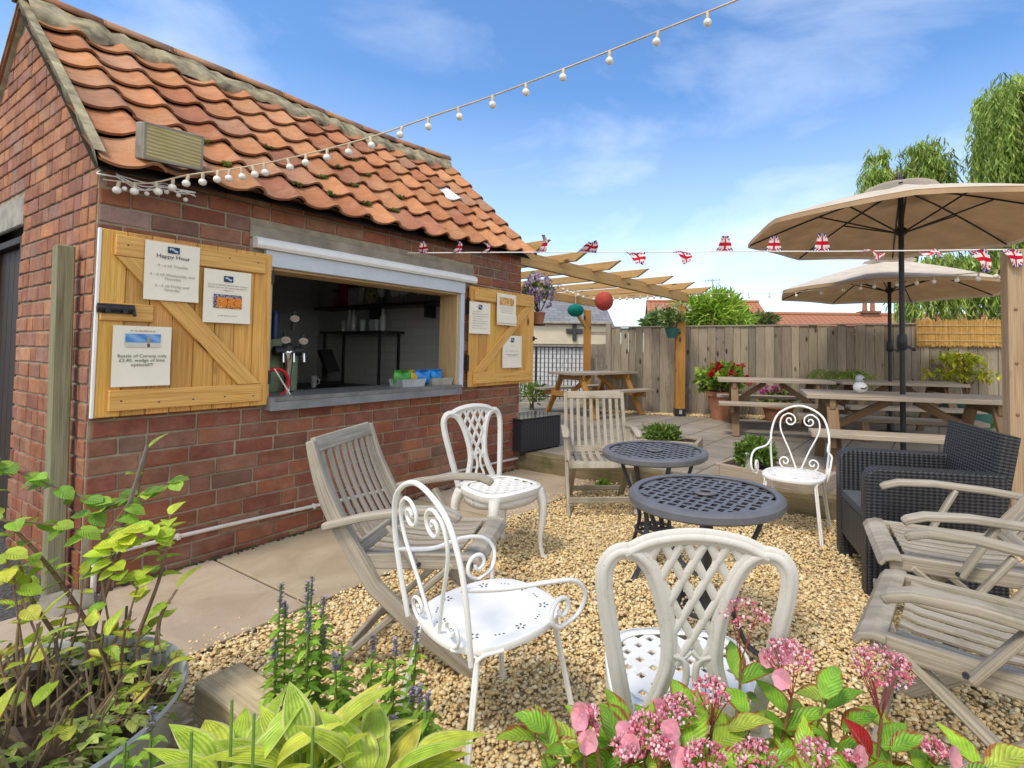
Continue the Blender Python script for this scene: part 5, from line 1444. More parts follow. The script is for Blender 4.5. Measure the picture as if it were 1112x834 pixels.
# gravel strip at its foot
q0 = FA + fn_ * .05; q1 = FA + fd * 5 + fn_ * .05
sheet('gravel_strip', [(q0 + fd * -.3).xy, (q1).xy, (q1 + fn_ * .30).xy, (q0 + fd * -.3 + fn_ * .30).xy], PZ + .004, MT['gravel_bed'])
def reg_strip(d):
    n0 = 3200; a = rg.uniform(-.3, 5, n0); b = rg.uniform(.05, .36, n0)
    return np.stack([FA.x + fd.x * a + fn_.x * b, FA.y + fd.y * a + fn_.y * b], 1)
pebbles('gravel_strip_stones', reg_strip, 1, .02, .04, PZ + .004)
# reed screen fixed over the right-hand end
ra = plane_hit(995, 362, FA + fn_ * .03, fn_); rb = plane_hit(1094, 362, FA + fn_ * .03, fn_)
t = thing('reed_screen', 'golden reed screen fixed along the top of the fence at right', 'screen', V((ra.x, ra.y, 0)), FANG)
L_ = (rb - ra).length; zt = plane_hit(1040, 348, FA + fn_ * .03, fn_).z; zb = plane_hit(1040, 376, FA + fn_ * .03, fn_).z
mb = MB(); n = 190
for k in range(n):
    x = L_ * k / n; g_ = rnd(.75, 1.15); mb.col = (.52 * g_, .30 * g_, .085 * g_)
    mb.tube([(x, rnd(-.012, 0), zb + rnd(-.02, .02)), (x + rnd(-.008, .008), rnd(-.012, 0), zt + rnd(-.03, .025))], .0075, 5)
mb.build('reeds', MT['tintrough'], t)
for z in (.2, .5, .8):
    mb = MB(); mb.tube([(0, -.022, lerp(zb, zt, z)), (L_, -.022, lerp(zb, zt, z))], .004, 5); mb.build('wire', MT['cable'], t)

# left of the pergola post: upright panel, railings, garage
pA = G(640, 449, PZ)
fence('panel_fence', 'short fence panel between the black railings and the long board fence', D(641, 400, 11.3) - V((0, 0, D(641, 400, 11.3).z - PZ)), .62, 0, lambda x: h0 - .28, bw=.12, posts=(), cap=False, dark=.9)
ga, gb = D(575, 380, 10.9), D(643, 380, 11.1)
ga.z = gb.z = 0
t = thing('railings', 'black metal railings in front of the pale garage wall', 'railings', V((ga.x - 1.2, ga.y - .1, PZ)), math.atan2(gb.y - ga.y, gb.x - ga.x))
gl = (gb - ga).length + 1.15; gz1 = D(600, 377, 11).z - PZ
mb = MB(); k = 0
while k * .085 < gl: mb.tube([(k * .085, 0, .05), (k * .085, 0, gz1)], .011, 5); k += 1
mb.build('bars', MT['black'], t)
for z in (.12, gz1): 
    mb = MB(); mb.box((gl / 2, 0, z), (gl, .03, .02)); mb.build('rail', MT['black'], t)
for x in (.0, 1.35, gl): 
    mb = MB(); mb.box((x, 0, gz1 / 2), (.05, .05, gz1)); mb.build('post', MT['black'], t)
MT['cream'] = plain('cream_render', (.62, .56, .42), .85, var=.1, scale=3, bump=.1)
m = NT('white_block'); uv = m.coord('UV'); br = m.n('ShaderNodeTexBrick', Scale=1.0, Offset=0) if False else m.n('ShaderNodeTexBrick', Scale=1.0)
br.inputs['Brick Width'].default_value = .22; br.inputs['Row Height'].default_value = .11; br.inputs['Mortar Size'].default_value = .014
for k, c in (('Color1', (.55, .56, .57, 1)), ('Color2', (.60, .61, .62, 1)), ('Mortar', (.33, .34, .36, 1))): br.inputs[k].default_value = c
m.link(uv, br.inputs['Vector']); m.color(br.outputs['Color']); m.set(.8); MT['white_block'] = m.mat
GYD = 12.6
def atY(px, py, Y=GYD): return D(px, py, Y)
l0, r0_ = atY(500, 345), atY(662, 345)
t = thing('garage', 'flat-roofed garage with cream fascia and whitewashed block wall', 'garage', V((l0.x, GYD, 0)))
gw_ = r0_.x - l0.x; zt_, zm_ = atY(610, 352).z, atY(610, 374).z
mb = MB(); uvbox(mb, (gw_ / 2, 1.5, (zm_ - .06) / 2), (gw_, 3.0, zm_ - .06)); mb.build('wall', MT['white_block'], t)
mb = MB(); mb.box((gw_ / 2, 1.45, (zt_ + zm_) / 2), (gw_ + .06, 3.1, zt_ - zm_)); mb.build('fascia', MT['cream'], t, bevel=.01)
mb = MB(); mb.box((gw_ / 2, 1.4, zt_ + .03), (gw_ + .14, 3.2, .06)); mb.box((gw_ / 2, -.02, zm_ - .03), (gw_ + .1, .12, .06)); mb.build('coping', MT['stone'], t, bevel=.01)
cxx = atY(624, 361)
t = thing('wall_cross', 'dark timber cross fixed to the cream fascia of the garage', 'cross', V((cxx.x, GYD - .10, cxx.z)))
mb = MB(); mb.box((0, -.03, 0), (.10, .05, .40)); mb.box((-.125, -.03, .03), (.155, .05, .11)); mb.box((.125, -.03, .03), (.155, .05, .11)); mb.build('cross', plain('charred_timber', (.05, .05, .055), .8), t, bevel=.006)

# far houses
def house(name, label, L0, ridge, eave, depth, width, ang, wallmat, roofmat, hip=False, chim=None):
    """L0: left front corner on the ground; gable faces +x end; ridge runs along x"""
    t = thing(name, label, 'house', L0, ang)
    mb = MB(); w2 = depth / 2
    uvbox(mb, (width / 2, w2, eave / 2), (width, depth, eave)); 
    for x in (0, width): mb.poly([(x, 0, eave), (x, depth, eave), (x, w2, ridge)], [(0, eave), (depth, eave), (w2, ridge)])
    mb.build('wall', wallmat, t)
    mb = MB(); o = .18; sl = (ridge - eave) / w2
    for s in (0, 1):
        y0, y1 = (-o, w2) if s == 0 else (depth + o, w2)
        z0 = eave - o * sl
        mb.poly([(-.1, y0, z0), (width + .1, y0, z0), (width + .1, y1, ridge + .04), (-.1, y1, ridge + .04)], [(0, 0), (width, 0), (width, w2 * 1.3), (0, w2 * 1.3)])
    rf = mb.build('roof', roofmat, t, solid=.08)
    mb = MB(); mb.tube([(-.1, w2, ridge + .05), (width + .1, w2, ridge + .05)], .11, 8); mb.build('ridge', MT['terracotta'] if roofmat is MT.get('far_tile') else MT['stone'], rf)
    if chim:
        for (cx_, hz) in chim:
            mb = MB(); mb.box((cx_, w2, ridge + hz / 2 - .1), (.75, .55, hz + .2)); mb.box((cx_, w2, ridge + hz + .02), (.85, .65, .1))
            ch = mb.build('chimney', MT['brick_far2'], rf)
            for dx in (-.18, .18):
                mb = MB(); mb.lathe([(.12, 0), (.10, .4), (.12, .42)], 10, (cx_ + dx, w2, ridge + hz + .06)); mb.build('chimney_pot', MT['terracotta'], ch)
    return t
MT['brick_far2'] = plain('far_brick', (.20, .10, .065), .9, var=.3, scale=20)
m = NT('slates'); uv = m.coord('UV'); br = m.n('ShaderNodeTexBrick', Scale=1.0); br.inputs['Brick Width'].default_value = .35; br.inputs['Row Height'].default_value = .22; br.inputs['Mortar Size'].default_value = .008
for k, c in (('Color1', (.15, .155, .165, 1)), ('Color2', (.22, .22, .23, 1)), ('Mortar', (.07, .07, .075, 1))): br.inputs[k].default_value = c
m.link(uv, br.inputs['Vector']); m.color(br.outputs['Color']); m.set(.6); MT['slate'] = m.mat
m = NT('far_tile'); uv = m.coord('UV'); w = m.n('ShaderNodeTexWave', Scale=1.2); w.bands_direction = 'X'; m.link(uv, w.inputs['Vector']); w2_ = m.n('ShaderNodeTexWave', Scale=1.0); w2_.bands_direction = 'Y'; m.link(uv, w2_.inputs['Vector'])
m.color(m.mix(w2_.outputs['Fac'], m.mix(w.outputs['Fac'], (.20, .065, .03), (.36, .14, .07)), (.40, .17, .09))); m.set(.85); m.bump(w.outputs['Fac'], .6, .05); MT['far_tile'] = m.mat
m = NT('rubble'); uv = m.coord('UV'); vo = m.n('ShaderNodeTexVoronoi', Scale=3.2); m.link(uv, vo.inputs['Vector'])
m.color(m.mix(m.ramp(vo.outputs['Distance'], [(.3, (0, 0, 0)), (.6, (1, 1, 1))]), m.mix(.5, vo.outputs['Color'], (.34, .26, .14), 'MIX'), (.16, .13, .09))); m.set(.9)
sepc = m.mix(1.0, m.ramp(m.noise(uv, 3.5, 3), [(.3, (.16, .12, .07)), (.5, (.38, .30, .17)), (.7, (.28, .24, .19))]), m.ramp(vo.outputs['Distance'], [(.2, (1.1,) * 3), (.6, (.5,) * 3)]), 'MULTIPLY'); m.color(sepc); MT['rubble'] = m.mat
Yh = 19.0
a = D(560, 400, Yh); 
rz_ = D(650, 327, Yh + 2).z; ez_ = D(640, 352, Yh).z
t = house('slate_house', 'low stone outhouse with grey slate roof and rubble gable beyond the garage', V((a.x, Yh, 0)), rz_, ez_ - .15, 4.0, D(668, 350, Yh).x - a.x, 0, MT['rubble'], MT['slate'])
t.rotation_euler = (0, 0, R(12)); t.location = V((a.x, Yh - .8, 0))
Yh = 27
a = D(706, 380, Yh)
house('pantile_house', 'far house with orange tiled roof and chimney, behind the green shrub', V((a.x, Yh, 0)), D(760, 329, Yh + 3).z, D(760, 352, Yh).z, 6.0, D(835, 350, Yh).x - a.x, R(-4), MT['rubble'], MT['far_tile'], chim=((4.2, .3),))
Yh = 22
a = D(832, 380, Yh)
house('long_tiled_house', 'long low building with red pantile roof seen over the board fence', V((a.x, Yh, 0)), D(900, 343, Yh + 2.5).z, D(900, 362, Yh).z, 5.0, D(972, 350, Yh).x - a.x + 6, R(-2), MT['brick_far2'], MT['far_tile'], chim=((5.6, .15),))
p = D(786, 330, 27); t = thing('tv_aerial', 'tv aerial on a thin mast above the far tiled roof', 'aerial', V((p.x, 29.5, D(786, 335, 29.5).z - .6)))
ztop = D(786, 303, 29.5).z - t.location.z
mb = MB(); mb.tube([(0, 0, -1.2), (0, 0, ztop)], .035, 6); mb.build('mast', MT['galv'], t)
mb = MB()
mb.tube([(-.45, 0, ztop - .12), (.45, 0, ztop - .05)], .02, 5)
for k in range(6): mb.tube([(-.4 + k * .16, -.16, ztop - .11 + k * .012), (-.4 + k * .16, .16, ztop - .11 + k * .012)], .012, 4); mb.tube([(-.4 + k * .16, 0, ztop - .25 + k * .012), (-.4 + k * .16, 0, ztop + .02 + k * .012)], .012, 4)
mb.build('antenna', MT['galv'], t)

# ================================================================ pergola
PB0 = plane_hit(738, 445, FA + fn_ * .32, fn_); PB0.z = PZ
t = thing('pergola', 'timber pergola of bare rafters beside the outbuilding', 'pergola', V((PB0.x, PB0.y, PZ)))
ptz = D(738, 322, PB0.y).z - PZ                      # top of the main beam at the post
A1 = V((0, 0, ptz))
q = D(570, 282, 6.1); A0 = V((q.x - .12, 6.0, q.z + .02)) - V((PB0.x, PB0.y, PZ))
bdir = (A1 - A0).normalized(); bh = V((bdir.x, bdir.y, 0)).normalized(); perp_ = V((-bh.y, bh.x, 0))
mb = MB(); mb.box((0, 0, ptz / 2 - .08), (.165, .165, ptz - .16)); mb.build('post', MT['orange_wood'], t, bevel=.006)
mb = MB(); mb.box((0, 0, .065), (.19, .19, .13)); fo = mb.build('post_shoe', MT['black'], t, bevel=.004)
mb = MB(); mb.box((0, -.097, .075), (.05, .004, .07)); mb.build('plate', MT['galv'], fo)
mb = MB(); mb.bar(A0 - bh * .0, A1 + bh * .25 + V((0, 0, 0)), .07, .17); mb.build('beam', MT['treated'], t, bevel=.005)
W_ = 2.1
P2_ = D(637, 420, PB0.y + 1.25); far = V((P2_.x - PB0.x, P2_.y - PB0.y, 0))
mb = MB(); mb.box((far.x, far.y, (ptz - .16) / 2), (.15, .15, ptz - .16)); mb.build('post', MT['orange_wood'], t, bevel=.006)
B1 = V((far.x, far.y, ptz - .0)); B0 = A0 + V((far.x, far.y, 0)) * 1.0 + V((0, 0, -.02))
mb = MB(); mb.bar(B0, B1 + bh * .25, .06, .15); mb.build('beam', MT['treated'], t, bevel=.005)
mb = MB(); mb.bar(V((far.x, far.y, ptz - .55)), V((far.x, far.y, ptz - .12)) - bh * .45, .06, .06); mb.build('corner_brace', MT['treated'], t, bevel=.004)
fx = V((far.x, far.y, 0)); fxn = fx.normalized()
NRF = 7; over = .50
for k in range(NRF):
    f = k / (NRF - 1); f = f * 1.0 + .02
    base = A0.lerp(A1, f) if f <= 1 else A1
    c = A0 + (A1 + bh * .18 - A0) * (f if f < 1 else 1.0); z = V((0, 0, .10))
    p0 = c - fxn * over + z; p1 = c + fx + fxn * .45 + z
    # rafter with a slanted end cut
    d = (p1 - p0).normalized(); sd = V((-d.y, d.x, 0)).normalized() * .024
    poly = [p0 + V((0, 0, .055)), p1 + V((0, 0, .055)), p1 + V((0, 0, -.055)), p0 + d * .20 + V((0, 0, -.055))]
    mb = MB(); lo = [mb.add(v - sd) for v in poly]; hi = [mb.add(v + sd) for v in poly]
    L = (p1 - p0).length; uv4 = [(0, .14), (L, .14), (L, 0), (.22, 0)]; o_ = rnd(0, 40); uv4 = [(a_ + o_, b_ + o_) for a_, b_ in uv4]
    mb.face(lo, uv4); mb.face(hi[::-1], uv4[::-1])
    for e in range(4): mb.face((lo[(e + 1) % 4], lo[e], hi[e], hi[(e + 1) % 4]), [uv4[(e + 1) % 4], uv4[e], (uv4[e][0], uv4[e][1] + .04), (uv4[(e + 1) % 4][0], uv4[(e + 1) % 4][1] + .04)])
    mb.build('rafter', MT['treated'], t, bevel=.004)
# paper lanterns
for lab, px, py, rpx, Y, col, sz_ in (('round coral red paper lantern hanging from the pergola', 656, 327, 10, 8.6, (.66, .13, .10), 1.05), ('flattened teal green paper lantern hanging from the pergola', 625, 337, 9, 9.0, (.02, .30, .24), .78)):
    c = D(px, py, Y); t = thing('paper_lantern', lab, 'lantern', c, 0, 'paper lanterns'); r = rpx / FPX * Y
    mb = MB(); pr = []
    for k in range(29):
        th = math.pi * k / 28; rr = math.sin(th) * r * (1 + .035 * (1 if k % 2 else -1)); pr.append((max(rr, .001), math.cos(th) * r * sz_))
    mb.lathe(pr, 24); mb.build('shade', cloth('paper_' + lab[:7], col, .35), t, smooth=80)
    mb = MB(); mb.tube([(0, 0, r * sz_), (0, 0, r * sz_ + .28)], .004, 5); mb.build('cord', MT['cord'], t)

# big square post at the right edge
RP = D(1104, 430, 3.55)
t = thing('square_post', 'stout square timber post at the right edge holding the bunting', 'post', V((RP.x, 3.55, 0)), R(-19))
zt = D(1104, 272, 3.55).z
mb = MB(); mb.box((0, 0, zt / 2), (.125, .125, zt)); mb.build('post', MT['post'], t, bevel=.008, seg=2)
mb = MB()
for z in (.9, 1.25, 1.62): mb.ball((-.02, -.064, z), .012, 8, 5, (1, .4, 1))
mb.build('knot', MT['picnic_leg'], t)

# ================================================================ festoon lights and bunting
def festoon(label, ctrl, bulbs, r, cr=.006, group='festoon light strings', drop=.03):
    """ctrl: 3D points; bulbs: parameters 0..1 along the cable"""
    P = spline(ctrl, 14); o = P[0]
    t = thing('festoon_lights', label, 'string lights', o, 0, group)
    mb = MB(); mb.tube([p - o for p in P], cr, 6); mb.build('cable', MT['cable'], t, smooth=60)
    cum = [0]
    for i in range(1, len(P)): cum.append(cum[-1] + (P[i] - P[i - 1]).length)
    first = None
    for f in bulbs:
        s = f * cum[-1]; i = max(k for k in range(len(cum)) if cum[k] <= s + 1e-9); i = min(i, len(P) - 2)
        p = P[i].lerp(P[i + 1], (s - cum[i]) / max(1e-6, cum[i + 1] - cum[i])) - o
        if first is None:
            mb = MB(); mb.ball((0, 0, -drop - r), r, 12, 9); first = mb.build('bulb', MT['bulb'], t, smooth=80); b = first
            mb = MB(); mb.lathe([(r * .42, -drop - r * .25), (r * .42, -.004), (r * .25, .004)], 8); cap = mb.build('lamp_holder', MT['cable'], b, smooth=50)
        else:
            b = first.copy(); C.objects.link(b); b.parent = t; c2 = cap.copy(); C.objects.link(c2); c2.parent = b
        b.location = p; b.rotation_euler = (rnd(-.25, .25), rnd(-.25, .25), 0)
    return t, P
ctl = [D(x, y, Y) for x, y, Y in ((112, 195, 2.62), (160, 199, 2.72), (205, 190, 2.78), (262, 182, 2.83), (322, 170, 2.86), (402, 149, 2.84), (470, 126, 2.78), (535, 104, 2.7), (612, 75, 2.58), (715, 34, 2.42), (805, -2, 2.3), (880, -36, 2.2))]
def nearest(P, px, py):
    cum = [0]
    for i in range(1, len(P)): cum.append(cum[-1] + (P[i] - P[i - 1]).length)
    best = (1e9, 0)
    for i, p in enumerate(P):
        c = CAMROT.transposed() @ (p - CAMPOS); x = PX + FPX * c.x / -c.z; y = PY - FPX * c.y / -c.z
        d = abs(x - px)
        if d < best[0]: best = (d, cum[i] / cum[-1])
    return best[1]
PP = spline(ctl, 14)
bl_px = [130, 146, 170, 187, 205, 221, 237, 251, 262, 275, 288, 312, 335, 353, 377, 402, 438, 463, 498, 537, 571, 614, 664, 715, 769, 838]
festoon('large white festoon bulbs on a cable rising from the roof corner to the sky', ctl, sorted(nearest(PP, x, 0) for x in bl_px), .0195, .0045)
t = thing('cable_tangle', 'tangle of slack fairy light cable below the floodlight', 'cable', bl(.2, -.06, 2.19), BZ)
mb = MB()
for k in range(5):
    a = rnd(.02, .05); mb.tube(spline([(-.14 + rnd(-.02, .02), rnd(-.02, .0), rnd(-.02, .02)), (-.05, -.02, rnd(-.06, 0)), (.04, rnd(-.03, 0), rnd(-.05, .02)), (.12, -.01, rnd(-.05, .03)), (.2, rnd(-.02, 0), rnd(-.02, .03))], 6), .003, 5)
mb.tube(spline([(-.20, 0, .03), (-.22, .02, .0), (-.2, -.02, -.01), (-.13, 0, 0)], 6), .004, 5)
mb.build('cable', MT['cord'], t)
mb = MB()
for k in range(7): mb.ball((-.12 + k * .045 + rnd(-.01, .01), -.03, -.045 + rnd(-.02, .02)), .0125, 8, 6)
mb.build('bulbs', MT['bulb'], t, smooth=80)
rp_top = V((RP.x - .05, 3.5, D(1095, 290, 3.5).z))
ctl2 = [rp_top, D(1063, 296, 3.9), D(1005, 301, 4.6), D(930, 309, 5.6), D(864, 317, 6.6), D(800, 319, 7.8), D(746, 318, 9.1)]
P_ = spline(ctl2, 14)
festoon('small bulb string running from the right post to the pergola under the parasols', ctl2, sorted(nearest(P_, x, 0) for x in (1082, 1063, 1040, 1015, 993, 973, 953, 935, 917, 893, 862, 838, 812, 790, 770, 755)), .018, .004)
ctl3 = [D(600, 306, 8.4), D(620, 314, 8.7), D(640, 321, 9.0), D(662, 322, 9.1), D(700, 320, 9.15), D(746, 319, 9.2)]
festoon('fairy light string looped along the far beam of the pergola', ctl3, [k / 22 for k in range(1, 22)], .026, .005)

# bunting of union flags
def jack(u, v):
    X, Y = (u - .5) * 60, (v - .5) * 30
    if abs(X) < 3 or abs(Y) < 3: return (.55, .01, .03)
    if abs(X) < 5 or abs(Y) < 5: return (.78, .74, .72)
    d = min(abs(2 * Y - X), abs(2 * Y + X)) / 5 ** .5
    if d < 1.2: return (.55, .02, .04)
    if d < 3.2: return (.78, .74, .72)
    return (.03, .04, .22)
w0 = C0 + bd * wall_xy(441, 275)[0] + bn * .02; w0.z = wall_xy(441, 275)[1]
bend = V((RP.x - .065, 3.5, D(1095, 271, 3.5).z))
mid = (w0 + bend) / 2; 
ctl4 = [w0, D(565, 274, lerp(w0.y, bend.y, .16)), D(690, 274, lerp(w0.y, bend.y, .33)), D(800, 273, lerp(w0.y, bend.y, .5)), D(905, 273, lerp(w0.y, bend.y, .67)), D(1005, 272, lerp(w0.y, bend.y, .84)), bend]
P = spline(ctl4, 16)
t = thing('bunting', 'union flag bunting strung from the brick wall to the right post', 'bunting', P[0])
mb = MB(); mb.tube([p - P[0] for p in P], .0045, 6); mb.build('cord', MT['cord'], t)
cum = [0]
for i in range(1, len(P)): cum.append(cum[-1] + (P[i] - P[i - 1]).length)
def at_par(f):
    s = f * cum[-1]
    for i in range(len(P) - 1):
        if cum[i + 1] >= s: return P[i].lerp(P[i + 1], (s - cum[i]) / (cum[i + 1] - cum[i]))
    return P[-1]
for px, angd, w_, len_, tw in ((457, 55, .10, .10, .5), (497, 70, .07, .10, .9), (530, 80, .05, .08, .9), (592, 82, .07, .14, .7), (637, 28, .16, .15, .6), (690, -58, .15, .13, .5), (738, -50, .14, .12, .6), (789, 84, .13, .12, .1), (843, 86, .125, .115, .1), (893, 88, .125, .135, .15), (945, -30, .13, .10, .9), (1005, -35, .13, .11, .7), (1063, -75, .12, .16, .6), (1102, -70, .12, .13, .3)):
    f = nearest(P, px, 0); c = at_par(f) - P[0]; along = (at_par(min(1, f + .02)) - at_par(max(0, f - .02))).normalized()
    a = R(angd); outd = (V((0, 0, 1)) * math.sin(a) + V((-along.y, along.x, 0)) * -math.cos(a) * .8 + along * math.cos(a) * .5).normalized()
    n = 14; rows = []; mb = MB(); nn = along.cross(outd)
    pts = []
    for i in range(n + 1):
        v = i / n; row = []
        for j in range(n + 1):
            u = j / n; ww = w_ * (1 - .62 * v)
            wave = (math.sin(u * 5 + v * 4 + px) * .016 + math.sin(v * 6 + px) * .02 * v) * tw * 1.4
            row.append(c + along * ((u - .5) * ww) + outd * (len_ * v) + nn * wave + along * (.03 * tw * math.sin(v * 3)))
        pts.append(row)
    I = [[mb.add(q) for q in row] for row in pts]
    for i in range(n):
        for j in range(n):
            mb.col = jack((j + .5) / n * (1 - .5 * i / n) + .25 * i / n, .15 + .75 * (i + .5) / n)
            mb.face((I[i][j], I[i][j + 1], I[i + 1][j + 1], I[i + 1][j]))
    mb.build('flag', MT['flag'], t, smooth=80)
# ================================================================ plants
def rdir(zmin=-1):
    while True:
        v = V((rnd(-1, 1), rnd(-1, 1), rnd(-1, 1)))
        if .05 < v.length < 1: v.normalize(); 
        else: continue
        if v.z >= zmin: return v
def shade(c, a=.65, b=1.3): k = rnd(a, b); return (c[0] * k * rnd(.92, 1.08), c[1] * k, c[2] * k * rnd(.85, 1.1))
def bush(parent, c, rad, n, L, cols, mat='leaf', stems=8, wr=.5, clumps=14, name='foliage'):
    c = V(c); rad = V(rad); mb = MB()
    cl = [V((d.x * rad.x, d.y * rad.y, d.z * rad.z)) * rnd(.45, .85) for d in [rdir(-.5) for _ in range(clumps)]]
    for k in range(n):
        q = random.choice(cl); d = rdir(); p = q + V((d.x * rad.x, d.y * rad.y, d.z * rad.z)) * (rnd(.1, 1) ** .6) * .45
        mb.col = shade(random.choice(cols)); out = (p.normalized() + rdir() * .8 + V((0, 0, .25))).normalized()
        mb.leaf(c + p, out, rdir(), L * rnd(.6, 1.3), L * wr * rnd(.8, 1.2), curl=rnd(0, .5), n=2)
    o = mb.build(name, MT[mat], parent)
    if stems:
        mb = MB(); mb.col = (.10, .08, .045)
        for k in range(stems):
            q = random.choice(cl); b = V((c.x + rnd(-.05, .05), c.y + rnd(-.05, .05), c.z - rad.z)); mb.tube(spline([b, b.lerp(c + q, .5) + V((rnd(-.03, .03), rnd(-.03, .03), 0)), c + q], 4), [.008] * 8 + [.004], 5)
        mb.build('stem', MT['stem'], parent)
    return o
def pot(parent, r, h, mat='terracotta', name='pot', rim=True):
    mb = MB(); mb.lathe([(r * .72, 0), (r * .95, h * .84), (r * 1.03, h * .84), (r * 1.03, h), (r * .93, h), (r * .9, h * .86), (.001, h * .86)], 24); o = mb.build(name, MT[mat], parent, smooth=40)
    mb = MB(); mb.lathe([(r * .9, h * .87), (.001, h * .9)], 20); mb.build('soil', MT['soil'], parent)
    return o
GREEN = [(.22, .40, .04), (.28, .48, .05), (.17, .32, .035), (.34, .52, .06)]
LIME = [(.46, .60, .04), (.56, .66, .05), (.36, .52, .04)]
def ff(px, off):
    q = plane_hit(px, 440, FA + fn_ * off, fn_); return V((q.x, q.y, PZ))
# red geraniums
def patio_pt(px, py): q = G(px, py, PZ); return V((q.x, q.y, PZ))
p = ff(785, .55); t = thing('geranium_pot', 'terracotta pot of red geraniums by the fence, left of the picnic table', 'potted plant', p)
s = p.y / FPX
pot(t, 17 * s, 30 * s); bush(t, (0, 0, 40 * s), (26 * s, 22 * s, 19 * s), 900, .10, [(.22, .36, .04), (.32, .44, .06), (.14, .26, .04)], wr=.9)
for k in range(13):
    mb = MB(); d = rdir(-.2); q = V((d.x * 27 * s, d.y * 22 * s, 42 * s + d.z * 20 * s))
    for e in range(26):
        mb.col = shade((.55, .01, .03), .6, 1.2); mb.leaf(q + rdir() * .045, rdir(-.2), rdir(), .055, .045, n=2)
    mb.build('flower_head', MT['petal'], t)
# pink geraniums
p = ff(845, .5); t = thing('pink_flower_pot', 'terracotta bowl of bright pink flowers behind the picnic table bench', 'potted plant', p); s = p.y / FPX
pot(t, 17 * s, 17 * s); bush(t, (0, 0, 24 * s), (20 * s, 15 * s, 9 * s), 420, .08, [(.16, .24, .06), (.24, .30, .10)], wr=.8)
mb = MB()
for k in range(60):
    q = V((rnd(-18, 15) * s, rnd(-12, 8) * s, rnd(27, 37) * s))
    for e in range(6): mb.col = shade((.62, .06, .42), .7, 1.15); mb.leaf(q, rdir(-.2), rdir(), .04, .035, n=2)
mb.build('flower_head', MT['petal'], t)
# palm-like plant
p = ff(906, .4); t = thing('palm_plant', 'small arching green palm in front of the board fence', 'palm', p); s = p.y / FPX
mb = MB()
for k in range(24):
    a = rnd(0, 6.28); base = V((0, 0, 34 * s)); o_ = V((math.cos(a), math.sin(a) * .8, 0)); ln = rnd(30, 44) * s
    pts = spline([base, base + o_ * ln * .45 + V((0, 0, ln * .55)), base + o_ * ln + V((0, 0, ln * rnd(.2, .5)))], 8)
    for i in range(2, len(pts) - 1):
        for sg in (-1, 1):
            mb.col = shade(random.choice([(.24, .40, .06), (.34, .46, .08), (.46, .48, .13)])); tdir = (pts[i + 1] - pts[i - 1]).normalized(); sd = tdir.cross(V((0, 0, 1)))
            mb.leaf(pts[i], tdir * .6 + sd * sg * .8 + V((0, 0, -.1)), V((0, 0, 1)), .19, .018, curl=.4, n=2)
mb.build('frond', MT['leaf'], t)
pot(t, 14 * s, 26 * s, 'terracotta'); 
# yellow acer in a green pot
p = ff(1050, .35); t = thing('yellow_acer', 'yellow-leaved small acer in a green plastic pot by the fence', 'potted tree', p); s = p.y / FPX
mb = MB(); mb.lathe([(20 * s, 0), (24 * s, 24 * s), (25 * s, 24 * s), (25 * s, 28 * s), (22 * s, 28 * s), (.01, 25 * s)], 20); mb.build('pot', MT['green_plastic'], t, smooth=40)
mb = MB(); mb.col = (.16, .10, .05)
tips = []
for k in range(9):
    e = V((rnd(-34, 30) * s, rnd(-16, 16) * s, rnd(48, 80) * s)); mb.tube(spline([(0, 0, 24 * s), (e.x * .2, e.y * .2, 45 * s), e * .75 + V((0, 0, 12 * s)), e], 6), [.018] * 6 + [.010] * 6 + [.005] * 7, 6); tips.append(e)
mb.build('trunk', MT['stem'], t)
mb = MB()
for e in tips:
    for k in range(46):
        mb.col = shade(random.choice([(.62, .60, .04), (.52, .56, .04), (.60, .52, .04), (.44, .52, .05)])); q = e + V((rnd(-19, 19) * s, rnd(-10, 10) * s, rnd(-5, 5) * s)); mb.leaf(q, V((rnd(-1, 1), rnd(-1, 1), rnd(-.4, .2))), V((0, 0, 1)), .12, .06, curl=.4, n=2)
mb.build('foliage', MT['leaf'], t)
# grass tuft under the far fence end
# petunias on the garage parapet
p = D(584, 352, 6.6); t = thing('petunia_pot', 'purple and white petunias in a terracotta pot beside the right shutter', 'potted plant', p); s = 6.6 / FPX
mb = MB(); mb.bar((-.30, 0, -.012), (.09, 0, -.012), .03, .02); mb.build('bracket', MT['black'], t)
pot(t, 8 * s, 13 * s); bush(t, (0, 0, 34 * s), (15 * s, 13 * s, 20 * s), 520, .05, [(.12, .22, .05), (.18, .28, .08)])
mb = MB()
for k in range(110):
    d = rdir(-.7); q = V((d.x * 17 * s, d.y * 14 * s, 34 * s + d.z * 22 * s)); f_ = (V((d.x, d.y - .6, d.z))).normalized(); a_ = f_.orthogonal().normalized(); b_ = f_.cross(a_)
    for e in range(5):
        w = e * 1.257; dd = a_ * math.cos(w) + b_ * math.sin(w)
        mb.col = (.20, .06, .36) if (e + k) % 2 else (.60, .55, .62); mb.leaf(q, dd + f_ * .3, f_, .034, .036, n=2)
mb.build('flower', MT['petal'], t)
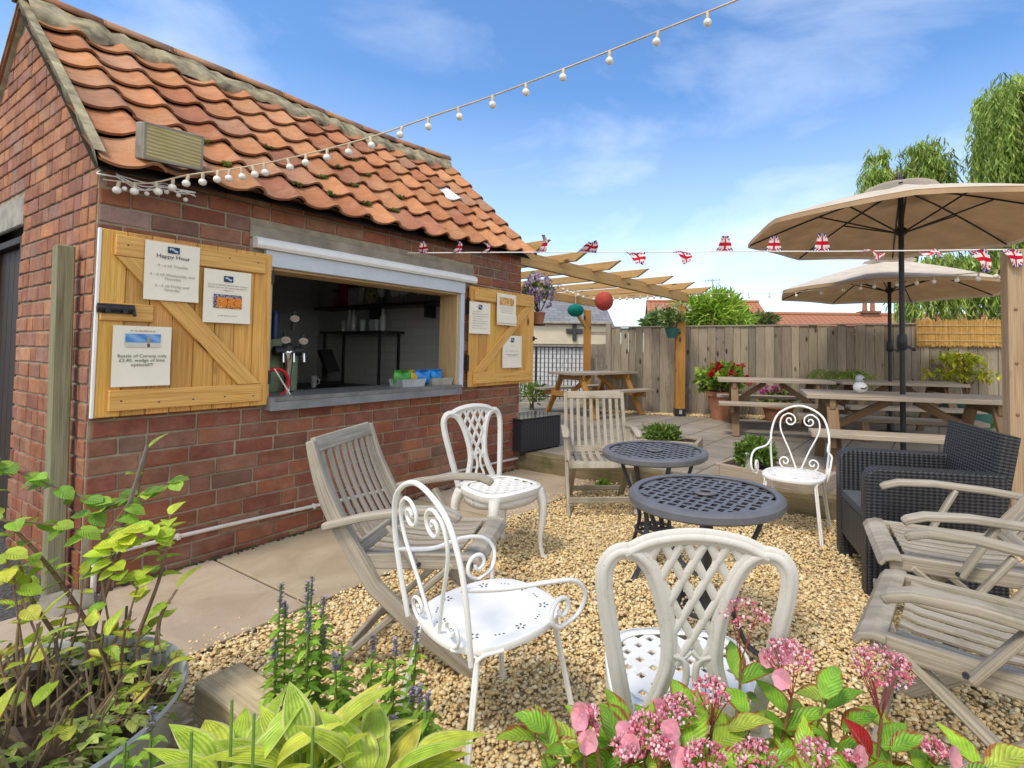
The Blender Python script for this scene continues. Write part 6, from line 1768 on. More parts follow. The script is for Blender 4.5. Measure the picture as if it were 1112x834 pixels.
# hanging pot on the pergola post
p = D(730, 358, PB0.y - .12); t = thing('hanging_planter', 'dark green planter of white daisies hung on the pergola post', 'planter', p); s = p.y / FPX
mb = MB(); mb.lathe([(5 * s, -9 * s), (8 * s, 0), (8.5 * s, 1.5 * s), (7 * s, 1.5 * s), (.01, .5 * s)], 16); mb.build('pot', MT['green_plastic'], t, smooth=40)
bush(t, (0, 0, 12 * s), (14 * s, 10 * s, 11 * s), 330, .09, [(.14, .24, .05), (.2, .3, .08)], wr=.4)
mb = MB()
for k in range(40):
    q = V((rnd(-15, 18) * s, rnd(-10, 6) * s, rnd(8, 30) * s))
    for e in range(6): mb.col = (.75, .72, .6); mb.leaf(q, rdir(), rdir(), .045, .03, n=2)
mb.build('flower', MT['petal'], t)
mb = MB(); mb.box((8 * s, .1, -3 * s), (.04, .2, .04)); mb.build('bracket', MT['black'], t)
# box shrubs in timber planters
def planter(label, p, w, d, h, ang):
    t = thing('timber_planter', label, 'planter', p, ang, 'low timber planters')
    for sx in (-1, 1):
        mb = MB(); mb.box((sx * (w / 2 - .02), 0, h / 2), (.04, d, h)); mb.build('end_board', MT['picnic'], t, bevel=.004)
    for sy in (-1, 1):
        mb = MB(); mb.box((0, sy * (d / 2 - .02), h / 2), (w - .084, .04, h)); mb.build('side_board', MT['picnic'], t, bevel=.004)
    mb = MB(); mb.grid([[(lerp(-w / 2 + .04, w / 2 - .04, i / 8), lerp(-d / 2 + .04, d / 2 - .04, j / 6), h - .03 + rnd(-.01, .01)) for i in range(9)] for j in range(7)]); mb.build('soil', MT['soil'], t)
    return t
a, b = G(777, 505, PZ + .1), G(893, 525, PZ + .1)
dv = (b - a); ang = math.atan2(dv.y, dv.x); nv = V((-dv.y, dv.x, 0)).normalized()
pc = (a + b) / 2 + nv * .20
planter('open timber planter with a round green shrub, behind the round tables', V((pc.x, pc.y, PZ)), dv.length, .42, .12, ang)
q = G(818, 500, PZ + .09); q = D(820, 490, pc.y + .05); t = thing('box_shrub', 'dense round green shrub growing in the timber planter', 'shrub', V((q.x, q.y, PZ + .09)), 0, 'small clipped green shrubs')
s = q.y / FPX
bush(t, (0, 0, 16 * s), (21 * s, 17 * s, 15 * s), 1500, .045, [(.10, .19, .03), (.15, .26, .04), (.22, .33, .06)], wr=.6, clumps=30)
q = D(813, 488, pc.y - .02); t = thing('solar_light', 'small clear glass solar light stuck in the timber planter', 'garden light', V((q.x, q.y, PZ + .08)))
mb = MB(); mb.lathe([(.03, .02), (.035, .15), (.04, .16), (.035, .17), (.0, .175)], 14); mb.build('lamp', glass('solar_glass', (.75, .8, .82), .1, .6), t, smooth=50)
mb = MB(); mb.tube([(0, 0, -.05), (0, 0, .03)], .01, 6); mb.build('spike', MT['galv'], t)
p = patio_pt(718, 492); t = thing('box_shrub', 'loose green shrub behind the farther round table', 'shrub', V((p.x, p.y, PZ)), 0, 'small clipped green shrubs'); s = p.y / FPX
bush(t, (0, 0, 18 * s), (19 * s, 16 * s, 15 * s), 1200, .045, [(.10, .18, .03), (.16, .26, .05), (.22, .32, .07)], wr=.6, clumps=26)
a, b = G(700, 500, PZ), G(764, 500, PZ)
planter('low timber planter half hidden under the farther round table', V((p.x + .12, p.y + .02, PZ)), .62, .42, .16, R(-20))
t = thing('weed', 'small green weed growing against the mossy step', 'weed', ground(G(655, 533)))
bush(t, (0, 0, .05), (.06, .05, .05), 60, .04, GREEN, stems=0, wr=.9)
# little plant by the railings
p = G(578, 445, PZ); t = thing('fern', 'small light green fern beside the black railings', 'fern', V((p.x, p.y, PZ)))
bush(t, (0, 0, .25), (.22, .2, .25), 160, .14, [(.2, .3, .06), (.28, .38, .08)], wr=.3)
# grass under the yellow acer
mb = MB()
for k in range(900):
    q = FA + fd * rnd(4.6, 7.5) + fn_ * rnd(.0, .5); mb.col = shade((.10, .19, .03)); mb.leaf((q.x, q.y, PZ), (rnd(-.4, .4), rnd(-.4, .4), 1), rdir(), rnd(.08, .2), .012, n=2)
tag(mb.build('grass', MT['leaf_dull']), kind='stuff')

# bush behind the fence
def back_bush(label, px, Y, pxw, pytop, pybot, cols, n=2600, L=.16, wr=.35):
    z1, z0 = D(px, pytop, Y).z, D(px, pybot, Y).z; x = D(px, 340, Y).x; r = pxw / FPX * Y
    t = thing('garden_shrub', label, 'shrub', V((x, Y, 0)), 0, 'shrubs growing behind the fence')
    bush(t, (0, 0, (z0 + z1) / 2), (r, r * .6, (z1 - z0) / 2), n, L, cols, 'leaf_dull', wr=wr, clumps=26, stems=0)
    mb = MB(); mb.col = (.12, .09, .05)
    for k in range(5): mb.tube(spline([(rnd(-.2, .2), 0, 0), (rnd(-.3, .3), 0, z0 * .6), (rnd(-r, r) * .6, 0, (z0 + z1) / 2)], 5), [.05] * 5 + [.03] * 6, 6)
    mb.build('trunk', MT['stem'], t)
back_bush('light green feathery shrub showing over the fence by the pergola post', 776, 10.6, 42, 319, 366, [(.34, .52, .07), (.42, .58, .08), (.24, .40, .05)], 3600, .22, .16)
back_bush('duller bush over the fence in front of the far tiled house', 820, 11.5, 22, 340, 364, [(.10, .17, .05), (.14, .20, .06), (.18, .14, .05)], 900)
back_bush('pale daisy shrub over the fence, left of the pergola post', 722, 11.4, 22, 338, 364, [(.16, .26, .08), (.22, .32, .12)], 900)

# willows
def willow(label, x, Y, h, crown_r, zlow, n_str, cols, L=.16, seed=1):
    random.seed(seed); t = thing('willow_tree', label, 'tree', V((x, Y, 0)), 0, 'weeping willows beyond the fence')
    mb = MB(); mb.col = (.14, .10, .06)
    br = []
    for k in range(16):
        a = rnd(0, 6.28); rr = crown_r * rnd(.3, .95); e = V((math.cos(a) * rr, math.sin(a) * rr, h * rnd(.80, 1.0) - rr * .18)); br.append(e)
        mb.tube(spline([(0, 0, 0), (e.x * .1, e.y * .1, h * .45), (e.x * .6, e.y * .6, h * .85), e], 6), [lerp(.28, .03, q / 18) for q in range(19)], 7)
    mb.build('trunk', MT['stem'], t, smooth=60)
    mb = MB()
    for k in range(n_str):
        e = random.choice(br); p = e + V((rnd(-1, 1), rnd(-1, 1), rnd(-.3, .5))) * crown_r * .34
        if Y + p.y > Y + crown_r * .7 and rnd(0, 1) < .5: continue
        ln = max(.4, rnd(.35, 1.0) * (p.z - zlow)); 
        if rnd(0, 1) < .3: ln *= .4
        o_ = V((p.x, p.y, 0)).normalized() * rnd(.1, .5); cst = random.choice(cols); kk = rnd(.6, 1.35)
        m_ = int(ln / .075)
        for i in range(m_):
            f = i / m_; q = p + o_ * (1 - (1 - f) ** 2) * .8 + V((rnd(-.05, .05), rnd(-.05, .05), .25 * math.sin(min(1, f * 3) * math.pi) - ln * f))
            mb.col = shade(tuple(c * kk for c in cst), .75, 1.25); mb.leaf(q, V((rnd(-.7, .7), rnd(-.7, .7), -1)), rdir(), L * rnd(.7, 1.3), L * .2, n=2, curl=.2)
    mb.build('crown', MT['leaf_dull'], t)
    random.seed(seed + 50)
WC = [(.28, .40, .08), (.36, .48, .10), (.21, .32, .06), (.43, .54, .14)]
Y = 15.0; willow('smaller weeping willow whose crown shows above the big parasol', D(983, 200, Y).x, Y, D(983, 158, Y).z, .95, D(983, 260, Y).z, 560, WC, .24, 11)
Y = 12.5; willow('large weeping willow at the right edge, hanging down behind the reed screen', D(1176, 200, Y).x, Y, D(1130, 62, Y).z, 2.1, D(1100, 345, Y).z, 1400, WC, .22, 12)
Y = 13.0; 
t = thing('hedge_tree', 'dense drooping willow foliage over the reed screen under the parasols', 'tree', V((D(1050, 300, Y).x, Y, 0)), 0, 'weeping willows beyond the fence')
mb = MB(); mb.col = (.14, .1, .06)
for k in range(6): mb.tube(spline([(rnd(-.2, .2), 0, 0), (rnd(-.6, .6), 0, 1.4), (rnd(-1.5, 1.5), rnd(-.4, .4), 2.6)], 5), [lerp(.12, .03, q / 10) for q in range(11)], 6)
mb.build('trunk', MT['stem'], t)
mb = MB()
for k in range(760):
    x = rnd(-1.75, 1.9); ztop = D(1050, 285, Y).z + rnd(-.2, .25) - .25 * max(0, -x - .8); ln = rnd(.5, 1.6); kk = rnd(.55, 1.3); cst = random.choice(WC); y0 = rnd(-.6, .5)
    for i in range(int(ln / .07)):
        f = i * .07; mb.col = shade(tuple(c * kk for c in cst), .75, 1.25); mb.leaf((x + rnd(-.06, .06), y0 + rnd(-.06, .06), ztop - f), V((rnd(-.7, .7), rnd(-.7, .7), -1)), rdir(), .22, .042, n=2, curl=.2)
mb.build('crown', MT['leaf_dull'], t)
random.seed(21)

# ================================================================ foreground planting
# sleeper edging of the bed
s0 = nrel(G(217, 716, .12)); 
t = thing('bed_sleeper', 'new-looking timber sleeper edging the gravel beside the galvanised tub', 'sleeper', V((*B2(s0[0], (s0[1] + 2.1) / 2), 0)), BZ)
mb = MB(); Ls = 2.1 - s0[1] + .5; mb.box((-.0, -.35 + .02, .03), (.15, Ls * .9, .19)); mb.build('sleeper', MT['sleeper'], t, bevel=.01, seg=2)
# planting bed soil
sheet('planting_bed', [B2(s0[0] - .07, .75), B2(s0[0] - .07, 6.0), B2(-3.2, 6.0), B2(-3.2, .75)], -.012, MT['soil'])
# galvanised tub
tc = V((-1.30, 1.42, -.02)); tr = .44
q = G(206, 752, .29); tc = V((q.x - .45, q.y - .15, -.07))
t = thing('galvanised_tub', 'round galvanised tub planter full of bare brown stems', 'planter', tc)
mb = MB(); mb.lathe([(tr * .80, 0), (tr * .9, .17), (tr * .915, .175), (tr * .93, .19), (tr * .985, .33), (tr * 1.0, .345), (tr * 1.012, .352), (tr * 1.0, .362), (tr * .985, .352), (tr * .96, .28), (.001, .27)], 64); mb.build('tub', MT['galv'], t, smooth=40)
mb = MB(); mb.grid([[(tr * .95 * i / 8 * math.cos(2 * math.pi * j / 40), tr * .95 * i / 8 * math.sin(2 * math.pi * j / 40), .29 + rnd(-.012, .012)) for j in range(41)] for i in range(9)]); mb.build('soil', MT['soil'], t, smooth=60)
HYD = [(.40, .54, .05), (.48, .58, .06), (.32, .46, .04), (.54, .56, .08)]
def leafy_stem(mbS, mbL, base, tip, r0, leaves, L, cols, w=.5, start=.5, scol=(.20, .13, .08)):
    base, tip = V(base), V(tip); pts = spline([base, base.lerp(tip, .5) + V((rnd(-.02, .02), rnd(-.02, .02), .01)), tip], 5)
    mbS.col = shade(scol, .75, 1.25); mbS.tube(pts, [lerp(r0, r0 * .5, i / (len(pts) - 1)) for i in range(len(pts))], 6)
    a0 = rnd(0, 6.28)
    for k in range(leaves):
        f = lerp(start, 1, k / max(1, leaves - 1)); p = base.lerp(tip, f) + V((0, 0, .005))
        a = a0 + k * 2.4; d = V((math.cos(a), math.sin(a), rnd(.15, .8)))
        if k == leaves - 1: d = (tip - base).normalized() + V((math.cos(a), math.sin(a), 0)) * .5
        mbL.col = shade(random.choice(cols), .7, 1.25); mbL.leaf(p, d, V((0, 0, 1)), L * rnd(.7, 1.25), L * w, curl=rnd(.1, .6), n=5, fold=.3)
hy = thing('pruned_hydrangea', 'cut-back hydrangea with bare brown stems growing in the galvanised tub', 'shrub', tc + V((0, 0, .285)))
mbS, mbL = MB(), MB()
for k in range(210):
    a, rr = rnd(0, 6.28), tr * .85 * rnd(.05, 1) ** .5; b = V((rr * math.cos(a), rr * math.sin(a), 0)); hh = rnd(.05, .22)
    mbS.col = shade((.22, .16, .10), .5, 1.35); tip = b + V((rnd(-.09, .09), rnd(-.09, .09), hh)); mbS.tube([b, b.lerp(tip, .5) + V((rnd(-.02, .02), 0, 0)), tip], rnd(.002, .005), 5)
for k in range(34):
    a, rr = rnd(0, 6.28), tr * .75 * rnd(.1, 1) ** .5; b = V((rr * math.cos(a), rr * math.sin(a), 0)); hh = rnd(.14, .42)
    leafy_stem(mbS, mbL, b, b + V((rnd(-.12, .12), rnd(-.08, .08), hh)), .0045, random.choice([2, 3, 4]), .07, HYD, .5, .5)
mbS.build('stem', MT['stem'], hy); mbL.build('foliage', MT['hydleaf'], hy)
iv = thing('ivy', 'pale variegated ivy trailing over the right rim of the galvanised tub', 'ivy', tc + V((0, 0, .30)))
mbL = MB()
for k in range(230):
    a = rnd(-2.6, 2.6); rr = tr * rnd(.5, .95); p = V((rr * math.cos(a), rr * math.sin(a), rnd(.0, .11)))
    d = V((math.cos(a), math.sin(a), rnd(-.2, .7))); mbL.col = shade(random.choice([(.38, .52, .07), (.48, .56, .14), (.30, .44, .06), (.56, .60, .26)]), .7, 1.2)
    for da in (-.8, 0, .8):
        dd = V((math.cos(a + da + 0), math.sin(a + da), d.z)); mbL.leaf(p, dd, V((0, 0, 1)), rnd(.03, .055), .028, n=3, curl=.3)
mbL.build('foliage', MT['leaf'], iv)
mbS = MB(); mbS.col = (.2, .16, .08)
for k in range(24): a = rnd(-1, 2.4); mbS.tube(spline([(tr * .5 * math.cos(a), tr * .5 * math.sin(a), 0), (tr * .8 * math.cos(a + .1), tr * .8 * math.sin(a + .1), .05), (tr * 1.0 * math.cos(a + .15), tr * 1.0 * math.sin(a + .15), .03)], 5), .002, 4)
mbS.build('stem', MT['stem'], iv)
# taller leafy climber stems at the left
cl = thing('young_tree', 'spindly young shrub with heart-shaped green leaves in front of the gable', 'shrub', ground(G(120, 745)))
mbS, mbL = MB(), MB(); o = cl.location
for (x0, y0, Y0), (x1, y1, Y1), nl in (((95, 700, 1.75), (160, 490, 1.85), 5), ((150, 690, 1.7), (185, 560, 1.75), 12), ((170, 700, 1.65), (192, 640, 1.7), 3), ((60, 690, 1.7), (20, 610, 1.62), 8), ((110, 700, 1.72), (-30, 530, 1.6), 10)):
    a, b = D(x0, y0, Y0) - o, D(x1, y1, Y1) - o
    leafy_stem(mbS, mbL, V((a.x, a.y, max(.25, a.z))), b, .007, nl, .075, HYD[:3], .6, .45)
# long thin shoots with paired rounded leaves
for pts_, nl, cols in ((((95, 560, 1.7), (140, 540, 1.78), (205, 520, 1.9)), 15, GREEN + [(.16, .3, .03)]), (((100, 545, 1.72), (50, 525, 1.68), (-10, 500, 1.62)), 15, GREEN + [(.16, .3, .03)]), (((110, 580, 1.68), (60, 570, 1.62), (0, 565, 1.55)), 9, GREEN), (((150, 640, 1.65), (120, 605, 1.66), (150, 575, 1.68), (180, 580, 1.7)), 26, LIME), (((120, 690, 1.66), (110, 600, 1.68), (140, 545, 1.75)), 7, GREEN), (((60, 740, 1.5), (20, 640, 1.5), (5, 600, 1.5)), 9, HYD)):
    P = spline([D(*q) - o for q in pts_], 8); mbS.col = (.2, .13, .08); mbS.tube(P, .003, 5)
    for k in range(nl):
        f = (k + .5) / nl; p = P[min(len(P) - 1, int(f * len(P)))]; a = rnd(0, 6.28)
        mbL.col = shade(random.choice(cols), .75, 1.3); mbL.leaf(p, V((math.cos(a), math.sin(a) * .6 - .2, rnd(-.5, .3))), V((0, -.5, 1)), rnd(.05, .075), .045, n=4, curl=rnd(0, .4), tipw=lambda t_: max(.02, math.sin(math.pi * min(1, t_ * .9 + .1)) ** .6))
P = spline([V((D(85, 760, 1.62) - o).xyz), D(112, 640, 1.68) - o, D(160, 484, 1.82) - o], 8); mbS.col = (.16, .12, .10); mbS.tube(P, [.009] * 8 + [.006] * 9, 6)
mbS.build('stem', MT['stem'], cl); mbL.build('foliage', MT['leaf'], cl)
# rounded boulder at the gable foot
t = thing('boulder', 'pale rounded boulder lying at the foot of the gable wall', 'boulder', ground(G(72, 662)))
mb = MB(); mb.ball((0, 0, .02), .11, 12, 9, (1.2, .9, .62), .10); mb.build('stone', plain('field_stone', (.22, .20, .16), .9, var=.4, scale=9, bump=.5), t, smooth=40)

# hyssop spikes
def hyssop(label, base, hs, spikes):
    t = thing('hyssop', label, 'flower', base, 0, 'purple hyssop spikes')
    mbS, mbL, mbF = MB(), MB(), MB()
    for (dx, dy, h, flower) in hs:
        tip = V((dx * 1.3, dy * 1.3, h)); b = V((dx, dy, 0)); mbS.col = (.13, .20, .05); mbS.tube([b, b.lerp(tip, .5) + V((rnd(-.01, .01), 0, 0)), tip], .003, 5)
        nl = int(h / .022)
        for k in range(2, nl):
            f = k / nl
            if flower and f > .88: continue
            for s in (0, 1):
                a = k * 1.57 + s * math.pi; p = b.lerp(tip, f); mbL.col = shade(random.choice([(.28, .50, .06), (.36, .56, .07), (.22, .40, .05)])); ll = .075 * (1.1 - .6 * f)
                mbL.leaf(p, V((math.cos(a), math.sin(a), .35)), V((0, 0, 1)), ll, ll * .4, n=3, curl=.5)
        if flower:
            mbF = MB()
            for k in range(34):
                f = lerp(.88, 1.0, k / 33); p = b.lerp(tip, f); a = rnd(0, 6.28); mbF.col = shade(random.choice([(.34, .27, .50), (.45, .38, .62), (.28, .22, .36), (.22, .18, .20)]))
                mbF.leaf(p, V((math.cos(a), math.sin(a), .6)), V((0, 0, 1)), .013, .010, n=2)
            mbF.build('flower_spike', MT['petal'], t)
    mbS.build('stem', MT['stem'], t); mbL.build('foliage', MT['leaf'], t)
def hyss_at(label, px, py, zt_px, Y, n, spread):
    top = D(px, zt_px, Y); b = V((top.x, Y, 0.0)); hs = []
    for k in range(n): hs.append((rnd(-spread, spread), rnd(-spread * .6, spread * .6), top.z * rnd(.72, 1.0), rnd(0, 1) < .75))
    hs[0] = (0, 0, top.z, True); hyssop(label, b, hs, n)
hyss_at('tallest clump of purple hyssop spikes against the gravel, left of the white armchair', 305, 0, 634, 1.55, 9, .09)
hyss_at('hyssop clump with purple tips before the reclined teak chair', 405, 0, 690, 1.55, 8, .09)
hyss_at('short hyssop clump at the foot of the white scrollwork armchair', 455, 0, 745, 1.4, 5, .05)
hyss_at('flowerless young hyssop shoots beside the galvanised tub', 165, 0, 770, 1.25, 4, .05)
# hostas
def hosta(label, base, n, L, h):
    t = thing('hosta', label, 'hosta', base, 0, 'yellow-edged hostas')
    mbL, mbS = MB(), MB()
    for k in range(n):
        a = 2 * math.pi * k / n + rnd(-.4, .4); el = rnd(.55, 1.3); d = V((math.cos(a) * math.cos(el), math.sin(a) * math.cos(el), math.sin(el))); st_ = d * rnd(.08, .16) + V((0, 0, rnd(.02, .10)))
        mbS.col = (.20, .30, .06); mbS.tube([(0, 0, 0), st_ * .5, st_], .004, 5)
        mbL.col = shade(random.choice([(.54, .64, .07), (.62, .68, .08), (.42, .58, .06), (.66, .66, .10)]), .8, 1.15)
        mbL.leaf(st_, d + V((0, 0, .25)), V((0, 0, 1)), L * rnd(.75, 1.2), L * .44 * rnd(.85, 1.15), curl=rnd(.35, 1.0), n=10, fold=rnd(.05, .3), wave=.004)
    mbL.build('foliage', MT['hosta'], t, smooth=80); mbS.build('stem', MT['stem'], t)
b = D(330, 800, 1.22); hosta('middle yellow-green hosta below the purple hyssop spikes', V((b.x, b.y, .16)), 34, .14, .2)
b = D(405, 815, 1.20); hosta('broad-leaved green hosta nearest the white scrollwork armchair', V((b.x, b.y, .14)), 30, .145, .2)
b = D(250, 815, 1.15); hosta('yellowest hosta, beside the galvanised tub', V((b.x, b.y, .14)), 28, .14, .2)
mb = MB(); 
t = thing('daylily_stalks', 'upright bare green flower stalks rising among the hostas', 'flower stalk', V((*D(320, 800, 1.2).xy, .05)))
for px, py, Y in ((252, 760, 1.16), (276, 775, 1.15), (340, 790, 1.16), (208, 795, 1.1)):
    p = D(px, py, Y) - t.location; mb.col = (.14, .25, .05); mb.tube([(p.x + .02, p.y, .0), (p.x * .99, p.y, p.z * .5), p], [.004, .0035, .003], 6)
mb.build('stalk', MT['stem'], t)
# hydrangea in flower
def hydrangea(label, heads, base, seed, extra=10, red=False):
    random.seed(seed); t = thing('hydrangea', label, 'hydrangea', base, 0, 'pink lacecap hydrangeas')
    mbS, mbL = MB(), MB()
    for (px, py, Y, r, dens, petals) in heads:
        mbB, mbP = MB(), MB()
        c = D(px, py, Y) - base; rr = r / FPX * Y; root = V((c.x * .75 + rnd(-.03, .03), c.y * .7 + .02, -.05)); mbS.col = (.22, .10, .05)
        neck = c + V((rnd(-.01, .01), rnd(-.01, .01), -rr * 1.9))
        mbS.tube(spline([root, root.lerp(neck, .55) + V((rnd(-.02, .02), rnd(-.02, .02), 0)), neck], 5), .0035, 6)
        for k in range(int(10 * dens)): 
            d = rdir(-.1); q = c + V((d.x * rr, d.y * rr, d.z * rr * .55)); mbS.col = (.28, .06, .05); mbS.tube([neck, neck.lerp(q, .6) + V((0, 0, .004)), q], .0012, 4)
        for k in range(int(150 * dens)):
            d = rdir(-.35); q = c + V((d.x * rr, d.y * rr, d.z * rr * .6)) * rnd(.72, 1.05); mbB.col = shade(random.choice([(.50, .13, .20), (.62, .25, .32), (.42, .09, .13), (.70, .45, .48)]), .75, 1.2); mbB.ball(q, rnd(.0022, .0042), 5, 4)
        for k in range(int(40 * dens)):
            d = rdir(-.3); q = c + V((d.x * rr, d.y * rr, d.z * rr * .6)); mbB.col = (.70, .48, .50); mbB.tube([q, q + rdir() * .007], .0006, 3)
        for k in range(petals):
            a = rnd(0, 6.28); q = c + V((math.cos(a) * rr * 1.05, math.sin(a) * rr * .9 - .008, rnd(-.5, .1) * rr)); f_ = V((math.cos(a) * .5, -.8, .35)).normalized(); a_ = f_.orthogonal().normalized(); b_ = f_.cross(a_)
            for e in range(4):
                w = e * 1.571 + .3; mbP.col = shade((.78, .36, .47), .85, 1.15); mbP.leaf(q, a_ * math.cos(w) + b_ * math.sin(w) + f_ * .15, f_, .021, .026, n=3, curl=-.2, tipw=lambda t_: math.sin(math.pi * min(1, t_ * .8 + .12)) ** .5)
        hd = mbB.build('flower_head', MT['tint'], t)
        if mbP.f: mbP.build('petals', MT['petal'], hd)
        for k in range(random.choice([3, 4, 5])):
            a = k * 1.8 + rnd(-.4, .4); f = rnd(.35, .95); p = root.lerp(neck, f); d = V((math.cos(a), math.sin(a) * .8, rnd(.35, 1.0))); mbL.col = shade(random.choice([(.26, .48, .04), (.34, .56, .05), (.20, .40, .035), (.40, .52, .06)]), .8, 1.2)
            mbL.leaf(p, d, V((0, -.2, 1)), rnd(.075, .115), rnd(.04, .055), curl=rnd(.1, .5), n=6, fold=.3)
    for k in range(extra):
        px, py, Y = random.choice([(h[0], h[1], h[2]) for h in heads]); c = D(px + rnd(-60, 60), max(py + 22, rnd(752, 850)), Y + rnd(-.02, .09)) - base; a = rnd(0, 6.28)
        if c.z < .02: continue
        r2 = V((c.x * .7, c.y * .7 + .02, -.05)); mbS.col = (.18, .20, .05); mbS.tube(spline([r2, r2.lerp(c, .6) + V((0, 0, .015)), c], 4), .0022, 5)
        mbL.col = shade(random.choice([(.26, .48, .04), (.36, .58, .05), (.20, .40, .035), (.44, .56, .07)]), .8, 1.2); mbL.leaf(c, V((math.cos(a), math.sin(a) * .7, rnd(.3, 1))), V((0, -.2, 1)), rnd(.07, .11), rnd(.04, .055), curl=rnd(.1, .5), n=6, fold=.3)
    if red:
        c = D(945, 822, 1.06) - base; mbL.col = (.42, .02, .03); mbL.leaf(c, D(921, 782, 1.05) - base - c, V((.3, -.6, .5)), .10, .045, curl=.1, n=7, fold=.5)
    mbS.build('stem', MT['stem'], t); mbL.build('foliage', MT['hydleaf'], t, smooth=80)
hydrangea('wide pink lacecap hydrangea clump growing in front of the turned lattice chair', [(808, 668, 1.16, 25, .55, 0), (856, 713, 1.12, 24, 1, 3), (772, 752, 1.06, 20, .9, 0), (735, 770, 1.05, 20, 1, 2), (700, 790, 1.02, 19, 1, 2), (683, 812, 1.0, 19, .9, 0), (637, 792, 1.0, 13, .8, 1), (640, 772, 1.0, 8, .4, 2), (765, 824, .96, 22, 1, 0), (822, 826, .98, 26, 1, 0), (886, 818, 1.0, 18, .7, 0), (718, 812, .98, 14, .7, 2)], T2(.38, 1.02) + V((0, 0, .22)), 31, 95)
hydrangea('tall pink hydrangea head with one dark red leaf, beside the grey teak chair', [(957, 724, 1.12, 29, 1.2, 0), (925, 822, 1.02, 8, .3, 1), (1015, 812, 1.04, 12, .5, 1)], T2(.78, 1.05) + V((0, 0, .22)), 33, 22, True)
random.seed(77)

# moss and debris along the foot of the wall, dead leaves on the gravel
mb = MB()
for k in range(420):
    q = C0 + bd * rnd(.0, WL) + bn * (.012 + abs(random.gauss(0, .018))); g_ = rnd(.5, 1.3)
    mb.col = random.choice([(.07 * g_, .085 * g_, .02), (.10 * g_, .075 * g_, .04), (.05 * g_, .04 * g_, .025)])
    mb.ball((q.x, q.y, .014), rnd(.004, .012), 5, 3, (1.3, 1.3, .6))
tag(mb.build('moss', MT['tintrough']), kind='stuff')
mb = MB()
for k in range(70):
    q = C0 + bd * rnd(.1, WL - .2) + bn * rnd(PATHW - .4, 4.6); a = rnd(0, 6.28); mb.col = shade(random.choice([(.22, .12, .04), (.30, .19, .06), (.16, .08, .03)]))
    mb.leaf((q.x, q.y, .034), (math.cos(a), math.sin(a), rnd(-.1, .25)), (0, 0, 1), rnd(.02, .045), .016, n=3, curl=rnd(-.3, .3))
tag(mb.build('fallen_leaves', MT['leaf']), kind='stuff')
# ================================================================ sky and sun
world = bpy.data.worlds.new('World'); scene.world = world; world.use_nodes = True
wt = world.node_tree; wn = wt.nodes; wl = wt.links
bg_ = wn['Background']
sky = wn.new('ShaderNodeTexSky'); sky.sky_type = 'NISHITA'; sky.sun_disc = False
SUN_EL, SUN_AZ = R(58), R(215)          # azimuth measured clockwise from +Y
sky.sun_elevation = SUN_EL; sky.sun_rotation = SUN_AZ
sky.air_density = 1.0; sky.dust_density = .6; sky.ozone_density = 2.2
tc = wn.new('ShaderNodeTexCoord'); mp = wn.new('ShaderNodeMapping'); mp.inputs['Scale'].default_value = (1.2, 1.5, 3.2); mp.inputs['Rotation'].default_value = (R(8), R(-14), R(20)); wl.new(tc.outputs['Generated'], mp.inputs[0])
n1 = wn.new('ShaderNodeTexNoise'); n1.inputs['Scale'].default_value = 1.5; n1.inputs['Detail'].default_value = 8; n1.inputs['Roughness'].default_value = .56; n1.inputs['Distortion'].default_value = .5; wl.new(mp.outputs[0], n1.inputs['Vector'])
rp = wn.new('ShaderNodeValToRGB'); rp.color_ramp.elements[0].position = .46; rp.color_ramp.elements[1].position = .95; wl.new(n1.outputs[0], rp.inputs[0])
sx = wn.new('ShaderNodeSeparateXYZ'); wl.new(tc.outputs['Generated'], sx.inputs[0])
hz = wn.new('ShaderNodeMapRange'); hz.inputs[1].default_value = 0.0; hz.inputs[2].default_value = .45; hz.inputs[3].default_value = .38; hz.inputs[4].default_value = 0; wl.new(sx.outputs[2], hz.inputs[0])
ad = wn.new('ShaderNodeMath'); ad.operation = 'ADD'; ad.use_clamp = True; wl.new(hz.outputs[0], ad.inputs[0])
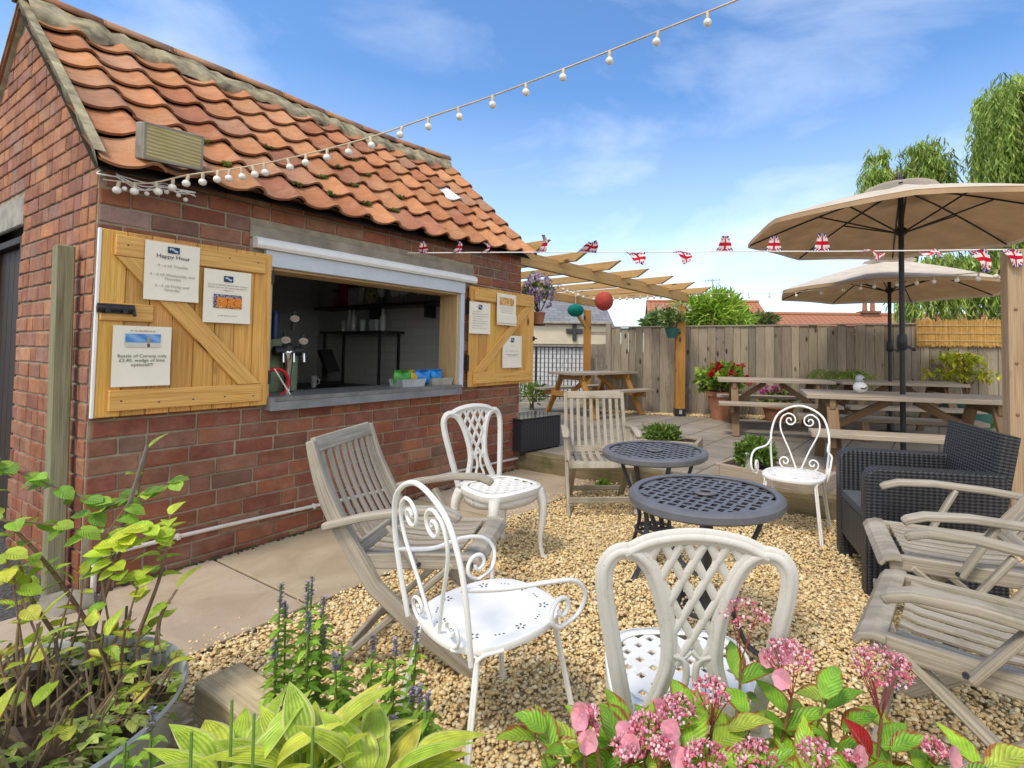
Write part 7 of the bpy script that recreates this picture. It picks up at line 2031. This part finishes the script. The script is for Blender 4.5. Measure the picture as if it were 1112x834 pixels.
bk_ = wn.new('ShaderNodeMapRange'); bk_.inputs[1].default_value = .05; bk_.inputs[2].default_value = -.45; bk_.inputs[3].default_value = 0; bk_.inputs[4].default_value = .8; wl.new(sx.outputs[1], bk_.inputs[0])  # unseen white cloud bank behind the camera, added to make the fill less blue
ad2 = wn.new('ShaderNodeMath'); ad2.operation = 'ADD'; wl.new(hz.outputs[0], ad2.inputs[0]); wl.new(bk_.outputs[0], ad2.inputs[1]); wl.new(ad2.outputs[0], ad.inputs[0])
ms = wn.new('ShaderNodeMath'); ms.operation = 'MULTIPLY'; ms.inputs[1].default_value = .55; wl.new(rp.outputs[0], ms.inputs[0]); wl.new(ms.outputs[0], ad.inputs[1])
tint = wn.new('ShaderNodeMix'); tint.data_type = 'RGBA'; tint.blend_type = 'MULTIPLY'; tint.inputs[0].default_value = 1; tint.inputs[7].default_value = (.66, .88, 1.06, 1); wl.new(sky.outputs[0], tint.inputs[6])
mx = wn.new('ShaderNodeMix'); mx.data_type = 'RGBA'; wl.new(ad.outputs[0], mx.inputs[0]); wl.new(tint.outputs[2], mx.inputs[6]); mx.inputs[7].default_value = (7.0, 7.1, 7.2, 1)
wl.new(mx.outputs[2], bg_.inputs[0]); bg_.inputs[1].default_value = .15
sl = bpy.data.lights.new('sun', 'SUN'); sl.energy = 1.7; sl.angle = R(13); sl.color = (1, .90, .76)
so = bpy.data.objects.new('sun', sl); C.objects.link(so)
so.rotation_euler = (R(90) - SUN_EL, 0, -SUN_AZ + math.pi)
# direction check: sun lamp shines along its -Z; place it so light comes from azimuth SUN_AZ
sd = V((math.sin(SUN_AZ) * math.cos(SUN_EL), math.cos(SUN_AZ) * math.cos(SUN_EL), math.sin(SUN_EL)))
so.rotation_euler = (-sd).to_track_quat('-Z', 'Y').to_euler()
scene.view_settings.view_transform = 'Standard'; scene.view_settings.look = 'None'; scene.view_settings.gamma = 1
scene.view_settings.exposure = .68
scene.view_settings.use_curve_mapping = False
scene.cycles.max_bounces = 8; scene.cycles.transparent_max_bounces = 12
scene.cycles.use_denoising = True
